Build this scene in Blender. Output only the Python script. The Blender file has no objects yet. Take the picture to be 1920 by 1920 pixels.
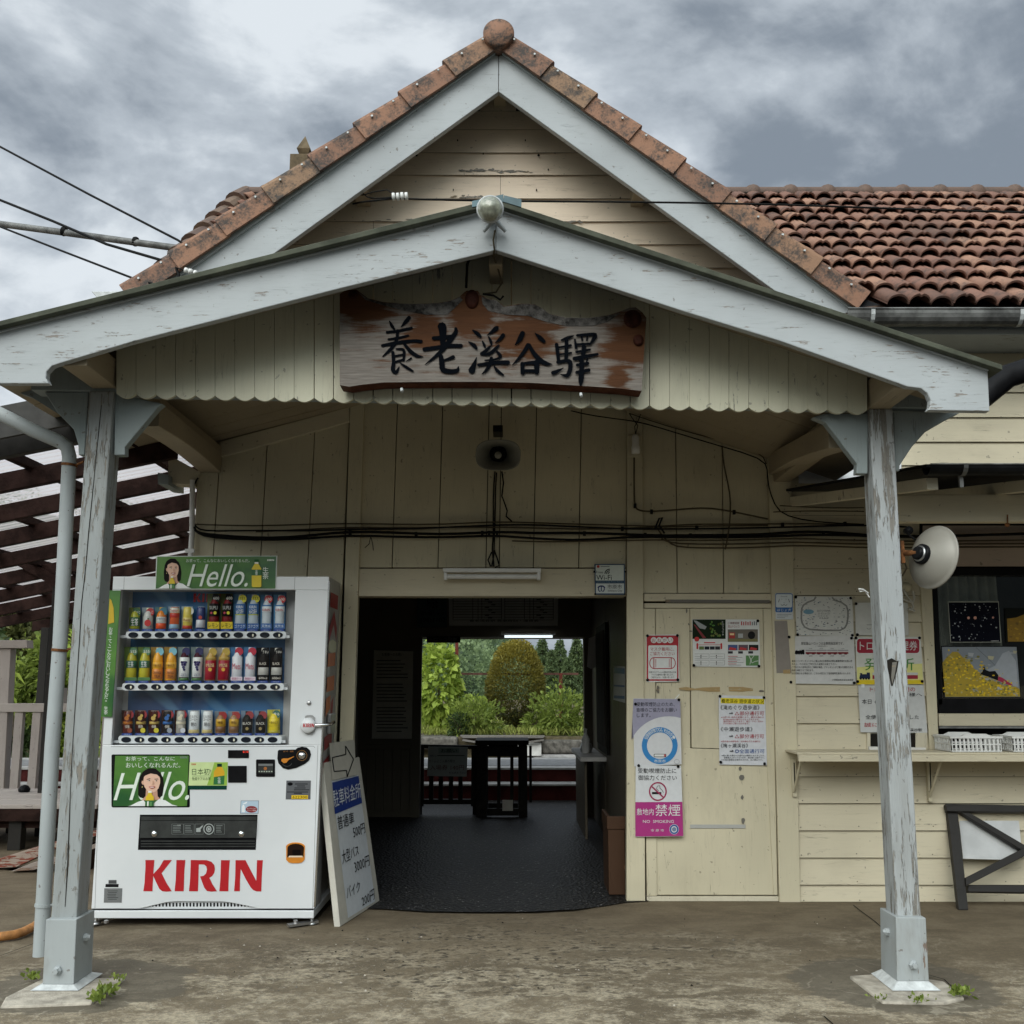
import bpy, math, random
import numpy as np
from mathutils import Vector, Matrix

SC = bpy.context.scene
COL = SC.collection
# ------------------------------------------------------------------ camera
F = 1920.0
PITCH = math.atan(324 / 1920.0)
EYE = 1.25
cd = bpy.data.cameras.new("camera")
cam = bpy.data.objects.new("camera", cd)
COL.objects.link(cam)
cam.location = (0, 0, EYE)
cam.rotation_euler = (math.radians(90) + PITCH, 0, 0)
cd.sensor_width = 36
cd.lens = 36 * F / 1920
cd.clip_start = 0.05
cd.clip_end = 3000
SC.camera = cam
# ------------------------------------------------------------------ render look
SC.render.engine = 'CYCLES'
SC.view_settings.view_transform = 'Standard'
SC.view_settings.look = 'None'
SC.view_settings.exposure = 0.0
SC.view_settings.gamma = 1
SC.cycles.use_denoising = True
SC.cycles.max_bounces = 7
SC.cycles.diffuse_bounces = 3
SC.cycles.glossy_bounces = 3
SC.cycles.transmission_bounces = 4
SC.cycles.transparent_max_bounces = 10
SC.cycles.caustics_reflective = False
SC.cycles.caustics_refractive = False
# ------------------------------------------------------------------ world: overcast sky
SUN_EL, SUN_ROT = math.radians(37), math.radians(194)
W = bpy.data.worlds.new("World")
SC.world = W
W.use_nodes = True
nt = W.node_tree
nt.nodes.clear()


def nd(nt, typ, **kw):
    n = nt.nodes.new(typ)
    for k, v in kw.items():
        if k.startswith('i_'):
            key = k[2:]
            key = int(key) if key.isdigit() else key.replace('_', ' ')
            if isinstance(v, bpy.types.NodeSocket):
                nt.links.new(v, n.inputs[key])
            else:
                n.inputs[key].default_value = v
        else:
            setattr(n, k, v)
    return n


def mth(nt, op, a, b=0.0, clamp=False):
    n = nt.nodes.new('ShaderNodeMath')
    n.operation = op
    n.use_clamp = clamp
    for i, v in enumerate((a, b)):
        if isinstance(v, bpy.types.NodeSocket):
            nt.links.new(v, n.inputs[i])
        else:
            n.inputs[i].default_value = v
    return n.outputs[0]


def mixc(nt, fac, a, b, mode='MIX'):
    n = nt.nodes.new('ShaderNodeMix')
    n.data_type = 'RGBA'
    n.blend_type = mode
    for i, v in ((0, fac), (6, a), (7, b)):
        if isinstance(v, bpy.types.NodeSocket):
            nt.links.new(v, n.inputs[i])
        else:
            if i and len(v) == 3:
                v = (*v, 1)
            n.inputs[i].default_value = v
    return n.outputs[2]


def ramp(nt, v, lo, hi, a=0.0, b=1.0):
    n = nt.nodes.new('ShaderNodeMapRange')
    n.interpolation_type = 'SMOOTHSTEP'
    nt.links.new(v, n.inputs[0])
    for i, q in ((1, lo), (2, hi), (3, a), (4, b)):
        n.inputs[i].default_value = q
    return n.outputs[0]


tc = nd(nt, 'ShaderNodeTexCoord')
sep = nd(nt, 'ShaderNodeSeparateXYZ', i_0=tc.outputs['Generated'])
dv = nd(nt, 'ShaderNodeMapping', i_0=tc.outputs['Generated'], i_1=(5.1, 0.9, 2.2), i_3=(1.0, 1.0, 1.75)).outputs[0]
c1 = nd(nt, 'ShaderNodeTexNoise', i_Vector=dv, i_Scale=3.1, i_Detail=10.0, i_Roughness=0.56, i_Distortion=0.35)
c2 = nd(nt, 'ShaderNodeTexNoise', i_Vector=nd(nt, 'ShaderNodeMapping', i_0=dv, i_1=(4.3, 1.7, 0.6)).outputs[0], i_Scale=7.5, i_Detail=7.0, i_Roughness=0.55, i_Distortion=0.2)
cl = mth(nt, 'ADD', mth(nt, 'MULTIPLY', c1.outputs[0], 0.68), mth(nt, 'MULTIPLY', c2.outputs[0], 0.32))
# brighter towards the left of the view, heavier cloud to the right
cl = mth(nt, 'ADD', cl, mth(nt, 'MULTIPLY', sep.outputs[0], -0.11))
lf = ramp(nt, cl, 0.41, 0.565)
cc = mixc(nt, lf, (0.245, 0.290, 0.345), (0.55, 0.61, 0.67))
lf2 = ramp(nt, cl, 0.525, 0.62)
cc = mixc(nt, lf2, cc, (0.80, 0.86, 0.91))
# thinner, brighter cloud where the hidden sun is (behind the camera, high up)
sd = Vector((math.sin(SUN_ROT) * math.cos(SUN_EL), math.cos(SUN_ROT) * math.cos(SUN_EL), math.sin(SUN_EL)))
dp = nd(nt, 'ShaderNodeVectorMath', operation='DOT_PRODUCT', i_0=tc.outputs['Generated'], i_1=sd)
br = ramp(nt, dp.outputs['Value'], 0.30, 1.0, 1.0, 5.0)
# unseen low sky behind the camera, darkened to keep light off the upper wall
low = ramp(nt, sep.outputs[2], 0.08, 0.50, 0.10, 1.0)
back = ramp(nt, sep.outputs[1], -0.35, 0.25, 1.0, 0.0)
br = mth(nt, 'MULTIPLY', br, mth(nt, 'ADD', mth(nt, 'MULTIPLY', mth(nt, 'SUBTRACT', low, 1.0), back), 1.0))
warm = mth(nt, 'ADD', 1.0, mth(nt, 'MULTIPLY', mth(nt, 'SUBTRACT', 1.0, back), 0.10))
sky = nd(nt, 'ShaderNodeTexSky', sky_type='NISHITA', sun_disc=False, sun_elevation=SUN_EL, sun_rotation=SUN_ROT)
skc = mixc(nt, 1.0, sky.outputs[0], (0.06, 0.06, 0.06), 'MULTIPLY')
cv = mixc(nt, 0.93, skc, cc)
brc = nd(nt, 'ShaderNodeCombineColor', i_0=br, i_1=br, i_2=mth(nt, 'MULTIPLY', br, mth(nt, 'MULTIPLY', warm, 0.91)))
cv = mixc(nt, 1.0, cv, brc.outputs[0], 'MULTIPLY')
bg = nd(nt, 'ShaderNodeBackground', i_0=cv, i_1=1.0)
wo = nd(nt, 'ShaderNodeOutputWorld', i_0=bg.outputs[0])
# ------------------------------------------------------------------ sun behind the cloud
sl = bpy.data.lights.new("sun", 'SUN')
sl.energy = 1.4
sl.angle = math.radians(42)
sl.color = (1.0, 0.96, 0.9)
so = bpy.data.objects.new("sun", sl)
COL.objects.link(so)
so.rotation_euler = (-sd).to_track_quat('-Z', 'Y').to_euler()

# ================================================================== geometry helpers
CT, ST = math.cos(PITCH), math.sin(PITCH)
EYEV = Vector((0, 0, EYE))


def ray(px, py):
    u = (px - 960) / F
    v = -(py - 960) / F
    return Vector((u, CT - v * ST, ST + v * CT))


def P(px, py, Y):
    d = ray(px, py)
    return EYEV + d * (Y / d.y)


def G(px, py, z=0.0):
    d = ray(px, py)
    return EYEV + d * ((z - EYE) / d.z)


class YP:                                   # an upright plane facing the street
    def __init__(s, Y):
        s.Y = Y
        s.n = Vector((0, -1, 0))

    def at(s, px, py, off=0.0):
        return P(px, py, s.Y - off)


class PL:                                   # any plane
    def __init__(s, p, n):
        s.p = Vector(p)
        s.n = Vector(n).normalized()
        if s.n.dot(EYEV - s.p) < 0:
            s.n = -s.n

    def at(s, px, py, off=0.0):
        d = ray(px, py)
        q = s.p + s.n * off
        return EYEV + d * ((q - EYEV).dot(s.n) / d.dot(s.n))


class MB:
    def __init__(s):
        s.v, s.f, s.m, s.sm, s.mats = [], [], [], [], []

    def add(s, vs, fs, mat, smooth=False):
        if mat not in s.mats:
            s.mats.append(mat)
        k = s.mats.index(mat)
        o = len(s.v)
        s.v += [tuple(p) for p in vs]
        for f in fs:
            s.f.append([i + o for i in f])
            s.m.append(k)
            s.sm.append(smooth)

    def poly(s, pts, mat):
        s.add(pts, [list(range(len(pts)))], mat)

    def prism(s, pts, vec, mat):
        n = len(pts)
        vec = Vector(vec)
        vs = [Vector(p) for p in pts] + [Vector(p) + vec for p in pts]
        fs = [list(range(n)), list(range(2 * n - 1, n - 1, -1))]
        fs += [[i, i + n, (i + 1) % n + n, (i + 1) % n] for i in range(n)]
        s.add(vs, fs, mat)

    def box(s, x0, x1, y0, y1, z0, z1, mat):
        s.prism([(x0, y0, z0), (x1, y0, z0), (x1, y0, z1), (x0, y0, z1)], (0, y1 - y0, 0), mat)

    def loft(s, secs, mat, smooth=False, cap=True, closed=True):
        n = len(secs[0])
        vs = [p for q in secs for p in q]
        fs = []
        for k in range(len(secs) - 1):
            for i in range(n if closed else n - 1):
                j = (i + 1) % n
                fs.append([k * n + i, k * n + j, (k + 1) * n + j, (k + 1) * n + i])
        s.add(vs, fs, mat, smooth)
        if cap:
            s.add(secs[0], [list(range(n - 1, -1, -1))], mat)
            s.add(secs[-1], [list(range(n))], mat)

    def tube(s, path, r, mat, n=8, smooth=True, cap=True):
        path = [Vector(p) for p in path]
        secs = []
        up = None
        for i, p in enumerate(path):
            a = path[max(i - 1, 0)]
            b = path[min(i + 1, len(path) - 1)]
            t = (b - a).normalized()
            if up is None:
                up = Vector((0, 0, 1)) if abs(t.z) < 0.9 else Vector((0, 1, 0))
            x = t.cross(up).normalized()
            up = x.cross(t).normalized()
            rr = r[i] if isinstance(r, (list, tuple)) else r
            secs.append([p + (x * math.cos(q) + up * math.sin(q)) * rr for q in [2 * math.pi * k / n for k in range(n)]])
        s.loft(secs, mat, smooth, cap)

    def lathe(s, prof, org, axis, mat, n=20, smooth=True, cap=True, mats=None):
        org, ax = Vector(org), Vector(axis).normalized()
        up = Vector((0, 0, 1)) if abs(ax.z) < 0.9 else Vector((0, 1, 0))
        x = ax.cross(up).normalized()
        y = x.cross(ax).normalized()
        secs = [[org + ax * h + (x * math.cos(2 * math.pi * k / n) + y * math.sin(2 * math.pi * k / n)) * max(r, 1e-5) for k in range(n)] for r, h in prof]
        if mats:
            for i in range(len(secs) - 1):
                s.loft(secs[i:i + 2], mats[i], smooth, False)
        else:
            s.loft(secs, mat, smooth, cap)

    # ---- drawing on planes, in photograph pixels
    def pp(s, pl, pts, mat, off=0.0):
        s.poly([pl.at(x, y, off) for x, y in pts], mat)

    def rect(s, pl, x0, y0, x1, y1, mat, off=0.0):
        s.pp(pl, [(x0, y0), (x1, y0), (x1, y1), (x0, y1)], mat, off)

    def slab(s, pl, pts, mat, off=0.0, th=0.02):
        s.prism([pl.at(x, y, off) for x, y in pts], pl.n * -th, mat)

    def srect(s, pl, x0, y0, x1, y1, mat, off=0.0, th=0.02):
        s.slab(pl, [(x0, y0), (x1, y0), (x1, y1), (x0, y1)], mat, off, th)

    def ell(s, pl, cx, cy, rx, ry, mat, off=0.0, n=24, a0=0, a1=360, th=0):
        pts = [(cx + rx * math.cos(math.radians(a0 + (a1 - a0) * k / n)), cy + ry * math.sin(math.radians(a0 + (a1 - a0) * k / n))) for k in range(n if a1 - a0 == 360 else n + 1)]
        if th:
            s.slab(pl, pts, mat, off, th)
        else:
            s.pp(pl, pts, mat, off)

    def ring(s, pl, cx, cy, rx, ry, w, mat, off=0.0, n=32, a0=0, a1=360):
        o, i = [], []
        for k in range(n + 1):
            a = math.radians(a0 + (a1 - a0) * k / n)
            o.append(pl.at(cx + rx * math.cos(a), cy + ry * math.sin(a), off))
            i.append(pl.at(cx + (rx - w) * math.cos(a), cy + (ry - w) * math.sin(a), off))
        s.add(o + i, [[k, k + 1, n + 2 + k, n + 1 + k] for k in range(n)], mat)

    def line(s, pl, pts, w, mat, off=0.0):
        ws = [p[2] if len(p) > 2 else w for p in pts]
        L, R = [], []
        for i, p in enumerate(pts):
            a, b = pts[max(i - 1, 0)], pts[min(i + 1, len(pts) - 1)]
            dx, dy = b[0] - a[0], b[1] - a[1]
            l = math.hypot(dx, dy) or 1
            nx, ny = -dy / l * ws[i] / 2, dx / l * ws[i] / 2
            L.append(pl.at(p[0] + nx, p[1] + ny, off))
            R.append(pl.at(p[0] - nx, p[1] - ny, off))
        n = len(pts)
        s.add(L + R, [[i, i + 1, n + i + 1, n + i] for i in range(n - 1)], mat)

    def rrect(s, pl, x0, y0, x1, y1, r, mat, off=0.0, th=0, n=5):
        pts = []
        for cx, cy, a in ((x1 - r, y0 + r, -90), (x1 - r, y1 - r, 0), (x0 + r, y1 - r, 90), (x0 + r, y0 + r, 180)):
            pts += [(cx + r * math.cos(math.radians(a + 90 * k / n)), cy + r * math.sin(math.radians(a + 90 * k / n))) for k in range(n + 1)]
        if th:
            s.slab(pl, pts, mat, off, th)
        else:
            s.pp(pl, pts, mat, off)

    def text(s, pl, t, box, mat, off=0.001, bold=0.0, shear=0.0, res=2, keep=False):
        vs, fs = glyphs(t, shear, res)
        if len(vs) == 0:
            return
        if bold > 0:                        # heavier lettering: the same glyphs struck three times
            for k, (dx, dy) in enumerate(((-bold, -bold * .6), (bold, -bold * .6), (0, bold))):
                s._text(pl, vs + np.array([dx, dy]), fs, box, mat, off + k * 0.00012)
        else:
            s._text(pl, vs, fs, box, mat, off)

    def _text(s, pl, vs, fs, box, mat, off):
        x0, y0 = vs.min(0)
        x1, y1 = vs.max(0)
        if len(box) == 4 and not isinstance(box[0], tuple):
            a, b, c, d = box
            q = [(a, b), (c, b), (c, d), (a, d)]
        else:
            q = box
        out = []
        for x, y in vs:
            u = (x - x0) / max(x1 - x0, 1e-6)
            w = 1 - (y - y0) / max(y1 - y0, 1e-6)
            px = (q[0][0] * (1 - u) + q[1][0] * u) * (1 - w) + (q[3][0] * (1 - u) + q[2][0] * u) * w
            py = (q[0][1] * (1 - u) + q[1][1] * u) * (1 - w) + (q[3][1] * (1 - u) + q[2][1] * u) * w
            out.append(pl.at(px, py, off))
        s.add(out, fs, mat)

    def vtext(s, pl, t, x, y0, y1, size, mat, off=0.001, bold=0.0, dx=0.0):
        n = len(t)
        for i, ch in enumerate(t):
            if ch == ' ':
                continue
            cy = y0 + (y1 - y0) * (i + 0.5) / n
            cx = x + dx * (i + 0.5) / n
            h = size / 2
            hs = h * (0.45 if ch in '、。っ' else 1)
            s.text(pl, ch, (cx - hs, cy - hs, cx + hs, cy + hs), mat, off, bold)

    def build(s, name, parent=None, bevel=0.0, tint=None):
        me = bpy.data.meshes.new(name)
        me.from_pydata(s.v, [], s.f)
        for m in s.mats:
            me.materials.append(m)
        me.polygons.foreach_set('material_index', s.m)
        me.polygons.foreach_set('use_smooth', s.sm)
        if tint is not None:
            at = me.attributes.new('tint', 'FLOAT', 'FACE')
            at.data.foreach_set('value', np.asarray(tint, dtype=np.float32))
        me.update()
        o = bpy.data.objects.new(name, me)
        COL.objects.link(o)
        if parent:
            o.parent = parent
            if parent.type == 'EMPTY':
                o.matrix_parent_inverse = Matrix.Translation(-parent.location)
        if bevel:
            b = o.modifiers.new('bevel', 'BEVEL')
            b.width = bevel
            b.segments = 2
            b.limit_method = 'ANGLE'
            b.angle_limit = math.radians(50)
        return o


_gc = {}


def glyphs(t, shear=0.0, res=2):
    key = (t, shear, res)
    if key in _gc:
        return _gc[key]
    c = bpy.data.curves.new('lettering', 'FONT')
    c.body = t
    c.size = 1
    c.shear = shear
    c.resolution_u = res
    o = bpy.data.objects.new('lettering', c)
    COL.objects.link(o)
    bpy.context.view_layer.update()
    me = o.evaluated_get(bpy.context.evaluated_depsgraph_get()).to_mesh()
    vs = np.array([(v.co.x, v.co.y) for v in me.vertices]).reshape(-1, 2)
    fs = [list(p.vertices) for p in me.polygons]
    bpy.data.objects.remove(o)
    bpy.data.curves.remove(c)
    _gc[key] = (vs, fs)
    return vs, fs


def tag(o, label, cat, group=None, kind=None):
    if label:
        o['label'] = label
    if cat:
        o['category'] = cat
    if group:
        o['group'] = group
    if kind:
        o['kind'] = kind
    return o


def thing(name, loc, label, cat, group=None):
    o = bpy.data.objects.new(name, None)
    o.location = loc
    o.empty_display_size = 0.2
    COL.objects.link(o)
    return tag(o, label, cat, group)


R = random.Random(7)
# ================================================================== materials
def newmat(name):
    m = bpy.data.materials.new(name)
    m.use_nodes = True
    nt = m.node_tree
    bs = nt.nodes['Principled BSDF']
    return m, nt, bs


def plain(name, col, rough=0.6, metal=0.0, spec=None, var=0.12, scale=9.0, bump=0.0, emit=None, coat=0.0):
    m, nt, bs = newmat(name)
    tc = nd(nt, 'ShaderNodeTexCoord')
    n = nd(nt, 'ShaderNodeTexNoise', i_Vector=tc.outputs['Object'], i_Scale=scale, i_Detail=6.0, i_Roughness=0.6)
    f = ramp(nt, n.outputs[0], 0.3, 0.7)
    lo = tuple(c * (1 - var) for c in col)
    hi = tuple(min(1, c * (1 + var)) for c in col)
    nt.links.new(mixc(nt, f, lo, hi), bs.inputs['Base Color'])
    bs.inputs['Roughness'].default_value = rough
    bs.inputs['Metallic'].default_value = metal
    if spec is None:
        spec = (0.45 if rough < 0.55 else 0.2) if max(col) > 0.1 else 0.06
    bs.inputs['Specular IOR Level'].default_value = spec
    bs.inputs['Coat Weight'].default_value = coat
    if bump:
        n2 = nd(nt, 'ShaderNodeTexNoise', i_Vector=tc.outputs['Object'], i_Scale=scale * 8, i_Detail=5.0)
        b = nd(nt, 'ShaderNodeBump', i_Strength=bump, i_Distance=0.01, i_Height=n2.outputs[0])
        nt.links.new(b.outputs[0], bs.inputs['Normal'])
    if emit:
        bs.inputs['Emission Color'].default_value = (*emit[0], 1)
        bs.inputs['Emission Strength'].default_value = emit[1]
    return m


_ink = {}


def ink(r, g, b, rough=0.45):
    k = (r, g, b, rough)
    if k not in _ink:
        lin = tuple(((c / 255 + 0.055) / 1.055) ** 2.4 if c > 10 else c / 255 / 12.92 for c in (r, g, b))
        _ink[k] = plain('print_%d_%d_%d' % (r, g, b), lin, rough, var=0.04, scale=30)
    return _ink[k]


def paint(name, col, axis='z', peel=0.3, wood=(0.23, 0.19, 0.15), rough=0.5, dirt=0.35, dirtcol=(0.16, 0.13, 0.09), grain=1.0, bump=0.5, cracks=0.5, fine=1.0, stretch=0.35):
    """old oil paint on timber: grain along one axis, peeled patches down to grey wood, grime"""
    m, nt, bs = newmat(name)
    tc = nd(nt, 'ShaderNodeTexCoord')
    st = {'x': (0.07, 1, 1), 'z': (1, 1, 0.07), 'y': (1, 0.07, 1)}[axis]
    co = tc.outputs['Object']
    ms = nd(nt, 'ShaderNodeMapping', i_0=co, i_3=st).outputs[0]
    ms2 = nd(nt, 'ShaderNodeMapping', i_0=co, i_3=tuple(stretch if q < 1 else 1 for q in st)).outputs[0]
    big = nd(nt, 'ShaderNodeTexNoise', i_Vector=co, i_Scale=1.7, i_Detail=4.0).outputs[0]
    mid = nd(nt, 'ShaderNodeTexNoise', i_Vector=ms2, i_Scale=13.0 * fine, i_Detail=7.0, i_Roughness=0.65).outputs[0]
    gr = nd(nt, 'ShaderNodeTexNoise', i_Vector=ms, i_Scale=70.0 * fine, i_Detail=4.0, i_Roughness=0.6).outputs[0]
    # tone drift
    c = mixc(nt, ramp(nt, big, 0.3, 0.7), tuple(q * 0.90 for q in col), tuple(min(1, q * 1.06) for q in col))
    c = mixc(nt, mth(nt, 'MULTIPLY', ramp(nt, gr, 0.52, 0.72), 0.22 * grain), c, tuple(q * 0.72 for q in col))
    # grime blotches
    gm = nd(nt, 'ShaderNodeTexNoise', i_Vector=ms2, i_Scale=4.5, i_Detail=8.0, i_Roughness=0.7).outputs[0]
    c = mixc(nt, mth(nt, 'MULTIPLY', ramp(nt, gm, 0.50, 0.74), dirt), c, dirtcol)
    # peeled patches
    v = mth(nt, 'ADD', mth(nt, 'MULTIPLY', mid, 0.62), mth(nt, 'MULTIPLY', gr, 0.38))
    v = mth(nt, 'ADD', v, mth(nt, 'MULTIPLY', mth(nt, 'SUBTRACT', big, 0.5), 0.22))
    th = 0.70 - 0.24 * peel
    pm = ramp(nt, v, th, th + 0.015)
    wd = mixc(nt, gr, tuple(q * 0.55 for q in wood), tuple(q * 1.25 for q in wood))
    c = mixc(nt, pm, c, wd)
    # small knocks and chips
    ch = nd(nt, 'ShaderNodeTexNoise', i_Vector=co, i_Scale=34.0, i_Detail=3.0, i_Roughness=0.5).outputs[0]
    cm = mth(nt, 'MULTIPLY', ramp(nt, ch, 0.70, 0.715), 0.6)
    c = mixc(nt, cm, c, tuple(q * 0.6 for q in wood))
    # hairline cracks along the grain
    ck = nd(nt, 'ShaderNodeTexNoise', i_Vector=ms, i_Scale=24.0 * fine, i_Detail=3.0, i_Distortion=0.4).outputs[0]
    ckm = mth(nt, 'SUBTRACT', 1.0, ramp(nt, mth(nt, 'ABSOLUTE', mth(nt, 'SUBTRACT', ck, 0.5)), 0.0, 0.006))
    ckm = mth(nt, 'MULTIPLY', ckm, ramp(nt, mid, 0.46, 0.62))
    c = mixc(nt, mth(nt, 'MULTIPLY', ckm, cracks), c, tuple(q * 0.25 for q in wood))
    nt.links.new(c, bs.inputs['Base Color'])
    rg = ramp(nt, pm, 0, 1, rough, 0.85)
    nt.links.new(rg, bs.inputs['Roughness'])
    bs.inputs['Specular IOR Level'].default_value = 0.2
    h = mth(nt, 'SUBTRACT', mth(nt, 'MULTIPLY', gr, 0.35), mth(nt, 'ADD', mth(nt, 'MULTIPLY', pm, 0.6), mth(nt, 'MULTIPLY', ckm, 0.5)))
    b = nd(nt, 'ShaderNodeBump', i_Strength=bump, i_Distance=0.004, i_Height=h)
    nt.links.new(b.outputs[0], bs.inputs['Normal'])
    return m


GREY = (0.505, 0.585, 0.600)
CREAM = (0.60, 0.545, 0.395)
M = {}
M['grey_board'] = paint('grey_paint_board', (0.42, 0.445, 0.46), 'x', peel=0.20, fine=2.0, dirt=0.22, dirtcol=(0.3, 0.31, 0.30))
M['grey_board_worn'] = paint('grey_paint_board_worn', (0.435, 0.46, 0.47), 'x', peel=0.44, fine=2.2, wood=(0.30, 0.275, 0.25), dirt=0.25, dirtcol=(0.30, 0.30, 0.28))
M['grey_post'] = paint('grey_paint_post', (0.315, 0.335, 0.335), 'z', peel=0.58, wood=(0.235, 0.215, 0.185), dirt=0.75, dirtcol=(0.19, 0.18, 0.155), cracks=1.0, bump=0.9, fine=2.4, stretch=0.16)
M['grey_post_worn'] = paint('grey_paint_post_worn', (0.40, 0.42, 0.425), 'z', peel=0.68, wood=(0.245, 0.23, 0.205), dirt=0.4, dirtcol=(0.22, 0.21, 0.185), cracks=1.0, bump=0.9, fine=3.0, stretch=0.09)
M['grey_bracket'] = paint('grey_paint_bracket', (0.28, 0.32, 0.32), 'z', peel=0.1, dirt=0.3)
M['grey_metal'] = paint('grey_paint_metal', (0.345, 0.37, 0.375), 'z', peel=0.22, wood=(0.20, 0.15, 0.12), dirt=0.35, grain=0.2, cracks=0.2)
M['skirt_metal'] = plain('white_skirt_metal', (0.52, 0.54, 0.54), 0.45, var=0.2, scale=20, bump=0.2)
M['pipe'] = paint('grey_paint_pipe', (0.37, 0.40, 0.405), 'z', peel=0.12, wood=(0.16, 0.08, 0.05), dirt=0.2, grain=0.1, cracks=0.1)
M['cream_v'] = paint('cream_paint_vertical', CREAM, 'z', peel=0.10, wood=(0.30, 0.25, 0.18), dirt=0.16)
M['cream_h'] = paint('cream_paint_horizontal', (0.60, 0.54, 0.40), 'x', peel=0.10, wood=(0.25, 0.22, 0.18), dirt=0.16)
M['cream_gable'] = paint('cream_paint_gable', (0.68, 0.565, 0.44), 'x', peel=0.14, wood=(0.22, 0.21, 0.19), dirt=0.2)
M['cream_valance'] = paint('cream_paint_valance', (0.62, 0.60, 0.46), 'z', peel=0.26, wood=(0.30, 0.29, 0.24), dirt=0.16)
M['cream_worn'] = paint('cream_paint_worn', (0.62, 0.57, 0.44), 'z', peel=0.34, wood=(0.27, 0.23, 0.17), dirt=0.25)
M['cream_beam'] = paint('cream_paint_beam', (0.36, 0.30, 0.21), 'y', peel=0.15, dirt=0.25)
M['pink_h'] = paint('pinkish_paint', (0.56, 0.46, 0.385), 'x', peel=0.08, dirt=0.2)
M['dark_gap'] = plain('dark_gap', (0.02, 0.018, 0.015), 0.9)
M['stripped'] = paint('stripped_wood', (0.16, 0.15, 0.13), 'x', peel=0.5, wood=(0.25, 0.2, 0.14))
M['glue'] = paint('old_glue', (0.40, 0.28, 0.13), 'x', peel=0.5, wood=(0.45, 0.38, 0.25))
M['zinc'] = plain('weathered_zinc', (0.17, 0.17, 0.165), 0.55, 0.3, var=0.5, scale=8)
M['roof_metal'] = plain('porch_roof_metal', (0.075, 0.08, 0.06), 0.6, var=0.35, scale=6, bump=0.2)
M['ridge_metal'] = plain('teal_ridge_metal', (0.07, 0.13, 0.15), 0.5, var=0.3)
M['black_metal'] = plain('black_gutter', (0.012, 0.012, 0.013), 0.4, var=0.3)
M['white_sheet'] = plain('white_awning_sheet', (0.72, 0.74, 0.76), 0.4, var=0.06)
M['black_cable'] = plain('black_cable', (0.010, 0.010, 0.010), 0.55)
M['brown_cable'] = plain('brown_cable', (0.085, 0.07, 0.045), 0.6)
M['white_plastic'] = plain('white_plastic', (0.72, 0.72, 0.70), 0.4, var=0.06)
M['vending_white'] = plain('vending_white', (0.70, 0.72, 0.735), 0.32, var=0.025, scale=3, coat=0.2)
M['vending_side'] = plain('vending_side', (0.42, 0.42, 0.42), 0.4, var=0.06, scale=4)
M['chrome'] = plain('chrome', (0.75, 0.75, 0.75), 0.18, 1.0, var=0.05)
M['steel'] = plain('dull_steel', (0.45, 0.45, 0.45), 0.35, 0.9, var=0.15)
M['black_plastic'] = plain('black_plastic', (0.010, 0.010, 0.011), 0.25, var=0.2)
M['dark_plastic'] = plain('dark_grey_plastic', (0.045, 0.047, 0.045), 0.22, var=0.2, scale=14)
M['orange_plastic'] = plain('orange_plastic', (0.62, 0.22, 0.02), 0.35)
M['rust'] = plain('rusty_pipe', (0.17, 0.07, 0.025), 0.8, var=0.5, scale=40, bump=0.3)
M['awning_grey'] = plain('awning_fascia', (0.065, 0.063, 0.06), 0.6, var=0.2)
M['enamel'] = plain('cream_enamel', (0.27, 0.255, 0.22), 0.45, 0.1, var=0.06, scale=8)
M['concrete'] = plain('footing_concrete', (0.40, 0.36, 0.30), 0.85, var=0.3, scale=14, bump=0.5)
M['red_paint'] = plain('red_step_paint', (0.050, 0.011, 0.010), 0.6, var=0.35, scale=6, bump=0.2)
M['red_iron'] = plain('red_iron', (0.11, 0.022, 0.014), 0.6, var=0.3, scale=12)
M['brown_iron'] = plain('brown_iron', (0.09, 0.045, 0.035), 0.6, var=0.3, scale=12)
M['dark_timber'] = plain('dark_stained_timber', (0.028, 0.015, 0.0125), 0.65, var=0.45, scale=9, bump=0.3)
M['gate_timber'] = plain('dark_gate_timber', (0.014, 0.013, 0.011), 0.55, var=0.4, scale=12)
M['black_timber'] = paint('black_weathered_timber', (0.024, 0.022, 0.020), 'x', peel=0.25, wood=(0.06, 0.055, 0.05), dirt=0.1, dirtcol=(0.05, 0.045, 0.04))
M['silver_timber'] = paint('silver_grey_timber', (0.42, 0.375, 0.345), 'x', peel=0.15, wood=(0.28, 0.24, 0.22), dirt=0.3, cracks=0.8)
M['silver_timber_v'] = paint('silver_grey_timber_v', (0.40, 0.355, 0.33), 'z', peel=0.15, wood=(0.28, 0.24, 0.22), dirt=0.3, cracks=0.8)
M['brown_box'] = paint('brown_box_timber', (0.060, 0.030, 0.016), 'z', peel=0.2, wood=(0.16, 0.09, 0.05), dirt=0.2)
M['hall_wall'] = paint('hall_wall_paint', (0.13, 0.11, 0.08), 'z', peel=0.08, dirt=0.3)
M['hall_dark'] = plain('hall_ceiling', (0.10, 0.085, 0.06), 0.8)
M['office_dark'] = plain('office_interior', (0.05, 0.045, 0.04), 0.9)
M['bronze'] = plain('mossy_bronze', (0.115, 0.085, 0.05), 0.75, var=0.4, scale=10, bump=0.2)
M['stone'] = plain('dark_platform_stone', (0.13, 0.12, 0.105), 0.9, var=0.5, scale=12, bump=0.6)
M['platform_top'] = plain('platform_asphalt', (0.20, 0.20, 0.205), 0.9, var=0.18, scale=20, bump=0.2)
M['pale_concrete'] = plain('pale_concrete', (0.33, 0.32, 0.31), 0.85, var=0.2, scale=9, bump=0.2)
M['white_board'] = plain('white_board', (0.70, 0.69, 0.66), 0.7, var=0.12)
M['dark_forecourt'] = plain('unseen_forecourt_dark', (0.045, 0.045, 0.046), 0.85, var=0.25, scale=6)  # dark colour of the added forecourt sheet out of view
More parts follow.
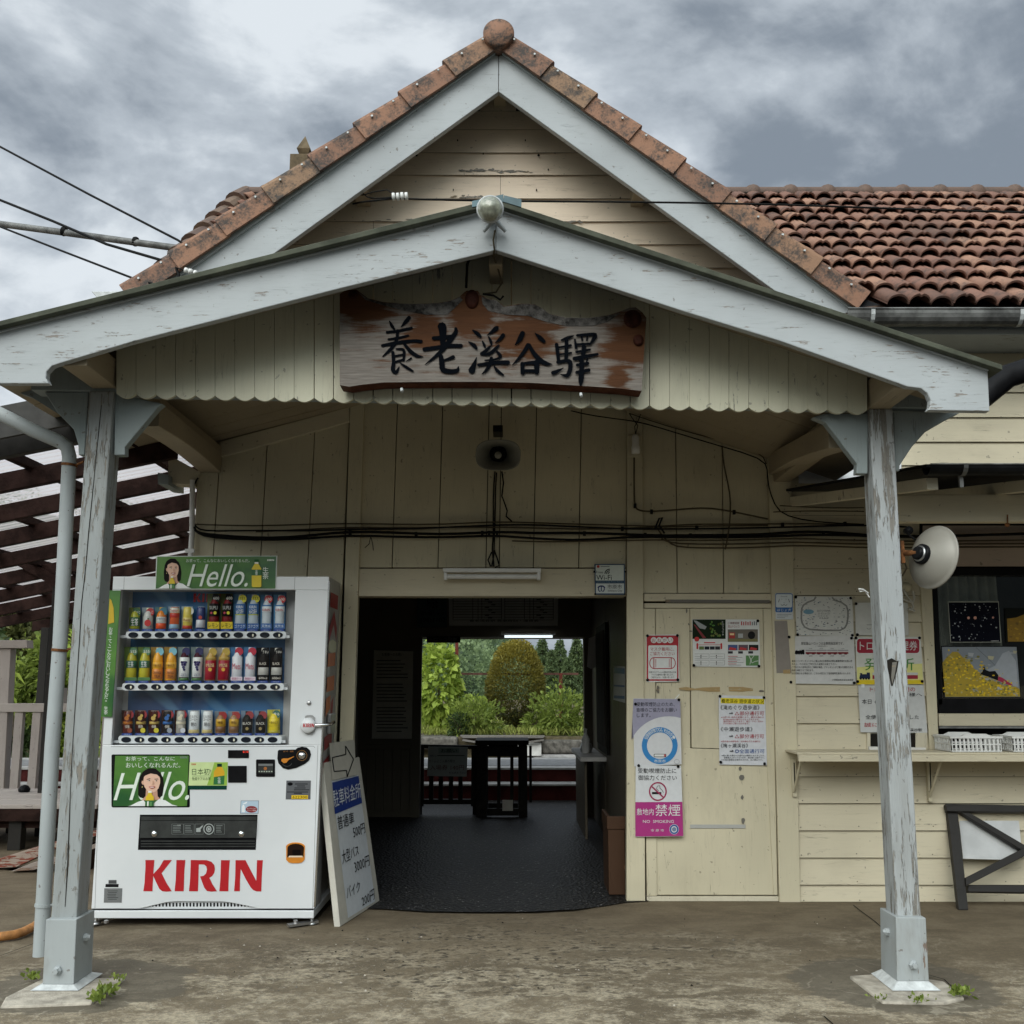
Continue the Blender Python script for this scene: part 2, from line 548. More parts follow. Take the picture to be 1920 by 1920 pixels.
M['plank_grey'] = paint('grey_plank', (0.20, 0.185, 0.17), 'x', peel=0.3, wood=(0.12, 0.1, 0.09))
M['soil'] = plain('soil', (0.12, 0.10, 0.06), 0.95, var=0.4, scale=8, bump=0.4)
M['orange_hose'] = plain('orange_hose', (0.42, 0.19, 0.06), 0.5, var=0.3, scale=20)
M['paper'] = plain('white_paper', (0.60, 0.60, 0.59), 0.6, var=0.05, scale=6)
M['paper_old'] = plain('old_paper', (0.52, 0.50, 0.44), 0.7, var=0.08, scale=8)
M['rubble'] = plain('roof_tile_house', (0.17, 0.05, 0.045), 0.7, var=0.2)
M['ochre_wall'] = plain('ochre_wall', (0.36, 0.19, 0.10), 0.8)
M['curtain'] = plain('grey_curtain', (0.50, 0.50, 0.46), 0.9, var=0.15)


def glassmat(name, tint=(1, 1, 1), refl=0.10, rough=0.02):
    m, nt, bs = newmat(name)
    out = nt.nodes['Material Output']
    t = nd(nt, 'ShaderNodeBsdfTransparent', i_0=(*tint, 1))
    g = nd(nt, 'ShaderNodeBsdfGlossy', i_Color=(1, 1, 1, 1), i_Roughness=rough)
    fr = nd(nt, 'ShaderNodeLayerWeight', i_Blend=0.35)
    f = mth(nt, 'ADD', mth(nt, 'MULTIPLY', fr.outputs['Fresnel'], 0.25), refl * 0.25, True)
    mx = nd(nt, 'ShaderNodeMixShader', i_0=f, i_1=t.outputs[0], i_2=g.outputs[0])
    nt.links.new(mx.outputs[0], out.inputs[0])
    nt.nodes.remove(bs)
    return m


M['glass'] = glassmat('clear_pane', (0.97, 0.98, 0.98), 0.06)
M['window_glass'] = glassmat('window_pane', (0.80, 0.82, 0.80), 0.10)


def tilemat(name, c1, c2, c3, dark, dk=0.55, sc=7.0):
    """fired clay with soot and lichen; 'tint' gives each tile its own clay tone"""
    m, nt, bs = newmat(name)
    tc = nd(nt, 'ShaderNodeTexCoord')
    at = nd(nt, 'ShaderNodeAttribute', attribute_name='tint')
    c = mixc(nt, ramp(nt, at.outputs['Fac'], 0.0, 0.55), c1, c2)
    c = mixc(nt, ramp(nt, at.outputs['Fac'], 0.55, 1.0), c, c3)
    n = nd(nt, 'ShaderNodeTexNoise', i_Vector=tc.outputs['Object'], i_Scale=sc, i_Detail=9.0, i_Roughness=0.72).outputs[0]
    n2 = nd(nt, 'ShaderNodeTexNoise', i_Vector=tc.outputs['Object'], i_Scale=sc * 9, i_Detail=6.0, i_Roughness=0.7).outputs[0]
    v = mth(nt, 'ADD', mth(nt, 'MULTIPLY', n, 0.7), mth(nt, 'MULTIPLY', n2, 0.3))
    c = mixc(nt, mth(nt, 'MULTIPLY', ramp(nt, v, 0.62 - 0.19 * dk, 0.72 - 0.13 * dk), dk), c, dark)
    c = mixc(nt, mth(nt, 'MULTIPLY', ramp(nt, n2, 0.60, 0.72), 0.35), c, (0.30, 0.28, 0.20))
    nt.links.new(c, bs.inputs['Base Color'])
    bs.inputs['Roughness'].default_value = 0.72
    b = nd(nt, 'ShaderNodeBump', i_Strength=0.4, i_Distance=0.006, i_Height=n2)
    nt.links.new(b.outputs[0], bs.inputs['Normal'])
    return m


M['roof_tile'] = tilemat('roof_tile_clay', (0.135, 0.070, 0.050), (0.215, 0.105, 0.074), (0.33, 0.18, 0.12), (0.050, 0.034, 0.030), 0.75, 6)
M['verge_tile'] = tilemat('verge_tile_clay', (0.21, 0.105, 0.065), (0.29, 0.145, 0.085), (0.26, 0.165, 0.095), (0.036, 0.029, 0.025), 0.97, 8)
M['old_tile'] = tilemat('old_tile_clay', (0.10, 0.060, 0.045), (0.14, 0.085, 0.06), (0.17, 0.11, 0.07), (0.045, 0.037, 0.032), 0.7, 7)


def leafmat(name, c1, c2, trans=0.35, rough=0.55):
    m, nt, bs = newmat(name)
    at = nd(nt, 'ShaderNodeAttribute', attribute_name='tint')
    c = mixc(nt, at.outputs['Fac'], c1, c2)
    nt.links.new(c, bs.inputs['Base Color'])
    bs.inputs['Roughness'].default_value = rough
    bs.inputs['Specular IOR Level'].default_value = 0.3
    tr = nd(nt, 'ShaderNodeBsdfTranslucent', i_0=mixc(nt, 0.5, c, tuple(q * 1.5 for q in c2)))
    mx = nd(nt, 'ShaderNodeMixShader', i_0=trans, i_1=bs.outputs[0], i_2=tr.outputs[0])
    nt.links.new(mx.outputs[0], nt.nodes['Material Output'].inputs[0])
    return m


M['leaf_bright'] = leafmat('leaf_bright', (0.15, 0.22, 0.03), (0.46, 0.56, 0.11))
M['leaf_topiary'] = leafmat('leaf_topiary', (0.020, 0.036, 0.010), (0.31, 0.255, 0.045))
M['leaf_mid'] = leafmat('leaf_mid', (0.075, 0.115, 0.02), (0.29, 0.36, 0.075))
M['leaf_dark'] = leafmat('leaf_dark', (0.020, 0.035, 0.014), (0.075, 0.115, 0.035))
M['leaf_hill'] = leafmat('leaf_hill', (0.04, 0.07, 0.042), (0.27, 0.36, 0.17))
M['leaf_cedar'] = leafmat('leaf_cedar', (0.04, 0.07, 0.032), (0.18, 0.24, 0.10))
M['leaf_olive'] = leafmat('leaf_olive', (0.05, 0.06, 0.016), (0.15, 0.16, 0.05))
M['grass'] = leafmat('grass_blade', (0.15, 0.19, 0.04), (0.46, 0.50, 0.14))
M['bark'] = plain('bark', (0.09, 0.07, 0.05), 0.9, var=0.4, scale=20, bump=0.5)


def groundmat():
    m, nt, bs = newmat('worn_concrete')
    tc = nd(nt, 'ShaderNodeTexCoord')
    co = tc.outputs['Object']
    big = nd(nt, 'ShaderNodeTexNoise', i_Vector=co, i_Scale=0.9, i_Detail=5.0, i_Roughness=0.6).outputs[0]
    mid = nd(nt, 'ShaderNodeTexNoise', i_Vector=nd(nt, 'ShaderNodeMapping', i_0=co, i_3=(0.7, 1.2, 1)).outputs[0], i_Scale=4.0, i_Detail=9.0, i_Roughness=0.72, i_Distortion=0.4).outputs[0]
    fine = nd(nt, 'ShaderNodeTexNoise', i_Vector=co, i_Scale=55.0, i_Detail=7.0, i_Roughness=0.75).outputs[0]
    pit = nd(nt, 'ShaderNodeTexNoise', i_Vector=nd(nt, 'ShaderNodeMapping', i_0=co, i_3=(0.8, 1.3, 1)).outputs[0], i_Scale=26.0, i_Detail=5.0, i_Roughness=0.6).outputs[0]
    sp = nd(nt, 'ShaderNodeSeparateXYZ', i_0=co)
    grit = nd(nt, 'ShaderNodeTexNoise', i_Vector=co, i_Scale=17.0, i_Detail=8.0, i_Roughness=0.78).outputs[0]
    c = mixc(nt, ramp(nt, big, 0.32, 0.68), (0.130, 0.102, 0.067), (0.225, 0.180, 0.120))
    # scoured, paler aggregate towards the street
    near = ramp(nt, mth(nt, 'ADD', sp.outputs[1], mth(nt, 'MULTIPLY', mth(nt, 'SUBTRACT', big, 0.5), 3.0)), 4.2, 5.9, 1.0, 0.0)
    v = mth(nt, 'ADD', mth(nt, 'MULTIPLY', mid, 0.55), mth(nt, 'MULTIPLY', grit, 0.45))
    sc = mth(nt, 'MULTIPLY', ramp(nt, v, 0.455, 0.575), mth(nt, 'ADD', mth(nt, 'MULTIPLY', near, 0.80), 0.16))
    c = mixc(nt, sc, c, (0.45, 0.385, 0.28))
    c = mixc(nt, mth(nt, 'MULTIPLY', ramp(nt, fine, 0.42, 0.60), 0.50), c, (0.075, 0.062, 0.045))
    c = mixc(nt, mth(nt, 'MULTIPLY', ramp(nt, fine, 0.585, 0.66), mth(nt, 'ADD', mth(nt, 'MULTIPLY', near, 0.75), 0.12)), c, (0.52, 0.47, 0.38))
    # a worn, pitted belt in front of the doorway; smoother trowelled concrete by the walls
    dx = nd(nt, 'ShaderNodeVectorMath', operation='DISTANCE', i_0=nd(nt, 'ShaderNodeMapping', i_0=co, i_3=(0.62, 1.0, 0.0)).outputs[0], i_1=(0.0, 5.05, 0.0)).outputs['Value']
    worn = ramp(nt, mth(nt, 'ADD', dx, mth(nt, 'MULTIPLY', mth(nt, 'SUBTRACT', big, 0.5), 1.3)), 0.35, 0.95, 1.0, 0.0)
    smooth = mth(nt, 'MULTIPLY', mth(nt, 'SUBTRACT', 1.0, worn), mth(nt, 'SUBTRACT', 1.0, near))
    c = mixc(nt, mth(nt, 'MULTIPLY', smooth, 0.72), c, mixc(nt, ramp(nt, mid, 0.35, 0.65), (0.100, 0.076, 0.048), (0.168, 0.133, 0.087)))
    # darker repair patches round the post footings
    for fx, fy in ((-1.80, 4.62), (1.62, 4.62)):
        df = nd(nt, 'ShaderNodeVectorMath', operation='DISTANCE', i_0=co, i_1=(fx, fy, 0.0)).outputs['Value']
        pf = ramp(nt, mth(nt, 'ADD', df, mth(nt, 'MULTIPLY', mth(nt, 'SUBTRACT', mid, 0.5), 0.35)), 0.40, 0.43, 1.0, 0.0)
        c = mixc(nt, mth(nt, 'MULTIPLY', pf, 0.75), c, mixc(nt, fine, (0.075, 0.064, 0.048), (0.150, 0.130, 0.100)))
    # pale crazed lines in the scoured part
    vc = nd(nt, 'ShaderNodeTexVoronoi', feature='DISTANCE_TO_EDGE', i_Vector=nd(nt, 'ShaderNodeVectorMath', operation='ADD', i_0=co, i_1=nd(nt, 'ShaderNodeVectorMath', operation='SCALE', i_0=nd(nt, 'ShaderNodeTexNoise', i_Vector=co, i_Scale=6.0, i_Detail=4.0).outputs['Color'], i_Scale=0.22).outputs[0]).outputs[0], i_Scale=2.6).outputs['Distance']
    vl = mth(nt, 'MULTIPLY', ramp(nt, vc, 0.004, 0.022, 1.0, 0.0), mth(nt, 'MULTIPLY', near, ramp(nt, mid, 0.42, 0.56)))
    c = mixc(nt, mth(nt, 'MULTIPLY', vl, 0.32), c, (0.55, 0.49, 0.38))
    pm = mth(nt, 'MULTIPLY', ramp(nt, pit, 0.555, 0.61), mth(nt, 'MULTIPLY', ramp(nt, mid, 0.40, 0.52), mth(nt, 'ADD', mth(nt, 'MULTIPLY', worn, 0.9), 0.10)))
    c = mixc(nt, mth(nt, 'MULTIPLY', pm, 0.8), c, (0.036, 0.029, 0.022))
    nt.links.new(c, bs.inputs['Base Color'])
    bs.inputs['Roughness'].default_value = 0.85
    bs.inputs['Specular IOR Level'].default_value = 0.3
    h = mth(nt, 'SUBTRACT', mth(nt, 'ADD', mth(nt, 'MULTIPLY', fine, 0.5), mth(nt, 'MULTIPLY', mid, 0.6)), mth(nt, 'MULTIPLY', pm, 0.5))
    b = nd(nt, 'ShaderNodeBump', i_Strength=0.75, i_Distance=0.012, i_Height=h)
    nt.links.new(b.outputs[0], bs.inputs['Normal'])
    return m


def asphaltmat():
    m, nt, bs = newmat('hall_asphalt')
    tc = nd(nt, 'ShaderNodeTexCoord')
    co = tc.outputs['Object']
    v = nd(nt, 'ShaderNodeTexVoronoi', i_Vector=co, i_Scale=48.0)
    big = nd(nt, 'ShaderNodeTexNoise', i_Vector=co, i_Scale=2.0, i_Detail=5.0).outputs[0]
    c = mixc(nt, ramp(nt, v.outputs['Distance'], 0.0, 0.5), (0.075, 0.070, 0.062), (0.012, 0.0115, 0.011))
    c = mixc(nt, mth(nt, 'MULTIPLY', ramp(nt, big, 0.35, 0.7), 0.5), c, (0.014, 0.014, 0.015))
    wn = nd(nt, 'ShaderNodeTexNoise', i_Vector=co, i_Scale=60.0, i_Detail=2.0).outputs[0]
    c = mixc(nt, ramp(nt, wn, 0.67, 0.73), c, (0.30, 0.29, 0.28))
    nt.links.new(c, bs.inputs['Base Color'])
    bs.inputs['Roughness'].default_value = 0.5
    bs.inputs['Specular IOR Level'].default_value = 0.14
    b = nd(nt, 'ShaderNodeBump', i_Strength=0.9, i_Distance=0.006, i_Height=v.outputs['Distance'])
    nt.links.new(b.outputs[0], bs.inputs['Normal'])
    return m


M['ground'] = groundmat()
M['asphalt'] = asphaltmat()


def signmat():
    """wind-silvered slab of timber with red-brown heartwood showing round its knots"""
    m, nt, bs = newmat('sign_slab_wood')
    tc = nd(nt, 'ShaderNodeTexCoord')
    co = tc.outputs['Object']
    st = nd(nt, 'ShaderNodeMapping', i_0=co, i_3=(0.10, 1, 1)).outputs[0]
    n1 = nd(nt, 'ShaderNodeTexNoise', i_Vector=st, i_Scale=26.0, i_Detail=8.0, i_Roughness=0.7, i_Distortion=0.5).outputs[0]
    n2 = nd(nt, 'ShaderNodeTexNoise', i_Vector=co, i_Scale=5.0, i_Detail=6.0, i_Roughness=0.65).outputs[0]
    n3 = nd(nt, 'ShaderNodeTexNoise', i_Vector=nd(nt, 'ShaderNodeMapping', i_0=co, i_3=(0.08, 1, 1)).outputs[0], i_Scale=120.0, i_Detail=4.0).outputs[0]
    pale = mixc(nt, n3, (0.075, 0.064, 0.056), (0.28, 0.25, 0.22))
    brown = mixc(nt, n1, (0.034, 0.014, 0.007), (0.12, 0.050, 0.020))
    d = None
    for (px, py, rad) in ((690, 580, 0.17), (880, 590, 0.19), (800, 622, 0.16), (985, 632, 0.24), (1185, 640, 0.23), (1160, 715, 0.10), (650, 560, 0.12)):
        q = P(px, py, 4.40)
        dv = nd(nt, 'ShaderNodeVectorMath', operation='DISTANCE', i_0=co, i_1=q).outputs['Value']
        k = ramp(nt, dv, 0.0, rad, 1.0, 0.0)
        d = k if d is None else mth(nt, 'MAXIMUM', d, k)
    v = mth(nt, 'ADD', mth(nt, 'ADD', mth(nt, 'MULTIPLY', n1, 0.72), mth(nt, 'MULTIPLY', n2, 0.28)), mth(nt, 'MULTIPLY', d, 0.26))
    c = mixc(nt, ramp(nt, v, 0.52, 0.66), pale, brown)
    nt.links.new(c, bs.inputs['Base Color'])
    bs.inputs['Roughness'].default_value = 0.7
    bs.inputs['Specular IOR Level'].default_value = 0.12
    b = nd(nt, 'ShaderNodeBump', i_Strength=0.5, i_Distance=0.004, i_Height=mth(nt, 'ADD', n3, n1))
    nt.links.new(b.outputs[0], bs.inputs['Normal'])
    return m


M['sign_wood'] = signmat()
M['sign_edge'] = plain('sign_slab_edge', (0.075, 0.026, 0.014), 0.6, var=0.4, scale=20, bump=0.3)
M['knot'] = plain('knot_wood', (0.035, 0.012, 0.008), 0.6, var=0.4, scale=30)
M['brush_ink'] = plain('brush_black', (0.004, 0.005, 0.007), 0.9, spec=0.0)
M['moss_bark'] = plain('grey_sapwood', (0.085, 0.08, 0.075), 0.9, var=0.75, scale=26, bump=0.6)


def panelmat():
    m, nt, bs = newmat('corrugated_plastic')
    bs.inputs['Base Color'].default_value = (0.72, 0.66, 0.66, 1)
    bs.inputs['Roughness'].default_value = 0.4
    tr = nd(nt, 'ShaderNodeBsdfTranslucent', i_0=(0.95, 0.88, 0.88, 1))
    tp = nd(nt, 'ShaderNodeBsdfTransparent', i_0=(0.95, 0.92, 0.92, 1))
    m1 = nd(nt, 'ShaderNodeMixShader', i_0=0.6, i_1=bs.outputs[0], i_2=tr.outputs[0])
    m2 = nd(nt, 'ShaderNodeMixShader', i_0=0.55, i_1=m1.outputs[0], i_2=tp.outputs[0])
    nt.links.new(m2.outputs[0], nt.nodes['Material Output'].inputs[0])
    return m


M['panel'] = panelmat()
# ================================================================== ground and structure
YW, YV, YPO, YBD, YG = 6.30, 5.66, 4.55, 4.18, 5.95
WALL = YP(YW)


def sheet(name, x0, x1, y0, y1, z, mat, n=1):
    b = MB()
    b.add([(x0, y0, z), (x1, y0, z), (x1, y1, z), (x0, y1, z)], [[0, 1, 2, 3]], mat)
    return tag(b.build(name), None, None, kind='structure')


# one ground sheet, gently uneven near the street
b = MB()
nx, ny = 120, 110
xs = np.concatenate([np.linspace(-900, -7, 12), np.linspace(-6.5, 6.5, nx), np.linspace(7, 900, 12)])
ys = np.concatenate([np.linspace(-900, 1.2, 12), np.linspace(1.4, 6.2, ny), np.linspace(6.3, 13.36, 4)])
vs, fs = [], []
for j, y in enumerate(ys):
    for x in xs:
        q = 0.0
        if 1.4 < y < 6.1 and -6.5 < x < 6.5:
            q = 0.006 * math.sin(1.9 * x + 0.7 * y) * math.sin(2.3 * y + 1.1) - 0.004
        vs.append((x, y, q))
for j in range(len(ys) - 1):
    for i in range(len(xs) - 1):
        k = j * len(xs) + i
        fs.append([k, k + 1, k + 1 + len(xs), k + len(xs)])
b.add(vs, fs, M['ground'], True)
tag(b.build('ground'), None, None, kind='structure')
# cracks and joints cut in the paving: thin dark filled grooves
b = MB()
for pts in ([(1600, 1697), (1618, 1711), (1640, 1727), (1660, 1745), (1668, 1752)], [(1742, 1828), (1770, 1836), (1785, 1850), (1800, 1862)],
            [(1545, 1905), (1562, 1920), (1575, 1940)], [(0, 1792), (60, 1770), (120, 1752)]):
    L = [G(x, y, 0.004) for x, y in pts]
    for a, c in zip(L, L[1:]):
        d = (c - a).cross(Vector((0, 0, 1))).normalized() * 0.0028
        b.add([a - d, a + d, c + d, c - d], [[0, 1, 2, 3]], M['dark_gap'])
tag(b.build('paving_joint'), None, None, kind='structure')
sheet('far_ground', -900, 900, 59, 1000, -0.92, M['soil'])
sheet('unseen_dark_forecourt', -900, 900, -14, 3.3, 0.012, M['dark_forecourt'])  # dark sheet out of view, added to cut ground bounce onto the walls
b = MB()
e_ = [(630, 1702), (720, 1704), (800, 1709), (900, 1710), (1000, 1709), (1080, 1705), (1130, 1699), (1172, 1692)]
pts = [G(x, y, 0.006) for x, y in e_]
pts += [Vector((0.80, 6.28, .006)), Vector((0.80, 10.3, .006)), Vector((-2.1, 10.3, .006)), Vector((-2.1, 6.28, .006)), Vector((-0.98, 6.28, .006))]
b.poly(pts, M['asphalt'])
tag(b.build('hall_floor'), None, None, kind='structure')
sheet('track_side_floor', -7.0, 5.0, 10.3, 11.56, 0.005, M['asphalt'])

# platform: two red-painted risers under a pale coping
b = MB()
b.box(-14, 9, 11.57, 11.87, 0, 0.155, M['red_paint'])
b.box(-14, 9, 11.555, 11.87, 0.158, 0.176, M['pale_concrete'])
b.box(-14, 9, 11.875, 13.4, 0, 0.305, M['red_paint'])
b.box(-14, 9, 11.86, 12.15, 0.308, 0.327, M['pale_concrete'])
b.box(-14, 9, 12.153, 13.1, 0.30, 0.331, M['platform_top'])
b.box(-14, 9, 13.103, 13.4, 0.30, 0.333, M['pale_concrete'])
tag(b.build('platform'), None, None, kind='structure')
sheet('track_bed', -400, 400, 13.4, 17.6, -0.62, M['stone'])
b = MB()
for y in (14.6, 15.67):
    b.box(-40, 40, y, y + 0.07, -0.60, -0.45, M['rust'])
tag(b.build('railway_track'), None, None, kind='structure')
far = YP(17.5)
b = MB()
zt = P(960, 1388, 17.5).z
b.box(-400, 400, 17.7, 60, -0.9, zt - 0.25, M['soil'])
tag(b.build('far_embankment'), None, None, kind='structure')
b = MB()
b.srect(far, 1016, 1388, 1290, 1414, M['stone'], 0.0, 0.9)
b.srect(far, 560, 1382, 858, 1405, M['stone'], 0.0, 0.9)
b.srect(far, 1000, 1415, 1290, 1460, M['pale_concrete'], 0.04, 0.9)
tag(b.build('far_platform', bevel=0.04), None, None, kind='structure')

# ------------------------------------------------------------------ station building
ST_ = thing('station_building', (0, YW, 0), 'cream timber railway station with grey gables and red tiled roof', 'station')


def part(mb, name, parent=None, **k):
    return mb.build(name, parent or ST_, **k)


GAP = 0.8


def vboards(name, lines, yt, yb, mat, off=0.0, th=0.03, parent=None, gap=GAP):
    """upright boards between successive (x_top, x_bottom) lines"""
    b = MB()
    for (a, c), (d, e) in zip(lines, lines[1:]):
        o = off + R.uniform(-0.002, 0.002)
        b.slab(WALL, [(a + gap, yt), (d - gap, yt), (e - gap, yb), (c + gap, yb)], mat, o, th)
    return part(b, name, parent, bevel=0.002)


def ex(x0, y0, x1, y1, yt, yb):
    k = (x1 - x0) / (y1 - y0)
    return (x0 + k * (yt - y0), x0 + k * (yb - y0))


# backing behind every board, with the doorway and window left open
b = MB()
b.slab(WALL, [(375, 700), (668, 700), (668, 1720), (345, 1720)], M['dark_gap'], -0.05, 0.06)
b.slab(WALL, [(668, 700), (1174, 700), (1174, 1112), (668, 1112)], M['dark_gap'], -0.05, 0.06)
b.slab(WALL, [(1174, 700), (1742, 700), (1742, 1698), (1174, 1698)], M['dark_gap'], -0.05, 0.06)
b.slab(WALL, [(1742, 600), (2700, 600), (2700, 1062), (1742, 1062)], M['dark_gap'], -0.05, 0.06)
b.slab(WALL, [(1742, 1410), (2700, 1410), (2700, 1710), (1742, 1710)], M['dark_gap'], -0.05, 0.06)
b.slab(WALL, [(380, 700), (560, 560), (935, 240), (1330, 560), (1500, 700)], M['dark_gap'], -0.05, 0.06)
part(b, 'wall_backing')

T, B_ = 720, 1712
left = [ex(370, 890, 358, 1100, T, B_), ex(410, 890, 400, 1040, T, B_), ex(501, 830, 489, 1040, T, B_), ex(590, 810, 576, 1075, T, B_), ex(655, 790, 643, 1090, T, B_)]
vboards('wall_boards', left, T, B_, M['cream_v'])
T2, B2 = 720, 1065
mid = [ex(682, 780, 669, 1115, T2, B2), ex(745, 767, 735, 1065, T2, B2), ex(830, 765, 821, 1065, T2, B2), ex(917, 770, 911, 1065, T2, B2), ex(940, 770, 936, 1065, T2, B2), ex(1006, 772, 1000, 1062, T2, B2), ex(1090, 777, 1085, 1065, T2, B2), ex(1176, 780, 1174, 1065, T2, B2)]
vboards('wall_boards', mid, T2, B2 - 1, M['cream_v'])
T3, B3 = 720, 1112
right = [ex(1204, 780, 1204, 1112, T3, B3), ex(1267, 812, 1270, 1112, T3, B3), ex(1354, 837, 1357, 1112, T3, B3), ex(1438, 860, 1448, 1112, T3, B3)]
vboards('wall_boards', right, T3, B3, M['cream_v'])
b = MB()
a, c = ex(655, 790, 643, 1090, 720, 1712), ex(682, 780, 669, 1115, 720, 1712)
b.slab(WALL, [(a[0], 720), (c[0], 720), (c[1] + 6, 1712), (a[1] + 8, 1712)], M['cream_v'], 0.025, 0.06)
part(b, 'door_post', bevel=0.004)
b = MB()
b.slab(WALL, [(1176, 720), (1204, 720), (1210, 1690), (1175, 1690)], M['cream_v'], 0.025, 0.06)
part(b, 'door_post', bevel=0.004)
b = MB()
b.slab(WALL, [(1440, 850), (1484, 850), (1501, 1693), (1462, 1693)], M['cream_v'], 0.028, 0.07)
part(b, 'corner_board', bevel=0.004)
b = MB()
b.slab(WALL, [(670, 1066), (1174, 1066), (1174, 1118), (669, 1118)], M['cream_h'], 0.006, 0.14)
part(b, 'door_lintel', bevel=0.004)
# boarded door to the right of the opening
DR = MB()
DR.slab(WALL, [(1205, 1141), (1228, 1141), (1232, 1680), (1213, 1680)], M['cream_v'], 0.010, 0.04)
DR.slab(WALL, [(1229, 1141), (1293, 1141), (1296, 1677), (1232, 1677)], M['cream_v'], -0.002, 0.04)
DR.slab(WALL, [(1294, 1141), (1430, 1141), (1436, 1406), (1297, 1402)], M['cream_v'], 0.003, 0.04)
DR.slab(WALL, [(1214, 1403.2), (1297, 1403.2), (1436, 1407.2), (1456, 1678), (1214, 1678)], M['cream_v'], 0.001, 0.04)
DR.slab(WALL, [(1431, 1141), (1447, 1141), (1458, 1678), (1451, 1678), (1437, 1408)], M['cream_v'], 0.009, 0.04)
door = part(DR, 'door', bevel=0.002)
b = MB()
b.slab(WALL, [(1208, 1113), (1449, 1113), (1449, 1127), (1208, 1127)], M['cream_h'], 0.012, 0.05)
b.slab(WALL, [(1247, 1124), (1444, 1125), (1443, 1131), (1249, 1130)], M['stripped'], 0.016, 0.03)
b.slab(WALL, [(1208, 1131), (1449, 1131), (1449, 1140), (1208, 1140)], M['cream_h'], 0.004, 0.05)
part(b, 'door_head', bevel=0.002)
b = MB()
b.slab(WALL, [(1213, 1681), (1460, 1681), (1460, 1690), (1213, 1690)], M['cream_worn'], 0.012, 0.05)
part(b, 'door_sill', bevel=0.002)
b = MB()       # strips where signs were pulled off, tape left behind
for pts in ([(1273, 1290), (1287, 1288), (1303, 1291), (1318, 1289), (1350, 1288), (1350, 1297), (1330, 1297), (1305, 1294), (1290, 1295), (1274, 1294)],
            [(1366, 1288), (1392, 1288), (1412, 1291), (1412, 1295), (1400, 1296), (1392, 1297), (1367, 1296)]):
    b.pp(WALL, pts, M['glue'], 0.0065)
    part(b, 'glue_stain', door)
    b = MB()
for x, y, w, h in ((1230, 1285, 7, 16), (1385, 1437, 6, 9), (1386, 1452, 9, 12), (1388, 1490, 7, 9), (1389, 1532, 9, 12), (1286, 1141, 3, 9), (1291, 1182, 9, 3), (1290, 1168, 3, 5), (1422, 1294, 11, 4)):
    pts = [(x + w * (0.5 + R.uniform(.3, .6) * math.cos(k)), y + h * (0.5 + R.uniform(.3, .6) * math.sin(k))) for k in np.linspace(0, 5.6, 9)]
    b.pp(WALL, pts, M['stripped'], 0.0065)
    part(b, 'paint_scar', door)
    b = MB()
b.rect(WALL, 1294, 1546, 1398, 1553, ink(170, 170, 165), 0.0062)
part(b, 'tape_strip', door)


def clap(b, x0, x1, yt, yb, mat, pl=WALL, lo=0.020, hi=0.004):
    n = 1
    q = [pl.at(x0, yt, hi), pl.at(x1, yt, hi), pl.at(x1, yb, lo), pl.at(x0, yb, lo)]
    k = [pl.at(x0, yt, -0.03), pl.at(x1, yt, -0.03), pl.at(x1, yb, -0.03), pl.at(x0, yb, -0.03)]
    b.add(q + k, [[0, 1, 2, 3], [0, 4, 5, 1], [1, 5, 6, 2], [2, 6, 7, 3], [3, 7, 4, 0]], mat)


# weatherboards on the right-hand wall
b = MB()
ys = [866, 916, 966, 1016, 1066, 1116, 1166, 1213, 1260, 1305, 1356, 1405]
for y0, y1 in zip(ys, ys[1:]):
    clap(b, 1484 + (y0 - 850) * 0.02, 1728 + (y0 - 1060) * 0.045, y0 + .6, y1, M['cream_h'])
for y0, y1 in zip((1408, 1456, 1506, 1557, 1608, 1659), (1456, 1506, 1557, 1608, 1659, 1694)):
    clap(b, 1494 + (y0 - 1400) * 0.02, 2650, y0 + .6, y1, M['cream_h'])
for y in ys + [1456, 1506, 1557, 1608, 1659, 1694]:
    for x in (1500, 1607, 1748, 1880, 2010):
        if y < 1410 and x > 1720:
            continue
        b.ell(WALL, x + R.uniform(-4, 4) + (y - 1300) * 0.01, y - R.uniform(4, 8), 1.3, 1.2, M['stripped'], 0.0215, 7)
part(b, 'weatherboards')
b = MB()
for y0, y1 in zip((640, 687, 735, 782, 828), (687, 735, 782, 828, 872)):
    clap(b, 1500, 2650, y0 + .6, y1, M['cream_h'])
part(b, 'weatherboards')
b = MB()
for y0, y1 in zip((985, 1024), (1024, 1062)):
    clap(b, 1730, 2650, y0 + .6, y1, M['pink_h'], lo=0.012)
part(b, 'window_header')
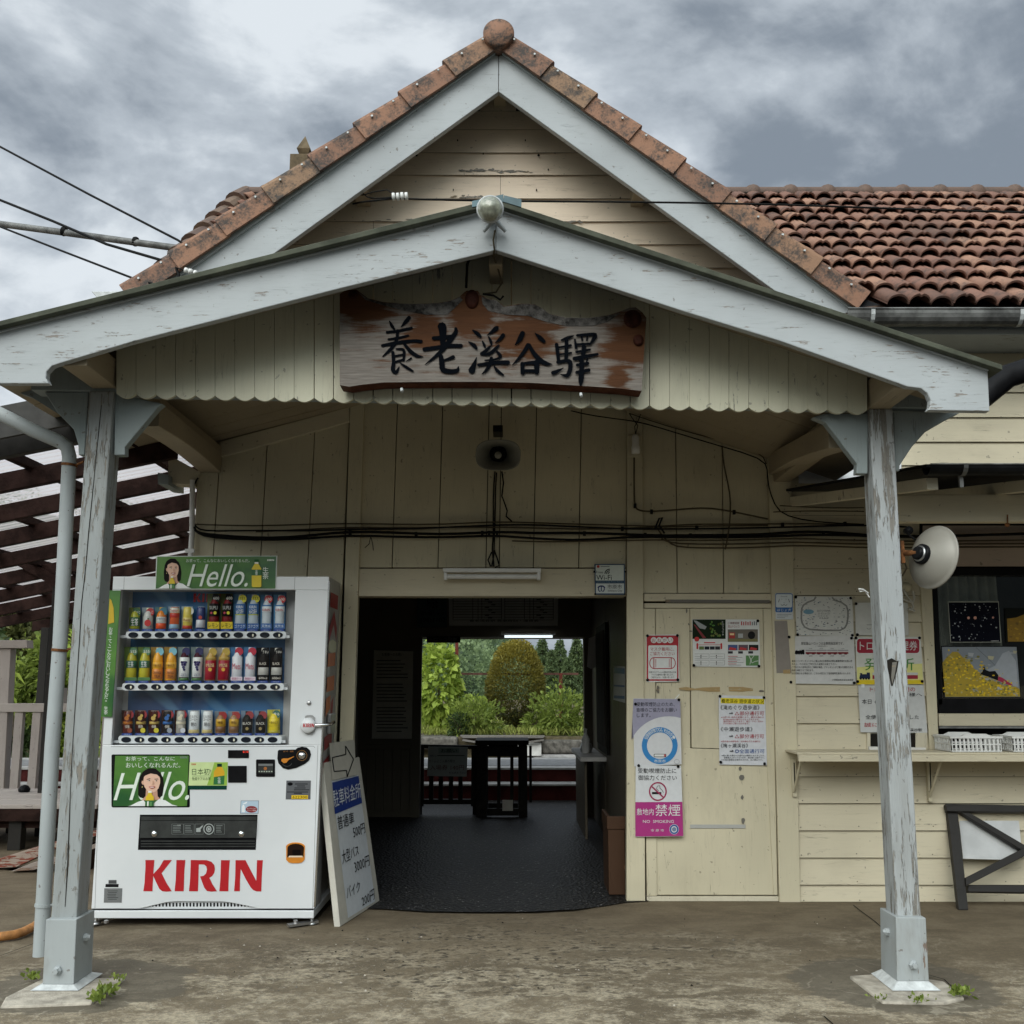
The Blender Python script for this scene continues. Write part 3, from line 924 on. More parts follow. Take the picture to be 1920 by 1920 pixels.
# gable weatherboards
b = MB()
ys = [140, 208, 243, 286, 328, 372, 415, 458, 502, 545, 590]
for y0, y1 in zip(ys, ys[1:]):
    ym = (y0 + y1) / 2
    xl, xr = 935 - (ym - 150) * 1.47, 935 + (ym - 150) * 1.36
    if 320 < y0 < 330 or 410 < y0 < 420:
        xc = 938 if y0 < 400 else 700
        clap(b, xl, xc, y0 + .6, y1, M['cream_gable'])
        clap(b, xc + .7, xr, y0 + .6, y1, M['cream_gable'])
    else:
        clap(b, xl, xr, y0 + .6, y1, M['cream_gable'])
gw = part(b, 'gable_weatherboards')
b = MB()
for (fx0, fx1, fy, n_) in ((862, 926, 319, 26), (932, 996, 321, 26), (842, 905, 369, 14), (700, 780, 413, 8), (1070, 1100, 415, 5)):
    for k in range(n_):
        x, y = R.uniform(fx0, fx1), fy + R.gauss(0, 1.4)
        w, h = R.uniform(3, 9), R.uniform(0.6, 2.2)
        pts = [(x + w * math.cos(t) * R.uniform(.5, 1), y + h * math.sin(t) * R.uniform(.4, 1.1)) for t in np.linspace(0, 5.7, 8)]
        b.pp(WALL, pts, M['stripped'], 0.0215 + 0.00004 * k)
    part(b, 'flaked_paint', gw)
    b = MB()
for pts in ():
    b.pp(WALL, [(x, y) for x, y in pts], M['stripped'], 0.022)
    part(b, 'flaked_paint', gw)
    b = MB()
for x, y in ((781, 291), (1010, 291), (1163, 371), (874, 410), (906, 288), (1028, 318), (858, 263), (850, 356), (1006, 356), (985, 263)):
    b.ell(WALL, x, y, 2.6 if x in (781, 1010) else 1.2, 2.6 if x in (781, 1010) else 2.2, M['dark_gap'], 0.023, 10)
part(b, 'nail_holes', gw)

# gable bargeboards, moulding and purlin ends
GB = YP(YG)
b = MB()
b.slab(GB, [(934.6, 95), (934.6, 172), (330, 608), (262, 571)], M['grey_board'], 0, 0.045)
bb = part(b, 'bargeboard', bevel=0.004)
b = MB()
b.slab(GB, [(935.4, 95), (1602, 583), (1532, 602), (935.4, 172)], M['grey_board'], 0, 0.045)
part(b, 'bargeboard', bevel=0.004)
b = MB()
b.slab(GB, [(935, 84), (935, 95), (262, 571), (252, 562)], M['grey_board_worn'], 0.02, 0.06)
b.slab(GB, [(935, 84), (1612, 576), (1602, 583), (935, 95)], M['grey_board_worn'], 0.02, 0.06)
part(b, 'verge_moulding')
for x0, x1, y0, y1 in ((926, 949, 150, 202), (670, 695, 340, 388), (1182, 1206, 340, 388)):
    b = MB()
    q = [P(x0, y1, YW - 0.01), P(x1, y1, YW - 0.01)]
    w = q[1].x - q[0].x
    b.box(q[0].x, q[1].x, YG + 0.05, YW + 0.1, q[0].z, q[0].z + w * 1.3, M['cream_beam'])
    part(b, 'purlin', bevel=0.005)

# gable roof: two slopes running back into the main roof
A, L, Rr = P(935, 82, YG), P(245, 567, YG), P(1618, 580, YG)
b = MB()
for e in (L, Rr):
    d = (e - A).normalized()
    up = Vector((-d.z, 0, d.x)) if d.x < 0 else Vector((d.z, 0, -d.x)) * -1
    up = Vector((0, 1, 0)).cross(d)
    if up.z < 0:
        up = -up
    q = [A, e, e + up * 0.04, A + up * 0.04]
    b.prism(q, (0, 2.2, 0), M['old_tile'])
part(b, 'gable_roof_slope')


# verge tiles along the gable
def verge(b, p0, p1, n, ts):
    d = (p1 - p0) / n
    dn = d.normalized()
    up = Vector((0, 1, 0)).cross(dn)
    if up.z < 0:
        up = -up
    for k in range(n):
        s0, s1 = p0 + d * k, p0 + d * (k + 1.06)
        t = ts[k % len(ts)]
        i0 = len(b.f)
        hi, lo = 0.085, 0.105
        sec = []
        for q, h, fy in ((s0, hi, 0.0), (s1, lo, -0.018)):
            o = q + Vector((0, fy - 0.055, 0))
            bot = o - up * 0.045
            r = 0.03
            top = o + up * h
            pr = [bot + Vector((0, 0.022, 0)), bot, o + up * (h - r), o + up * (h - r * .3) + Vector((0, r * .35, 0)), top + Vector((0, r * 1.2, 0)), top + Vector((0, 0.30, 0)), top + Vector((0, 0.30, 0)) - up * 0.022, o + up * (h - 0.022) + Vector((0, 0.03, 0)), o + up * 0.02 + Vector((0, 0.022, 0))]
            sec.append(pr)
        b.loft(sec, M['verge_tile'], False)
        b.tt += [t] * (len(b.f) - i0)
        for u in (0.25, 0.72):
            q = s0 + d * u + up * (hi - 0.035) + Vector((0, -0.072, 0))
            i0 = len(b.f)
            b.lathe([(0.007, 0.012), (0.009, 0.004), (0.004, -0.004)], q, (0, -1, 0.0), M['skirt_metal'], 6)
            b.tt += [0.5] * (len(b.f) - i0)


A1 = P(935, 84, YG)
b = MB()
b.tt = []
tts = [0.75, 0.3, 0.55, 0.2, 0.85, 0.45, 0.6, 0.15, 0.7]
verge(b, A1, P(252, 560, YG), 8, tts)
verge(b, A1, P(1604, 572, YG), 8, tts[3:] + tts[:3])
part(b, 'verge_tiles', tint=b.tt)
# round cap tile at the peak, ridge rolls behind
b = MB()
b.tt = []
cz = P(935, 63, YG - 0.08)
b.lathe([(0.0, 0), (0.088, 0.0), (0.098, -0.012), (0.098, -0.10), (0.094, -0.11)], cz + Vector((0, -0.02, 0)), (0, -1, 0), M['verge_tile'], 32)
b.lathe([(0.085, 0.0), (0.085, 2.2)], cz + Vector((0, 0.08, -0.02)), (0, 1, 0), M['old_tile'], 16)
part(b, 'ridge_cap_tile', tint=[0.35] * len(b.f))

# main roof
ZE, YE, SL, YR = 3.50, 5.92, 0.818, 8.2
XL, XR = -2.30, 7.0
ZR = ZE + SL * (YR - YE)
rows = 12
slen = (YR - YE) / rows
V, Fc, tt, fsm = [], [], [], []
mod = 0.134
prof = []
for t in (0, .03, .08, .15, .25, .36, .46, .57, .67, .77, .84, .89, .92, 1.0):
    prof.append((t, 0.050 * math.sqrt(max(0.0, 1 - ((t - 0.46) / 0.46) ** 2)) if t < 0.92 else 0.0))
ncol = int((XR - XL) / mod)
nrm = Vector((0, -SL, 1)).normalized()
up3 = Vector((0, nrm.y, nrm.z))
for r in range(rows):
    ya, yb = YE + slen * r - 0.03, YE + slen * (r + 1) + 0.02
    za, zb = ZE + SL * (ya - YE), ZE + SL * (yb - YE)
    for c in range(ncol):
        x0 = XL + c * mod
        gz_ = A.z - (A.z - Rr.z) / (Rr.x - A.x) * abs(x0 + mod * .5 - A.x)
        if za < gz_ + 0.04 and L.x - 0.1 < x0 < Rr.x + 0.06:
            continue
        j = R.uniform(-0.007, 0.009)
        t = R.random()
        if c % 2:
            t = min(1, t + 0.12)
        o = len(V)
        m = len(prof)
        jy = R.uniform(-0.012, 0.012)
        for (y, z, lift) in ((ya + jy, za, 0.052 + j), (yb, zb, 0.004)):
            for th in (0.0, -0.013):
                for (u, h) in prof:
                    hh = h
                    if c % 2 and abs(u - 0.46) < 0.06:
                        hh -= 0.012
                    q = Vector((x0 + u * mod * 1.0, y, z)) + up3 * (hh + lift + th)
                    V.append(tuple(q))
        for i in range(m - 1):
            Fc.append([o + i, o + i + 1, o + 2 * m + i + 1, o + 2 * m + i])
            Fc.append([o + m + i, o + m + i + 1, o + i + 1, o + i])
            Fc.append([o + m + i + 1, o + m + i, o + 3 * m + i, o + 3 * m + i + 1])
            tt += [t, t * 0.3, t]
            fsm += [True, False, False]
b = MB()
b.add(V, Fc, M['roof_tile'], False)
b.sm = list(fsm)
i0 = len(b.f)
b.prism([(XL, YE + 0.02, ZE - 0.03), (XL, YR, ZR - 0.03), (XL, YR + 2.4, ZE - 0.2), (XL, YR + 2.4, ZE - 0.24), (XL, YR, ZR - 0.08), (XL, YE + 0.02, ZE - 0.08)], (XR - XL, 0, 0), M['old_tile'])
tt += [0.2] * (len(b.f) - i0)
part(b, 'roof_tiles', tint=tt)
# ridge course with humped joints
b = MB()
b.lathe([(0.062, 0), (0.062, XR - XL)], (XL, YR, ZR + 0.030), (1, 0, 0), M['old_tile'], 14)
for k in range(28):
    x = XL + 0.2 + k * 0.32
    b.lathe([(0.062, -0.055), (0.078, -0.03), (0.085, 0), (0.078, 0.03), (0.062, 0.055)], (x, YR, ZR + 0.030), (1, 0, 0), M['old_tile'], 14)
b.box(XL, XR, YR - 0.06, YR + 0.06, ZR - 0.05, ZR + 0.02, M['dark_gap'])
part(b, 'ridge_tiles', tint=[0.15 + 0.3 * R.random() for _ in b.f])
# rolled tiles down the left-hand end of the main roof
b = MB()
n = 9
for k in range(n):
    y0, y1 = YE - 0.04 + (YR - YE) * k / n, YE + (YR - YE) * (k + 1.1) / n
    for dx, rr in ((0.02, 0.085), (0.2, 0.06)):
        secs = []
        for y, rad in ((y0, rr), (y1, rr * 0.82)):
            z = ZE + SL * (y - YE) + 0.03
            o = Vector((XL + dx, y, z)) + up3 * (0.02 if y == y0 else -0.005)
            secs.append([o + Vector((math.cos(q) * rad, 0, 0)) + up3 * (math.sin(q) * rad) for q in np.linspace(-0.3, math.pi + 0.3, 9)] + [o - up3 * 0.02])
        b.loft(secs, M['old_tile'], False)
part(b, 'end_tiles', tint=[R.random() for _ in b.f])
# roof finial
b = MB()
fy = 8.15
p = P(546, 326, fy)
q = P(586, 296, fy)
b.box(p.x, q.x, fy - 0.07, fy + 0.1, p.z - 0.1, q.z, M['bronze'])
s0 = P(560, 293, fy)
s1 = P(582, 293, fy)
cx = (s0.x + s1.x) / 2
w = (s1.x - s0.x) / 2
zb, zm, zt = s0.z - 0.01, P(570, 284, fy).z, P(572, 256, fy).z
for za, zb2, wa, wb in ((zb, zm, w * 0.7, w * 1.15), (zm, zt, w * 1.15, 0.002)):
    b.loft([[(cx - wa, fy - wa, za), (cx + wa, fy - wa, za), (cx + wa, fy + wa, za), (cx - wa, fy + wa, za)],
            [(cx - wb, fy - wb, zb2), (cx + wb, fy - wb, zb2), (cx + wb, fy + wb, zb2), (cx - wb, fy + wb, zb2)]], M['bronze'])
part(b, 'roof_finial', bevel=0.003)

# main eave: gutter, fascia, soffit, lead flashing at the gable foot
b = MB()
gx0 = P(1590, 580, 5.78).x
zg = P(1700, 578, 5.78).z
secs = []
for x in (gx0, 7.0):
    o = [Vector((x, 5.78 + 0.07 + 0.07 * math.cos(a), zg + 0.0 - 0.085 * math.sin(a))) for a in np.linspace(math.pi, 0, 11)]
    i = [Vector((x, 5.78 + 0.07 + 0.064 * math.cos(a), zg + 0.0 - 0.079 * math.sin(a))) for a in np.linspace(0, math.pi, 11)]
    secs.append(o + i)
b.loft(secs, M['zinc'])
b.tube([(gx0, 5.78, zg), (7.0, 5.78, zg)], 0.006, M['zinc'], 6)
for px in (1638, 1918):
    x = P(px, 590, 5.78).x
    b.loft([[Vector((x + dx, 5.78 + 0.07 + 0.074 * math.cos(a), zg - 0.089 * math.sin(a))) for a in np.linspace(math.pi, 0, 9)] for dx in (-0.012, 0.012)], M['skirt_metal'], closed=False, cap=False)
part(b, 'gutter')
b = MB()
b.slab(YP(6.22), [(1560, 624), (2650, 622), (2650, 652), (1560, 652)], M['grey_board'], 0, 0.05)
b.box(XL, 7.0, 5.93, 6.3, ZE - 0.16, ZE - 0.09, M['grey_board_worn'])
part(b, 'eave_fascia')
b = MB()
gx = P(171, 560, 5.8).x
b.slab(YP(5.8), [(171, 546), (262, 546), (262, 572), (186, 572), (180, 556)], M['skirt_metal'], 0, 0.12)
part(b, 'gutter_end', bevel=0.004)
b = MB()
b.poly([P(1582, 545, 5.97), P(1650, 572, 5.90), P(1600, 578, 5.90), P(1585, 562, 5.94)], M['black_metal'])
part(b, 'lead_flashing')
b = MB()
b.tube([P(2900, 640, 5.7), P(2200, 676, 5.4), P(1990, 688, 5.3), P(1925, 694, 5.3), P(1888, 706, 5.3), P(1840, 745, 5.3)], 0.065, M['black_metal'], 14)
part(b, 'downpipe')

# ------------------------------------------------------------------ porch
BD = YP(YBD)
lt = lambda x: 385 + (930 - x) * 0.2473
rt = lambda x: 385 + (x - 930) * 0.3283
b = MB()
arc = [(112, 681), (97, 686), (87, 697), (86, 709), (91, 719)]
b.slab(BD, [(929.5, 386), (929.5, 469), (640, 540), (250, 640)] + arc + [(0, 719), (-90, 716), (-90, 637)], M['grey_board_worn'], 0, 0.04)
part(b, 'porch_bargeboard', bevel=0.004)
b = MB()
arc = [(1727, 728), (1739, 737), (1745, 750), (1744, 762), (1740, 769)]
b.slab(BD, [(930.5, 386), (1852, 688), (1856, 771)] + arc[::-1] + [(1702, 725), (1465, 640), (1280, 583), (930.5, 469)], M['grey_board_worn'], 0, 0.04)
part(b, 'porch_bargeboard', bevel=0.004)
b = MB()
b.slab(BD, [(930, 383), (930, 392), (-90, 645), (-90, 636)], M['grey_board_worn'], 0.012, 0.03)
b.slab(BD, [(930, 383), (1854, 686), (1854, 695), (930, 392)], M['grey_board_worn'], 0.012, 0.03)
part(b, 'porch_verge_moulding', bevel=0.002)
b = MB()
pl = YP(YBD - 0.05)
up = 0.022
for pts in ([(928, 372), (928, 383), (-92, 634), (-92, 624)], [(928, 372), (1880, 684), (1880, 694), (928, 383)]):
    b.prism([pl.at(x, y) for x, y in pts], (0, YW - YBD + 0.05, 0), M['roof_metal'])
part(b, 'porch_roof', bevel=0.003)
b = MB()
b.prism([pl.at(x, y, 0.004) for x, y in [(945, 366), (978, 374), (977, 388), (944, 378)]], (0, 2.0, 0), M['ridge_metal'])
b.prism([pl.at(x, y, 0.004) for x, y in [(885, 377), (944, 364), (944, 378), (885, 388)]], (0, 2.0, 0), M['ridge_metal'])
part(b, 'ridge_capping')
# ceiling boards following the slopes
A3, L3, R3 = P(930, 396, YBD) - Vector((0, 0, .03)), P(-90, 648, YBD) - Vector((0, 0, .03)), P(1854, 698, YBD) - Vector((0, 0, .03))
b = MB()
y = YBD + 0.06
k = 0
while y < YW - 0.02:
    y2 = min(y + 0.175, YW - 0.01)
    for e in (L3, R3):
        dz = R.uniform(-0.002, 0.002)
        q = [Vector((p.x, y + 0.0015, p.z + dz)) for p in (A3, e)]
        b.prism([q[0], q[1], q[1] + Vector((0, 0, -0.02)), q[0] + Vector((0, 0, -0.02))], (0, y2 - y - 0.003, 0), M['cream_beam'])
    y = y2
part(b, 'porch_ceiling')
# valance of round-ended boards
VA = YP(4.52)
b = MB()
n = 38
x0, x1 = 218.0, 1626.0
for k in range(n):
    xa, xb = x0 + (x1 - x0) * k / n, x0 + (x1 - x0) * (k + 1) / n
    xm = (xa + xb) / 2
    cy = lambda x: 738 + (x - x0) / (x1 - x0) * 31
    ty = lambda x: (432 + (930 - x) * 0.2473) if x < 930 else (432 + (x - 930) * 0.32)
    g = R.choice([0.25, 0.3, 0.35, 0.4, 1.3])
    pts = [(xa + g, ty(xa)), (xb - g, ty(xb))]
    for a in np.linspace(0, 1, 9):
        xx = xb - g - (xb - xa - 2 * g) * a
        pts.append((xx, cy(xx) + 11.5 * math.sin(math.pi * (0.10 + 0.80 * a)) - 3.5))
    b.slab(VA, pts, M['cream_valance'], R.uniform(-0.0025, 0.0025), 0.018)
val = part(b, 'valance')
b = MB()
b.slab(YP(4.545), [(219, 660), (1626, 660), (1626, 760), (219, 730)], M['dark_gap'], 0, 0.01)
part(b, 'valance_backing')
b = MB()
zl, zr = P(150, 733, 4.58).z, P(1700, 768, 4.58).z
xl, xr = P(60, 730, 4.58).x, P(1780, 770, 4.58).x
b.prism([(xl, 4.565, zl), (xr, 4.565, zr), (xr, 4.565, zr + 0.12), (xl, 4.565, zl + 0.12)], (0, 0.11, 0), M['grey_bracket'])
part(b, 'tie_beam', bevel=0.004)


def porch_post(front, sleeve, skirt, mat, pad, bolts, pth=0.12):
    b = MB()
    b.slab(YP(YPO), front, mat, 0, pth)
    po = part(b, 'porch_post', bevel=0.006)
    b = MB()
    S = YP(4.51)
    b.slab(S, sleeve, M['grey_metal'], 0, 0.19)
    f = [S.at(*p) for p in sleeve]
    sl = part(b, 'post_sleeve', po, bevel=0.003)
    b = MB()
    z0 = 0.011
    top = [f[3], f[2]]
    ya, yb = 4.51, 4.70
    zt = top[0].z
    t = [Vector((top[0].x, ya, zt)), Vector((top[1].x, ya, zt)), Vector((top[1].x, yb, zt)), Vector((top[0].x, yb, zt))]
    e = 0.034
    bt = [Vector((top[0].x - e, ya - e, z0)), Vector((top[1].x + e, ya - e, z0)), Vector((top[1].x + e, yb + e, z0)), Vector((top[0].x - e, yb + e, z0))]
    b.loft([bt, t], M['skirt_metal'])
    part(b, 'base_flange', po, bevel=0.004)
    b = MB()
    q = [G(x, y, 0.010) for x, y in pad]
    b.prism([v - Vector((0, 0, 0.03)) for v in q], (0, 0, 0.028), M['concrete'])
    part(b, 'footing', po, bevel=0.008)
    for (x, y, side) in bolts:
        b = MB()
        if side == 0:
            b.lathe([(0.018, 0), (0.018, 0.012), (0.011, 0.018), (0.011, 0.03)], S.at(x, y), (0, -1, 0), M['grey_metal'], 6, False)
        else:
            p = P(x, y, 4.60)
            b.lathe([(0.016, -0.004), (0.016, 0.012), (0.010, 0.018), (0.010, 0.026)], Vector((side_x(sleeve, S, side, p.z), 4.60, p.z)), (side, 0, 0), M['grey_metal'], 6, False)
        part(b, 'bolt', po)
    return po


def side_x(sleeve, S, side, z):
    a, c = (S.at(*sleeve[1]), S.at(*sleeve[2])) if side > 0 else (S.at(*sleeve[0]), S.at(*sleeve[3]))
    t = (a.z - z) / (a.z - c.z)
    return a.x + (c.x - a.x) * t


lp = porch_post([(167, 733), (213, 733), (142.5, 1735), (94, 1735)], [(86, 1724), (143.5, 1724), (138, 1846), (79.5, 1846)], None, M['grey_post'],
                [(10, 1868), (82, 1832), (236, 1832), (172, 1878), (60, 1884), (0, 1886)], [(109, 1819, 0), (157, 1757, 1)])
rp = porch_post([(1630, 766), (1674, 766), (1727.5, 1726), (1680.5, 1726)], [(1680, 1720), (1736, 1721), (1742, 1840), (1682.5, 1840)], None, M['grey_post_worn'],
                [(1592, 1828), (1655, 1824), (1770, 1838), (1808, 1868), (1770, 1878), (1655, 1877)], [(1711, 1808, 0), (1666, 1747, -1)])
b = MB()        # splintered hollow in the right post
PF = YP(YPO)
b.pp(PF, [(1663, 1238), (1672, 1234), (1682, 1240), (1685, 1238), (1683, 1252), (1678, 1272), (1674, 1286), (1671, 1286), (1668, 1270), (1664, 1252)], M['dark_gap'], 0.002)
b.pp(PF, [(1673, 1242), (1682, 1241), (1677, 1268), (1673, 1284), (1671, 1270)], M['stripped'], 0.004)
part(b, 'splintered_hollow', rp)
b = MB()        # long drying crack in the left post
b.line(PF, [(190, 760, 1.2), (186, 800, 1.6), (178, 880, 1.2), (172, 940, 1.6), (166, 1000, 1.8), (161, 1060, 1.5), (153, 1130, 1.6), (149, 1200, 1.8), (143, 1290, 1.4), (136, 1400, 1.4), (132, 1480, 1.2), (130, 1540, 2.0), (127, 1620, 2.4), (122, 1700, 1.2)], 1.5, M['dark_gap'], 0.0015)
part(b, 'drying_crack', lp)
for po, pts in ((lp, [(215, 737), (305, 757), (296, 764), (234, 838), (234, 853), (214, 853)]), (lp, [(83, 735), (166, 735), (158, 853), (147, 853), (146, 832), (138, 805), (107, 773)])):
    b = MB()
    b.slab(YP(YPO + 0.03), pts, M['grey_bracket'], 0, 0.05)
    part(b, 'bracket', po, bevel=0.004)
for pts in ([(1524, 782), (1548, 775), (1628, 775), (1627, 888), (1606, 888), (1607, 870), (1548, 792)], [(1675, 772), (1800, 774), (1776, 786), (1735, 810), (1710, 838), (1687, 873), (1687, 883), (1678, 883)]):
    b = MB()
    b.slab(YP(YPO + 0.03), pts, M['grey_bracket'], 0, 0.05)
    part(b, 'bracket', rp, bevel=0.004)
b = MB()
b.slab(YP(YPO + 0.2), [(-40, 700), (11, 722), (83, 735), (122, 782), (112, 778), (60, 745), (11, 727)], M['grey_bracket'], 0, 0.05)
part(b, 'eave_soffit')
# eave purlins on the posts, ridge purlin, curved braces
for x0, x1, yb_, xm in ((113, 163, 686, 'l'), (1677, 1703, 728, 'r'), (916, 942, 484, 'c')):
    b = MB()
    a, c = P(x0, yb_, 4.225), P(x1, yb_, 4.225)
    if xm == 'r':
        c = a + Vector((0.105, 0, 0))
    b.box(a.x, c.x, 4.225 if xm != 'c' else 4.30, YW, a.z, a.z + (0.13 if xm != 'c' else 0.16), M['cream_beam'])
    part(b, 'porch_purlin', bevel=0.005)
for ft, bt, bb_, wl, fy_ in (((300, 752), (416, 850), (416, 888), -1, 4.72), ((1552, 790), (1440, 852), (1440, 892), 1, 4.72)):
    f0, k0, k1 = P(*ft, fy_), P(*bt, YW - 0.02), P(*bb_, YW - 0.02)
    w = Vector((0.13 * wl, 0, 0))
    h = k0.z - k1.z
    secs = []
    for t in np.linspace(0, 1, 8):
        top = f0.lerp(k0, t)
        bot = top - Vector((0, 0, h * 0.95 - 0.02 * math.sin(math.pi * t)))
        secs.append([top, top + w, bot + w, bot])
    b = MB()
    b.loft(secs, M['cream_beam'])
    part(b, 'curved_brace', bevel=0.005)
b = MB()
b.slab(YP(YW - 0.03), [(412, 828), (655, 763), (655, 790), (412, 857)], M['cream_h'], 0, 0.04)
b.slab(YP(YW - 0.03), [(316, 852), (376, 886), (362, 909), (315, 906)], M['cream_h'], 0, 0.12)
part(b, 'frieze_board', bevel=0.003)
b = MB()
b.slab(YP(YW - 0.1), [(296, 886), (316, 890), (316, 909), (296, 907)], M['grey_bracket'], 0, 0.3)
part(b, 'eave_end_block')
# rainwater pipe at the left post
b = MB()
YD = 4.72
b.tube([P(-60, 742, YD), P(0, 776, YD), P(60, 806, YD), P(112, 828, YD), P(126, 838, YD), P(130, 856, YD), P(129, 880, YD), P(113, 1200, YD), P(98, 1400, YD), P(76, 1792, YD)], 0.0325, M['pipe'], 18)
dpz = part(b, 'rain_pipe')
for y, m_ in ((872, M['rust']), (1219, M['rust']), (1697, M['pipe'])):
    t = {872: 130, 1219: 112, 1697: 81.5}[y]
    b = MB()
    c = P(t, y, YD)
    b.lathe([(0.034, -0.006), (0.0365, -0.006), (0.0365, 0.006), (0.034, 0.006)], c, (0.08, 0, 1), m_, 18, False)
    b.tube([c + Vector((0.034, -0.005, 0)), c + Vector((0.075, -0.02, 0.012))], 0.005, m_, 6)
    part(b, 'pipe_strap', dpz)
b = MB()
b.tube([P(361, 900, 6.26), P(360, 1000, 6.26), P(357, 1048, 6.26), P(352, 1330, 6.26)], 0.017, M['white_plastic'], 10)
cw = part(b, 'wall_conduit')
b = MB()
b.srect(YP(6.24), 347, 1029, 364, 1036, M['white_plastic'], 0, 0.02)
part(b, 'conduit_clamp', cw)

# ------------------------------------------------------------------ awning over the ticket window
b = MB()
gp, gq = P(1737, 876, 4.80), P(2700, 876, 4.80)
wp, wq = P(1470, 922, YW), Vector((gq.x + 1.5, YW, P(1470, 922, YW).z))
b.prism([wp, gp, gp + Vector((0, 0, .015)), wp + Vector((0, 0, .015))], (4.0, 0, 0), M['black_metal'])
part(b, 'awning_roof')
b = MB()
for x, ya, yb2 in ((0, 4.34, YW),):
    pass
a0 = P(1683, 893, 4.40)
for dx in (0.0, 0.5, 1.0, 1.5, 2.0):
    f0 = Vector((gp.x + 0.03 + dx * 1.1, 4.88, gp.z - 0.035))
    k0 = Vector((wp.x + 0.02 + dx * 1.1, YW, wp.z - 0.035))
    b.prism([f0, f0 + Vector((0.055, 0, 0)), f0 + Vector((0.055, 0, -0.06)), f0 + Vector((0, 0, -0.06))], k0 - f0, M['cream_worn'])
part(b, 'awning_rafters', bevel=0.003)
b = MB()
b.slab(YP(5.2), [(1655, 928), (2600, 922), (2600, 978), (1672, 978)], M['cream_h'], 0, 0.07)
part(b, 'awning_beam', bevel=0.004)
b = MB()
zg2 = gp.z + 0.005
secs = []
for x in (gp.x, 7.0):
    o = [Vector((x, 4.75 + 0.05 + 0.05 * math.cos(a), zg2 - 0.045 * math.sin(a))) for a in np.linspace(math.pi, 0, 9)]
    i = [Vector((x, 4.75 + 0.05 + 0.046 * math.cos(a), zg2 - 0.041 * math.sin(a))) for a in np.linspace(0, math.pi, 9)]
    secs.append(o + i)
b.loft(secs, M['black_metal'])
b.tube([(gp.x, 4.75, zg2), (7, 4.75, zg2)], 0.004, M['zinc'], 6)
gt = part(b, 'awning_gutter')
b = MB()
x = P(1812, 880, 4.75).x
b.loft([[Vector((x + dx, 4.80 + 0.054 * math.cos(a), zg2 - 0.049 * math.sin(a))) for a in np.linspace(math.pi, 0, 9)] for dx in (-0.011, 0.011)], M['zinc'], closed=False, cap=False)
b.box(x - 0.009, x + 0.009, 4.81, 4.825, zg2 - 0.10, zg2 - 0.03, M['zinc'])
part(b, 'gutter_bracket', gt)
b = MB()
for px in (1889,):
    b.tube([P(px, 965, 5.18), P(px, 980, 5.18)], 0.004, M['rust'], 6)
    b.lathe([(0.006, 0), (0.012, 0.0), (0.012, 0.006), (0.006, 0.006)], P(px, 984, 5.185), (0, 1, 0), M['rust'], 10)
part(b, 'hook', gt)
b = MB()
q = [P(1500, 866, YW - 0.03), P(1735, 866, 6.2), P(1735, 905, 6.2), P(1500, 905, YW - 0.03)]
b.slab(YP(YW - 0.03), [(1498, 868), (1690, 868), (1690, 906), (1498, 906)], M['white_sheet'], 0, 0.01)
part(b, 'awning_flashing')

# ------------------------------------------------------------------ ticket window, sill, counter shelf
b = MB()
b.slab(WALL, [(1724, 1062), (1746, 1062), (1761, 1406), (1743, 1406)], M['cream_v'], 0.03, 0.06)
part(b, 'window_post', bevel=0.003)
WN = MB()
WG = YP(YW + 0.0)
WN.slab(WG, [(1749, 1064), (2640, 1064), (2640, 1079), (1750, 1079)], M['black_plastic'], 0.0, 0.07)
WN.slab(WG, [(1747, 1079), (1757, 1079), (1768, 1322), (1759, 1322)], M['black_plastic'], 0.0, 0.07)
WN.slab(WG, [(1759, 1310), (2640, 1310), (2640, 1337), (1760, 1337)], M['black_plastic'], 0.0, 0.07)
win = part(WN, 'window', bevel=0.003)
b = MB()
b.slab(YP(YW + 0.05), [(1752, 1078), (2640, 1078), (2640, 1312), (1766, 1312)], M['window_glass'], 0, 0.004)
part(b, 'pane', win)
b = MB()
b.slab(WALL, [(1760, 1338), (2640, 1338), (2640, 1361), (1761, 1361)], M['cream_h'], 0.02, 0.06)
b.slab(WALL, [(1761, 1361.5), (2640, 1361.5), (2640, 1366), (1761, 1366)], M['zinc'], 0.012, 0.05)
part(b, 'window_sill', bevel=0.002)
b = MB()
cp = []
cpl = YP(YW + 0.20)
cpl = YP(YW + 0.11)
xa, xb = cpl.at(1740, 1070).x, cpl.at(1872, 1070).x
zt_, zb_ = cpl.at(1800, 1066).z, cpl.at(1800, 1260).z
m = 40
top, bot = [], []
for k in range(m + 1):
    x = xa + (xb - xa) * k / m
    y = YW + 0.12 + 0.03 * math.sin(k * 1.15) + 0.012 * math.sin(k * 2.7)
    top.append((x, y, zt_))
    bot.append((x + (0.01 if k < m else 0), y, zb_))
b.add(top + bot, [[k, k + 1, m + 2 + k, m + 1 + k] for k in range(m)], M['curtain'], True)
part(b, 'curtain')
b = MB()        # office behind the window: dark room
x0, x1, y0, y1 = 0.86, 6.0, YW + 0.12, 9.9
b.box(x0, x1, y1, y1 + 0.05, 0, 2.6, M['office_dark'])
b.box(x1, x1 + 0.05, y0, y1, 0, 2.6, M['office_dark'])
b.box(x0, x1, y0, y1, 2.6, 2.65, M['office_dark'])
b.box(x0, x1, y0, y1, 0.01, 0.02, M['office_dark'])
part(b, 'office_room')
b = MB()
zs = P(1700, 1411, 6.0).z
x0s, x1s = P(1495, 1411, 6.0).x, 5.2
b.prism([(P(1471, 1408, 6.29).x, 6.285, zs), (x0s, 6.0, zs), (x1s, 6.0, zs), (x1s, 6.285, zs)], (0, 0, -0.012), M['cream_h'])
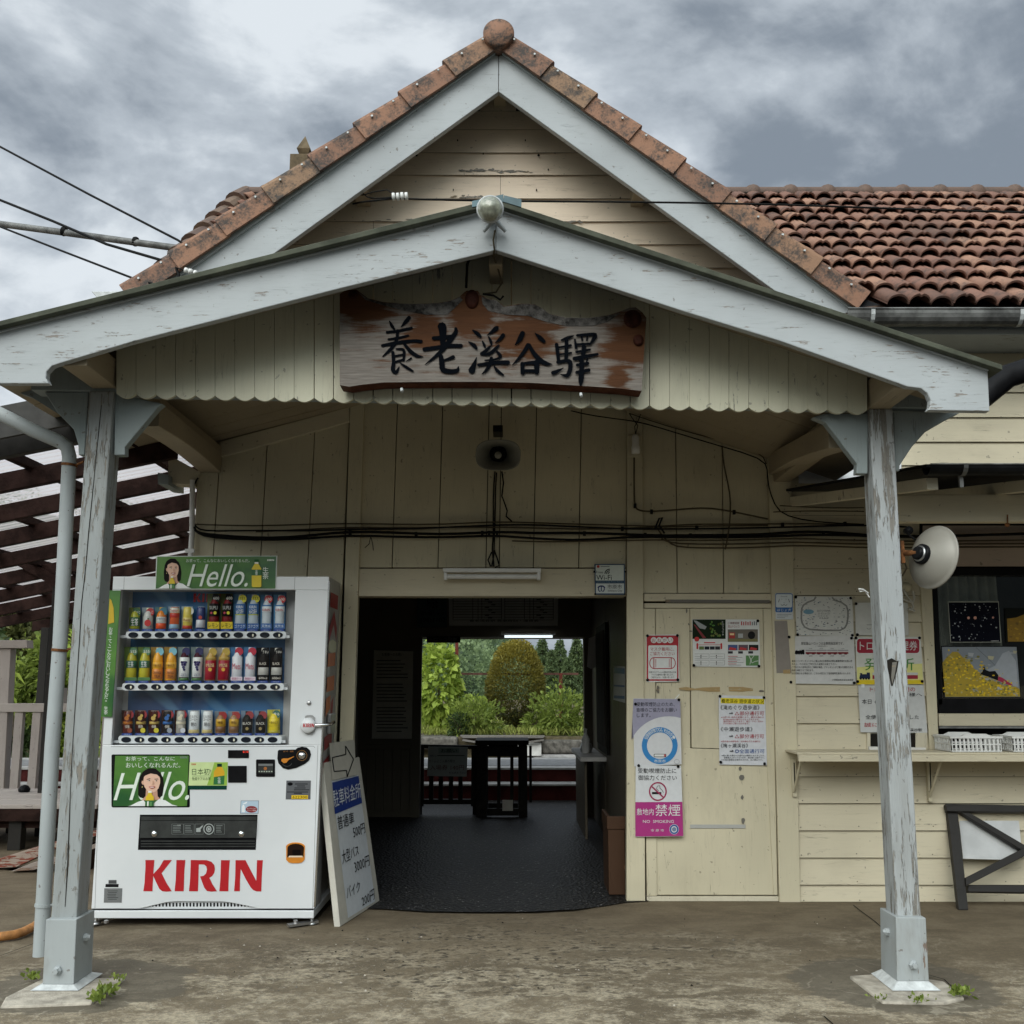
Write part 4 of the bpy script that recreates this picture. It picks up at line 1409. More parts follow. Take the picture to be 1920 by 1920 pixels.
b.box(x0s + 0.004, x1s, 5.99, 6.018, zs - 0.050, zs - 0.0125, M['cream_h'])
shf = part(b, 'counter_shelf', bevel=0.002)
for x, y0, y1 in ((1487, 1424, 1494), (1742, 1424, 1503), (2000, 1424, 1500)):
    b = MB()
    b.slab(WALL, [(x - 4, y0), (x + 5, y0), (x + 8, y1), (x, y1)], M['cream_v'], 0.045, 0.025)
    b.slab(WALL, [(x + 1, y0 + 6), (x + 3, y0 + 6), (x + 5, y1 - 12), (x + 3, y1 - 12)], M['dark_gap'], 0.047, 0.002)
    p0 = WALL.at(x, y0, 0.05)
    b.tube([WALL.at(x + 2, y1 - 10, 0.05), Vector((p0.x, 6.05, zs - 0.02))], 0.008, M['cream_v'], 8)
    part(b, 'shelf_bracket', shf)
b = MB()        # small ticket hatch behind the post
b.srect(WALL, 1632, 1376, 1732, 1408, M['dark_gap'], 0.022, 0.01)
b.srect(WALL, 1626, 1374, 1632, 1408, M['cream_worn'], 0.03, 0.03)
b.srect(WALL, 1717, 1374, 1738, 1408, M['cream_worn'], 0.03, 0.03)
b.slab(WALL, [(1630, 1400), (1736, 1402), (1736, 1408), (1630, 1406)], M['white_board'], 0.05, 0.04)
part(b, 'ticket_hatch')
b = MB()
b.pp(WALL, [(1452, 1164), (1476, 1164), (1484, 1262), (1456, 1262)], ink(140, 132, 124), 0.0295)
b.pp(WALL, [(1468, 1256), (1482, 1255), (1482, 1263), (1469, 1263)], M['glue'], 0.0305)
part(b, 'patched_paint')

# ------------------------------------------------------------------ waiting hall seen through the doorway
YB = 10.12
HB = YP(YB)
b = MB()
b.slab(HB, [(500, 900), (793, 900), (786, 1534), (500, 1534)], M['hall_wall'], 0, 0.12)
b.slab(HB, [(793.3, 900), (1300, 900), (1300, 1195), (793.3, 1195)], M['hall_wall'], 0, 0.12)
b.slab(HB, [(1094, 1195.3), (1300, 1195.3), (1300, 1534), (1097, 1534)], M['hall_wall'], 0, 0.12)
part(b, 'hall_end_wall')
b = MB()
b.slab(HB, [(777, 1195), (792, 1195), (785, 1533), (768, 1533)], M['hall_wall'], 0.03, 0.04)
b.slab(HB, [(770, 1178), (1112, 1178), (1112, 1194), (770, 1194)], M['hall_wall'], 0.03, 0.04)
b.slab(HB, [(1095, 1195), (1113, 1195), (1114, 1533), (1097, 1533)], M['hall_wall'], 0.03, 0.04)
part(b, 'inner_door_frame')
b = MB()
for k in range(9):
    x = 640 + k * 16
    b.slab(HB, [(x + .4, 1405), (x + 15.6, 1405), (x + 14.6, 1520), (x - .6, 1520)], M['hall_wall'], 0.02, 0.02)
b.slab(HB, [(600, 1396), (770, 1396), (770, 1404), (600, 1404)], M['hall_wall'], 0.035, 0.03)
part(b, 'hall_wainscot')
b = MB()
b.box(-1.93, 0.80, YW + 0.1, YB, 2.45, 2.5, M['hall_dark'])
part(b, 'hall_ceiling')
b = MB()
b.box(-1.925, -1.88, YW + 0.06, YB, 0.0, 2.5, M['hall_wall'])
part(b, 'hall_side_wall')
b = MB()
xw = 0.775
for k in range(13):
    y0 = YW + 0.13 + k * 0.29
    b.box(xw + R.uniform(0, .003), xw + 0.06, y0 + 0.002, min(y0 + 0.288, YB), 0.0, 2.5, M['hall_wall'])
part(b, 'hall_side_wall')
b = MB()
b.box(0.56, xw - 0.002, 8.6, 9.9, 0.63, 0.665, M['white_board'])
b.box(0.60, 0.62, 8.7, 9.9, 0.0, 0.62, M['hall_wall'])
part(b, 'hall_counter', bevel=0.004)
b = MB()
b.box(xw - 0.025, xw - 0.004, 8.3, 9.2, 0.70, 1.75, M['gate_timber'])
b.box(xw - 0.035, xw - 0.026, 8.36, 9.14, 0.76, 1.69, M['office_dark'])
part(b, 'hall_window')
# outer envelope so that no daylight leaks in from behind
b = MB()
b.box(-1.955, -1.93, YW + 0.06, 10.2, 0.0, 3.6, M['cream_v'])
b.box(-1.955, 7.0, 10.25, 10.30, 1.70, 3.6, M['cream_v'])
b.box(0.86, 7.0, 10.25, 10.30, 0, 1.695, M['cream_v'])
b.box(-1.955, -1.3, 10.25, 10.30, 0, 1.695, M['cream_v'])
part(b, 'outer_wall')
# ================================================================== the carved name board
NB = YP(4.40)
root = thing('name_board', P(920, 735, 4.46), 'weathered timber slab sign with brushed black characters under the porch gable', 'sign')
top = [(637, 551), (645, 546), (655, 543), (668, 543), (675, 548), (690, 559), (718, 566), (768, 570), (820, 568), (846, 563), (862, 556), (869, 549), (875, 545), (896, 545), (901, 552), (915, 560), (930, 563), (945, 574), (960, 572), (978, 569), (1003, 570), (1018, 579), (1030, 588), (1060, 595), (1100, 596), (1140, 591), (1165, 583), (1180, 577), (1192, 576), (1204, 585), (1212, 596)]
bot = [(1203, 733), (1160, 728), (1100, 724), (1000, 718), (920, 716), (800, 716), (720, 717), (680, 721), (655, 725), (637, 722)]
b = MB()
pts = top + bot
b.pp(NB, pts, M['sign_wood'])
fr = [NB.at(x, y) for x, y in pts]
bk = [p + Vector((0, 0.10, 0)) for p in fr]
n = len(pts)
b.add(fr + bk, [[i, i + n, (i + 1) % n + n, (i + 1) % n] for i in range(n)], M['sign_edge'])
b.poly(bk[::-1], M['sign_edge'])
part(b, 'slab', root)
# bark-grey sapwood rim along the upper edge
b = MB()
rim = [(672, 548), (690, 560), (718, 567), (768, 571), (820, 569), (846, 564), (862, 557), (868, 562), (852, 578), (838, 590), (800, 590), (760, 583), (710, 570), (685, 562)]
b.pp(NB, rim, M['moss_bark'], 0.003)
rim = [(903, 556), (915, 561), (930, 564), (945, 575), (960, 573), (978, 570), (1003, 571), (1018, 580), (1030, 589), (1060, 596), (1100, 597), (1140, 592), (1165, 586), (1140, 603), (1110, 611), (1060, 611), (1020, 602), (990, 592), (950, 590), (915, 582), (905, 570)]
b.pp(NB, rim, M['moss_bark'], 0.003)
part(b, 'sapwood_rim', root)
for (x, y, rx, ry) in ((885, 561, 13, 18), (662, 552, 9, 9), (1186, 598, 17, 17), (1197, 638, 10, 11)):
    b = MB()
    q = NB.at(x, y)
    k = 4.40 / 1920
    secs = [[NB.at(x + rx * s * math.cos(a), y + ry * s * math.sin(a), o) for a in np.linspace(0, 2 * math.pi, 20, endpoint=False)] for s, o in ((1.0, 0.001), (0.9, 0.008), (0.55, 0.012))]
    b.loft(secs, M['knot'], True)
    part(b, 'knot', root)
STR = [[(705, 460, 14), (735, 520, 45), (765, 560, 22)], [(945, 415, 45), (900, 470, 52), (845, 530, 8)], [(670, 595, 30), (800, 582, 35), (975, 542, 32)], [(690, 680, 25), (800, 665, 30), (935, 632, 22)],
       [(615, 755, 34), (800, 718, 46), (1000, 695, 38), (1090, 705, 44)], [(805, 570, 36), (795, 690, 40), (730, 790, 46), (625, 885, 14)], [(880, 730, 30), (950, 820, 48), (1030, 880, 48), (1110, 890, 8)],
       [(785, 795, 20), (868, 795, 30), (884, 830, 38), (875, 935, 28)], [(745, 830, 38), (757, 960, 42), (742, 1050, 54), (785, 1085, 46), (822, 1010, 14)], [(770, 880, 24), (870, 862, 24)], [(770, 952, 26), (870, 922, 26)],
       [(968, 905, 26), (905, 945, 8)], [(830, 960, 12), (900, 1010, 38), (988, 1062, 24)],
       [(1330, 510, 100), (1345, 560, 95), (1345, 650, 76), (1345, 740, 60)], [(1228, 665, 44), (1340, 660, 52), (1470, 640, 40)], [(1118, 800, 50), (1250, 782, 48), (1400, 757, 46), (1570, 757, 48)],
       [(1500, 545, 34), (1508, 590, 50), (1440, 680, 64), (1350, 800, 52), (1240, 900, 36), (1130, 985, 8)], [(1320, 870, 50), (1335, 960, 68), (1340, 1050, 66), (1440, 1068, 56), (1525, 1055, 52), (1535, 1005, 10)], [(1475, 890, 48), (1400, 920, 32), (1350, 932, 22)],
       [(1705, 570, 18), (1760, 610, 54), (1802, 650, 30)], [(1655, 710, 14), (1720, 750, 54), (1752, 792, 30)], [(1752, 895, 8), (1725, 975, 50), (1690, 1060, 84)], [(1820, 700, 16), (1845, 750, 36), (1855, 782, 18)],
       [(1875, 632, 8), (1930, 592, 36), (1990, 545, 62), (2005, 530, 30)], [(1895, 648, 16), (1922, 700, 38), (1930, 745, 22)], [(2074, 625, 50), (2030, 680, 42), (1975, 722, 10)], [(1805, 855, 40), (1860, 822, 42), (1900, 775, 32), (1932, 752, 10)],
       [(2018, 750, 28), (1960, 810, 42), (1900, 858, 40), (1810, 862, 18)], [(1990, 820, 26), (2042, 880, 48), (2020, 908, 28), (1940, 927, 26), (1850, 932, 18)], [(1770, 988, 38), (1880, 972, 42), (2000, 957, 42), (2134, 957, 52)],
       [(1930, 900, 40), (1910, 980, 46), (1870, 1050, 40), (1815, 1098, 10)], [(1960, 1000, 16), (2000, 1060, 46), (2074, 1110, 22)],
       [(2306, 600, 60), (2270, 680, 62), (2212, 748, 8)], [(2450, 602, 8), (2510, 660, 60), (2566, 708, 36)], [(2372, 742, 50), (2320, 830, 46), (2250, 920, 36), (2180, 988, 10)], [(2380, 740, 36), (2430, 840, 52), (2520, 940, 62), (2600, 975, 46), (2658, 978, 8)],
       [(2300, 965, 48), (2305, 1088, 54)], [(2290, 972, 30), (2400, 960, 42), (2470, 958, 50)], [(2474, 945, 70), (2472, 1080, 58)], [(2300, 1058, 42), (2470, 1058, 42)],
       [(2768, 690, 22), (2850, 660, 46), (2915, 636, 14)], [(2710, 735, 42), (2725, 850, 46), (2737, 955, 38)], [(2830, 680, 42), (2830, 800, 46), (2825, 930, 46)], [(2735, 777, 22), (2884, 752, 32)], [(2735, 862, 22), (2888, 842, 26)],
       [(2720, 955, 40), (2830, 932, 40), (2878, 945, 54), (2876, 1040, 52), (2845, 1120, 52), (2758, 1102, 10)], [(2662, 1085, 50), (2720, 1062, 42), (2795, 1022, 8)],
       [(2955, 632, 30), (3080, 620, 36), (3190, 618, 44), (3155, 680, 50), (3108, 745, 18)], [(2930, 678, 22), (2947, 785, 36)], [(3010, 640, 20), (3020, 692, 26)], [(3080, 640, 20), (3075, 694, 22)], [(2940, 742, 30), (3112, 732, 26)],
       [(2945, 832, 30), (3114, 802, 28)], [(3040, 760, 52), (3030, 880, 52)], [(2918, 912, 46), (3050, 887, 46), (3206, 857, 30)], [(2980, 920, 20), (3000, 962, 20)], [(3082, 910, 20), (3070, 957, 20)], [(2955, 988, 40), (3092, 967, 36)],
       [(2948, 1078, 40), (3104, 1047, 42)], [(3015, 920, 46), (3010, 1080, 62), (3003, 1180, 66), (2998, 1236, 18)]]
b = MB()
for i, s in enumerate(STR):
    p = np.array(s, float)
    q = []
    for a, c in zip(p, p[1:]):          # smooth the stroke a little
        for t in (0, 0.33, 0.66):
            q.append(a * (1 - t) + c * t)
    q.append(p[-1])
    q = np.array(q)
    q[1:-1] = (q[:-2] + q[1:-1] * 2 + q[2:]) / 4
    d0, d1 = q[1] - q[0], q[-1] - q[-2]
    u0, u1 = d0[:2] / (np.hypot(*d0[:2]) + 1e-6), d1[:2] / (np.hypot(*d1[:2]) + 1e-6)
    w0, w1 = q[0][2], q[-1][2]
    q = np.vstack([[*(q[0][:2] - u0 * w0 * 0.32), w0 * 0.45], q, [*(q[-1][:2] + u1 * w1 * 0.32), w1 * 0.45]])
    b.line(NB, [(620 + x / 6.4, 530 + y / 6.4, w / 6.4) for x, y, w in q], 3, M['brush_ink'], 0.0045 + i * 0.0001)
part(b, 'lettering', root)
b = MB()
for x, y in ((753, 729), (1089, 738)):
    b.tube([NB.at(x, y, 0.01), NB.at(x + 1, y + 5, 0.02)], 0.007, M['skirt_metal'], 8)
part(b, 'hook', root)

# ================================================================== vending machine
VF = YP(YV)
vm_base = G(380, 1737)
VM = thing('vending_machine', (P(390, 1700, YV).x, YV + 0.3, 0), 'white drinks vending machine with red lettering beside the left porch post', 'vending machine')
vp = lambda mb, name, par=None, **k: mb.build(name, par or VM, **k)
VD = 0.60
W_, BK = M['vending_white'], M['black_plastic']
c_tl, c_tr, c_bl, c_br = VF.at(212, 1081), VF.at(617, 1081), VF.at(170, 1722), VF.at(589, 1722)
b = MB()        # cabinet behind the door: back, sides, top
x0b, x1b = c_bl.x, c_br.x


def vslab(mb, pts, mat, off=0.0, th=0.02):
    mb.slab(VF, pts, mat, off, th)


vslab(b, [(212, 1081), (617, 1081), (589, 1705), (171, 1705)], M['vending_side'], -0.20, VD - 0.20)
b.slab(VF, [(612, 1083), (617, 1083), (589.5, 1705), (585, 1705)], M['vending_side'], -0.03, 0.17)
b.slab(VF, [(212, 1083), (216, 1083), (175.5, 1705), (171, 1705)], M['vending_side'], -0.03, 0.17)
b.slab(VF, [(212, 1081), (617, 1081), (616, 1086), (212, 1086)], M['vending_side'], -0.03, 0.17)
cab = vp(b, 'cabinet', bevel=0.004)
# door shell in pieces round the display opening
b = MB()
vslab(b, [(212, 1081), (617, 1081), (616, 1106), (211, 1106)], W_, 0, 0.03)
vslab(b, [(211, 1106.2), (227, 1106.2), (208.5, 1397), (192, 1397)], W_, 0, 0.03)
vslab(b, [(554, 1106.2), (616, 1106.2), (603, 1397), (541, 1397)], W_, 0, 0.03)
low = [(192, 1397.2), (603, 1397.2), (589.5, 1704), (484, 1704), (470, 1700), (440, 1694), (420, 1691), (330, 1690.5), (312, 1692), (286, 1698), (262, 1704), (171, 1704)]
vslab(b, low, W_, 0, 0.03)
dr_ = vp(b, 'door', bevel=0.003)
b = MB()
vslab(b, [(170, 1707.5), (588.5, 1707.5), (588, 1722), (168, 1722)], W_, 0.0, VD)
vp(b, 'plinth', bevel=0.003)
b = MB()
vslab(b, [(262, 1704), (286, 1698), (312, 1692), (330, 1691), (420, 1691.5), (440, 1694), (470, 1700), (486, 1704)], W_, -0.012, 0.01)
b.rect(VF, 172, 1704.2, 588, 1707, BK, -0.02)
for k in range(31):
    x = 280 + k * 6.4
    t = 1692.5 + max(0, abs(x - 376) - 62) ** 1.25 * 0.075
    if t < 1700:
        b.rrect(VF, x - 1.6, t, x + 1.6, 1700, 1.5, BK, -0.0105)
vp(b, 'vent_grille', dr_)
# seams
b = MB()
sm = ink(120, 122, 124)
b.line(VF, [(596, 1398), (586, 1703)], .7, sm, 0.0006)
b.line(VF, [(188, 1400), (178, 1703)], .7, sm, 0.0006)
b.line(VF, [(208, 1400), (588, 1399), (590, 1402)], .8, sm, 0.0006)
b.line(VF, [(233, 1082), (232, 1105)], .7, sm, 0.0006)
b.line(VF, [(553, 1082), (552, 1105)], .7, sm, 0.0006)
vp(b, 'door_seam', dr_)
b = MB()
b.tube([VF.at(617.5, 1090, 0.0), VF.at(604, 1395, 0.0), VF.at(590, 1700, 0.0)], 0.006, M['chrome'], 8)
vp(b, 'edge_trim', dr_)
# display bay
DP = 0.16
b = MB()
DBK = YP(YV + DP)
blue = newmat('display_backdrop')
m, nt_, bs = blue
tc_ = nd(nt_, 'ShaderNodeTexCoord')
wv = nd(nt_, 'ShaderNodeTexWave', i_Vector=nd(nt_, 'ShaderNodeMapping', i_0=tc_.outputs['Object'], i_2=(0, 0.9, 0), i_3=(1, 1, 1)).outputs[0], i_Scale=1.6, i_Distortion=3.0, i_Detail=2.0, i_Detail_Scale=0.8)
nz = nd(nt_, 'ShaderNodeTexNoise', i_Vector=tc_.outputs['Object'], i_Scale=2.5, i_Detail=3.0).outputs[0]
c_ = mixc(nt_, ramp(nt_, nz, 0.35, 0.65), (0.012, 0.055, 0.17), (0.02, 0.16, 0.38))
c_ = mixc(nt_, mth(nt_, 'MULTIPLY', ramp(nt_, wv.outputs['Fac'], 0.72, 1.0), 0.35), c_, (0.20, 0.42, 0.62))
nt_.links.new(c_, bs.inputs['Base Color'])
bs.inputs['Roughness'].default_value = 0.5
GS = M['vending_side']
b.pp(DBK, [(228, 1090), (556, 1090), (543, 1405), (212, 1405)], m)
tl, tr, brr, bl = [(227, 1106), (554, 1106), (541, 1397), (208.5, 1397)]


def wall2(p, q):
    a, c = VF.at(*p, -0.03), VF.at(*q, -0.03)
    b.add([a, c, c + Vector((0, DP - 0.03, 0)), a + Vector((0, DP - 0.03, 0))], [[0, 1, 2, 3]], GS)


wall2(tl, tr), wall2(tr, brr), wall2(brr, bl), wall2(bl, tl)
b.pp(DBK, [(226, 1090), (250, 1090), (236, 1405), (205, 1405)], GS, 0.004)
b.pp(DBK, [(538, 1090), (560, 1090), (550, 1405), (529, 1405)], GS, 0.004)
vp(b, 'display_bay')
b = MB()
red = ink(180, 22, 32)
KIR = {'K': [(97, 175), (228, 175), (218, 290), (213, 375), (300, 280), (362, 175), (480, 175), (332, 365), (400, 500), (478, 622), (400, 628), (340, 622), (300, 590), (250, 490), (211, 402), (203, 520), (200, 622), (68, 622), (85, 500), (98, 270)],
       'I': [(545, 175), (674, 175), (660, 330), (650, 622), (518, 622), (535, 450)],
       'R1': [(752, 175), (980, 177), (1050, 200), (1092, 250), (1100, 310), (1090, 360), (1060, 405), (1020, 430), (1070, 530), (1130, 622), (1050, 628), (985, 618), (945, 570), (885, 410), (935, 400), (970, 370), (985, 310), (975, 265), (945, 240), (868, 238), (862, 450), (856, 622), (725, 622), (742, 450)],
       'I2': [(1187, 177), (1315, 177), (1303, 330), (1293, 622), (1163, 622), (1178, 450)],
       'N': [(1397, 177), (1540, 177), (1620, 330), (1696, 475), (1706, 177), (1792, 177), (1780, 330), (1768, 625), (1700, 624), (1650, 605), (1610, 560), (1540, 440), (1472, 305), (1462, 450), (1460, 622), (1375, 622), (1390, 450)]}


def kirin(mb, pl, x0, y0, x1, y1, mat, off):
    for pts in KIR.values():
        mb.pp(pl, [(x0 + (x - 66) / (1792 - 66) * (x1 - x0), y0 + (y - 175) / (625 - 175) * (y1 - y0)) for x, y in pts], mat, off)


kirin(b, VF, 268.5, 1612.5, 493, 1671.5, red, 0.0012)
vp(b, 'brand_lettering', dr_)
b = MB()
kirin(b, DBK, 362, 1113, 425, 1129, ink(200, 20, 35), 0.006)
vp(b, 'brand_lettering', dr_)
b = MB()
b.pp(YP(YV + 0.012), [tl, tr, brr, bl], M['glass'])
vp(b, 'display_pane', dr_)
# shelves with selection buttons
rows_ = [(1184, 1197, 236, 536, 249.7, 521.0, 1190.6), (1281, 1294.5, 229, 532, 242.8, 515.7, 1288), (1379.5, 1394, 222, 528, 236.4, 511.0, 1387)]
SH = YP(YV + 0.03)
lit = [(8, 10, 12, 6), (1, 3, 5, 8, 10, 12), (4, 6, 7, 9, 11, 2)]  # buttons on each shelf that carry a painted glint
btn_glint = plain('painted_button_glint', (0.8, 0.75, 0.6), 0.2)  # highlight put on as a pale tab of colour
for ri, (ya, yb_, xa, xb, ba, bb2, by) in enumerate(rows_):
    b = MB()
    b.rrect(SH, xa, ya, xb, yb_, 4, W_, 0.0, 0.10)
    b.srect(SH, xa - 12, yb_ - 6, xa, yb_ - 1, W_, -0.01, 0.02)
    b.srect(SH, xb, yb_ - 6, xb + 7, yb_ - 1, W_, -0.01, 0.02)
    sh = vp(b, 'shelf')
    for k in range(12):
        x = ba + (bb2 - ba) * k / 11
        b = MB()
        secs = [[SH.at(x + 9.3 * s * math.cos(a), by + 5.4 * s * math.sin(a), o) for a in np.linspace(0, 2 * math.pi, 20, endpoint=False)] for s, o in ((1, 0.0012), (0.93, 0.005), (0.7, 0.004), (0.2, 0.0035))]
        b.loft(secs, ink(28, 32, 40, 0.2), True)
        if (k + 1) in lit[ri]:
            b.rrect(SH, x + 1, by - 2, x + 4, by + 3, 1, btn_glint, 0.0062)
        vp(b, 'button', sh)
    b = MB()
    for k in range(12):
        x = ba + (bb2 - ba) * k / 11 + 1
        b.slab(SH, [(x - 8.5, ya - 4.5), (x + 9, ya - 4.5), (x + 10, ya - 0.6), (x - 9.5, ya - 0.6)], ink(20, 60, 140), -0.004, 0.02)
        b.text(SH, 'つめたい', (x - 5.5, ya - 3.6, x + 6, ya - 1.4), ink(190, 205, 230), -0.003, 0.01)
    vp(b, 'price_tags', sh)

# ---- sample drinks standing on the shelves
DY = YV + 0.095
DK = YP(DY)


def drink(row, k, name, h, w, body, cap=None, label=None, lr=(0.25, 0.75), txt=None, tcol=(240, 240, 235), lab='', badge=None, foot=None, card=None, shape='bottle', vt=None, blob=None):
    ya, yb_, xa, xb, ba, bb2, by = rows_[row]
    x = ba + (bb2 - ba) * k / 11 + (2.5 if row == 0 else 2)
    yb0 = ya - 5.0
    yt = yb0 - h
    o = thing(name, DK.at(x, yb0), lab, 'bottle' if shape == 'bottle' else 'can', 'sample drinks in the display')
    base = DK.at(x, yb0)
    H_ = DK.at(x, yt).z - base.z
    r = (DK.at(x + w / 2, yb0).x - DK.at(x - w / 2, yb0).x) / 2
    b = MB()
    bm = ink(*body, 0.25)
    if shape == 'bottle':
        b.lathe([(r * .9, 0), (r, H_ * .02), (r, H_ * .30), (r * .97, H_ * .34), (r, H_ * .38), (r, H_ * .62), (r * .82, H_ * .74), (r * .48, H_ * .86), (r * .42, H_ * .90)], base, (0, 0, 1), bm, 14)
    else:
        b.lathe([(r * .86, 0), (r, H_ * .04), (r, H_ * .92), (r * .85, H_ * .98), (r * .8, H_ * .99)], base, (0, 0, 1), bm, 14)
    b.build('body', o)
    if cap:
        b = MB()
        if shape == 'bottle':
            b.lathe([(r * .5, H_ * .89), (r * .5, H_), (r * .44, H_ * 1.0), (0, H_ * 1.0)], base, (0, 0, 1), ink(*cap, 0.3), 12)
        else:
            b.lathe([(r * .86, H_ * .97), (r * .82, H_), (0, H_ * 0.995)], base, (0, 0, 1), ink(*cap, 0.3), 12)
        b.build('cap', o)
    if label:
        b = MB()
        for (c0, c1), col in zip([lr] if not isinstance(lr, list) else lr, [label] if not isinstance(label, list) else label):
            b.lathe([(r * 1.0 + .0006, H_ * c0), (r + .0012, H_ * c0 + .0005), (r + .0012, H_ * c1 - .0005), (r + .0006, H_ * c1)], base, (0, 0, 1), ink(*col, 0.35), 14, cap=False)
        fp = YP(DY - r - 0.0016)
        if txt:
            for (t, c0, c1, ws) in txt:
                b.text(fp, t, (x - w * ws / 2, yb0 - h * c1, x + w * ws / 2, yb0 - h * c0), ink(*tcol), 0.0008, 0.02)
        if blob:
            for (c0, dx, rr, col) in blob:
                b.ell(fp, x + dx, yb0 - h * c0, rr, rr, ink(*col), 0.0004 + 0.0002 * rr / 8, 12)
        b.build('label', o)
    if card:
        b = MB()
        cpl_ = YP(DY + r + 0.006)
        b.srect(cpl_, x - w * .62, yt - 1, x + w * .62, yb0, ink(*card), 0, 0.002)
        if badge:
            bc, bt = badge
            bx, byy = x + w * .28, yt + 7.5
            fp = YP(DY - r * 0.5)
            b.ell(fp, bx, byy, 7.6, 7.6, ink(*bc), 0, 18)
            if bt:
                b.text(fp, bt, (bx - 5.5, byy - 2.6, bx + 5.5, byy + 2.6), ink(245, 240, 230) if sum(bc) < 420 else ink(20, 20, 20), 0.001, 0.02)
        b.build('shelf_card', o)
    if foot:
        b = MB()
        fp = YP(DY - r - 0.004)
        b.srect(fp, x - w * .6, yb0 - foot[1], x + w * .6, yb0, ink(*foot[0]), 0, 0.002)
        if len(foot) > 2:
            b.text(fp, foot[2], (x - w * .5, yb0 - foot[1] * .8, x + w * .5, yb0 - foot[1] * .2), ink(*foot[3]), 0.001, 0.02)
        b.build('foot_tag', o)


grn, dgrn = (178, 178, 50), (45, 95, 50)
T1 = 'on the top vending shelf'
drink(0, 0, 'drink_bottle', 39, 17, grn, (50, 90, 40), dgrn, (.12, .55), [('生茶', .15, .50, .8)], lab='short green tea bottle first from the left ' + T1, card=(120, 130, 40), badge=((40, 90, 50), 'すっと'))
drink(0, 1, 'drink_bottle', 39, 17, (205, 205, 198), (230, 225, 190), (190, 190, 185), (.0, .6), lab='clear bottle with a red apple ' + T1, card=(150, 165, 175), badge=((170, 35, 40), 'りんご'), blob=[(.28, 0, 6.4, (190, 25, 25)), (.48, 1, 1.6, (40, 90, 40))])
drink(0, 2, 'drink_bottle', 40, 17.5, (225, 130, 25), (225, 175, 40), [(225, 80, 25), (215, 215, 205)], [(.0, .25), (.25, .55)], [('Tropicana', .42, .54, .9)], (60, 90, 150), lab='orange juice bottle with a white round label ' + T1, card=(70, 120, 125), badge=((50, 110, 130), ''))
drink(0, 3, 'drink_can', 41, 17, (215, 95, 50), (190, 190, 185), [(225, 222, 210), (190, 45, 35), (150, 185, 210)], [(.72, .95), (.5, .68), (.0, .2)], [('Tropicana', .76, .90, .95)], (190, 40, 40), lab='orange and white juice can ' + T1, shape='can', card=(150, 170, 185))
drink(0, 4, 'drink_can', 41, 17, (228, 205, 90), (200, 200, 190), [(190, 60, 30), (235, 215, 130)], [(.0, .14), (.3, .5)], [('Raxy', .33, .47, .8)], (150, 70, 30), lab='pale yellow fruit drink can ' + T1, shape='can', card=(170, 190, 200), badge=((225, 225, 215), ''))
drink(0, 5, 'drink_can', 41, 16, (35, 50, 110), (190, 195, 200), [(215, 215, 220)], [(.05, .4)], lab='slim blue and silver can ' + T1, shape='can', blob=[(.52, 0, 3.5, (190, 60, 40))])
for k, s in ((6, 'left'), (7, 'right')):
    drink(0, k, 'drink_bottle', 65, 18.5, (120, 15, 20), (25, 22, 22), (28, 20, 22), (.35, .72), [('SUPLI', .56, .66, .8)], (200, 200, 195), lab=f'{s} one of two dark red bottles with yellow foot tags ' + T1, card=(95, 105, 30), badge=((25, 25, 28), '600'), foot=((225, 195, 30), 13, 'レモン', (30, 30, 30)), blob=[(.46, 3, 3.0, (210, 200, 40)), (.46, -4, 2.2, (190, 60, 80))])
for k, s in ((8, 'left'), (9, 'right')):
    drink(0, k, 'drink_bottle', 64, 18.5, (190, 200, 208), (225, 228, 232), [(40, 100, 165), (190, 200, 60)], [(.42, .72), (.39, .42)], [('KIRIN', .60, .68, .7), ('LOVES', .50, .57, .75), ('SPORT', .44, .50, .75)], lab=f'{s} one of two blue labelled sports drink bottles ' + T1, card=(70, 140, 190), badge=((220, 210, 40), '555'), foot=((35, 85, 150), 10, 'ゴクゴク', (220, 230, 235)))
for k, s in ((10, 'left'), (11, 'right')):
    drink(0, k, 'drink_bottle', 63, 17, (205, 212, 218), (235, 238, 240), [(232, 236, 238), (60, 120, 180)], [(.50, .66), (.66, .70)], [('KIRIN', .53, .60, .8)], (190, 40, 40), lab=f'{s} one of two clear water bottles ' + T1, card=(80, 150, 200), badge=((185, 35, 40), '600'), foot=((45, 95, 160), 10, '天然水', (220, 230, 235)))
T1 = 'on the middle vending shelf'
for k, s in ((0, 'left'), (1, 'right')):
    drink(1, k, 'drink_bottle', 62, 19, (190, 180, 50), (60, 110, 70), (50, 105, 80), (.38, .60), [('生茶', .40, .58, .55)], lab=f'{s} one of two tall green tea bottles ' + T1, card=(120, 150, 60), badge=((85, 130, 95), '555'), foot=((75, 120, 60), 6))
for k, s in ((2, 'left'), (3, 'right')):
    drink(1, k, 'drink_bottle', 62, 18.5, (235, 165, 40), (225, 200, 150), [(215, 130, 45), (235, 175, 50)], [(.05, .35), (.38, .55)], [('ORANGE', .20, .28, .85), ('TEA', .09, .17, .6), ('午後の紅茶', .42, .50, .9)], (110, 50, 15), lab=f'{s} one of two orange tea bottles ' + T1, card=(200, 160, 70), badge=((130, 190, 205), ''))
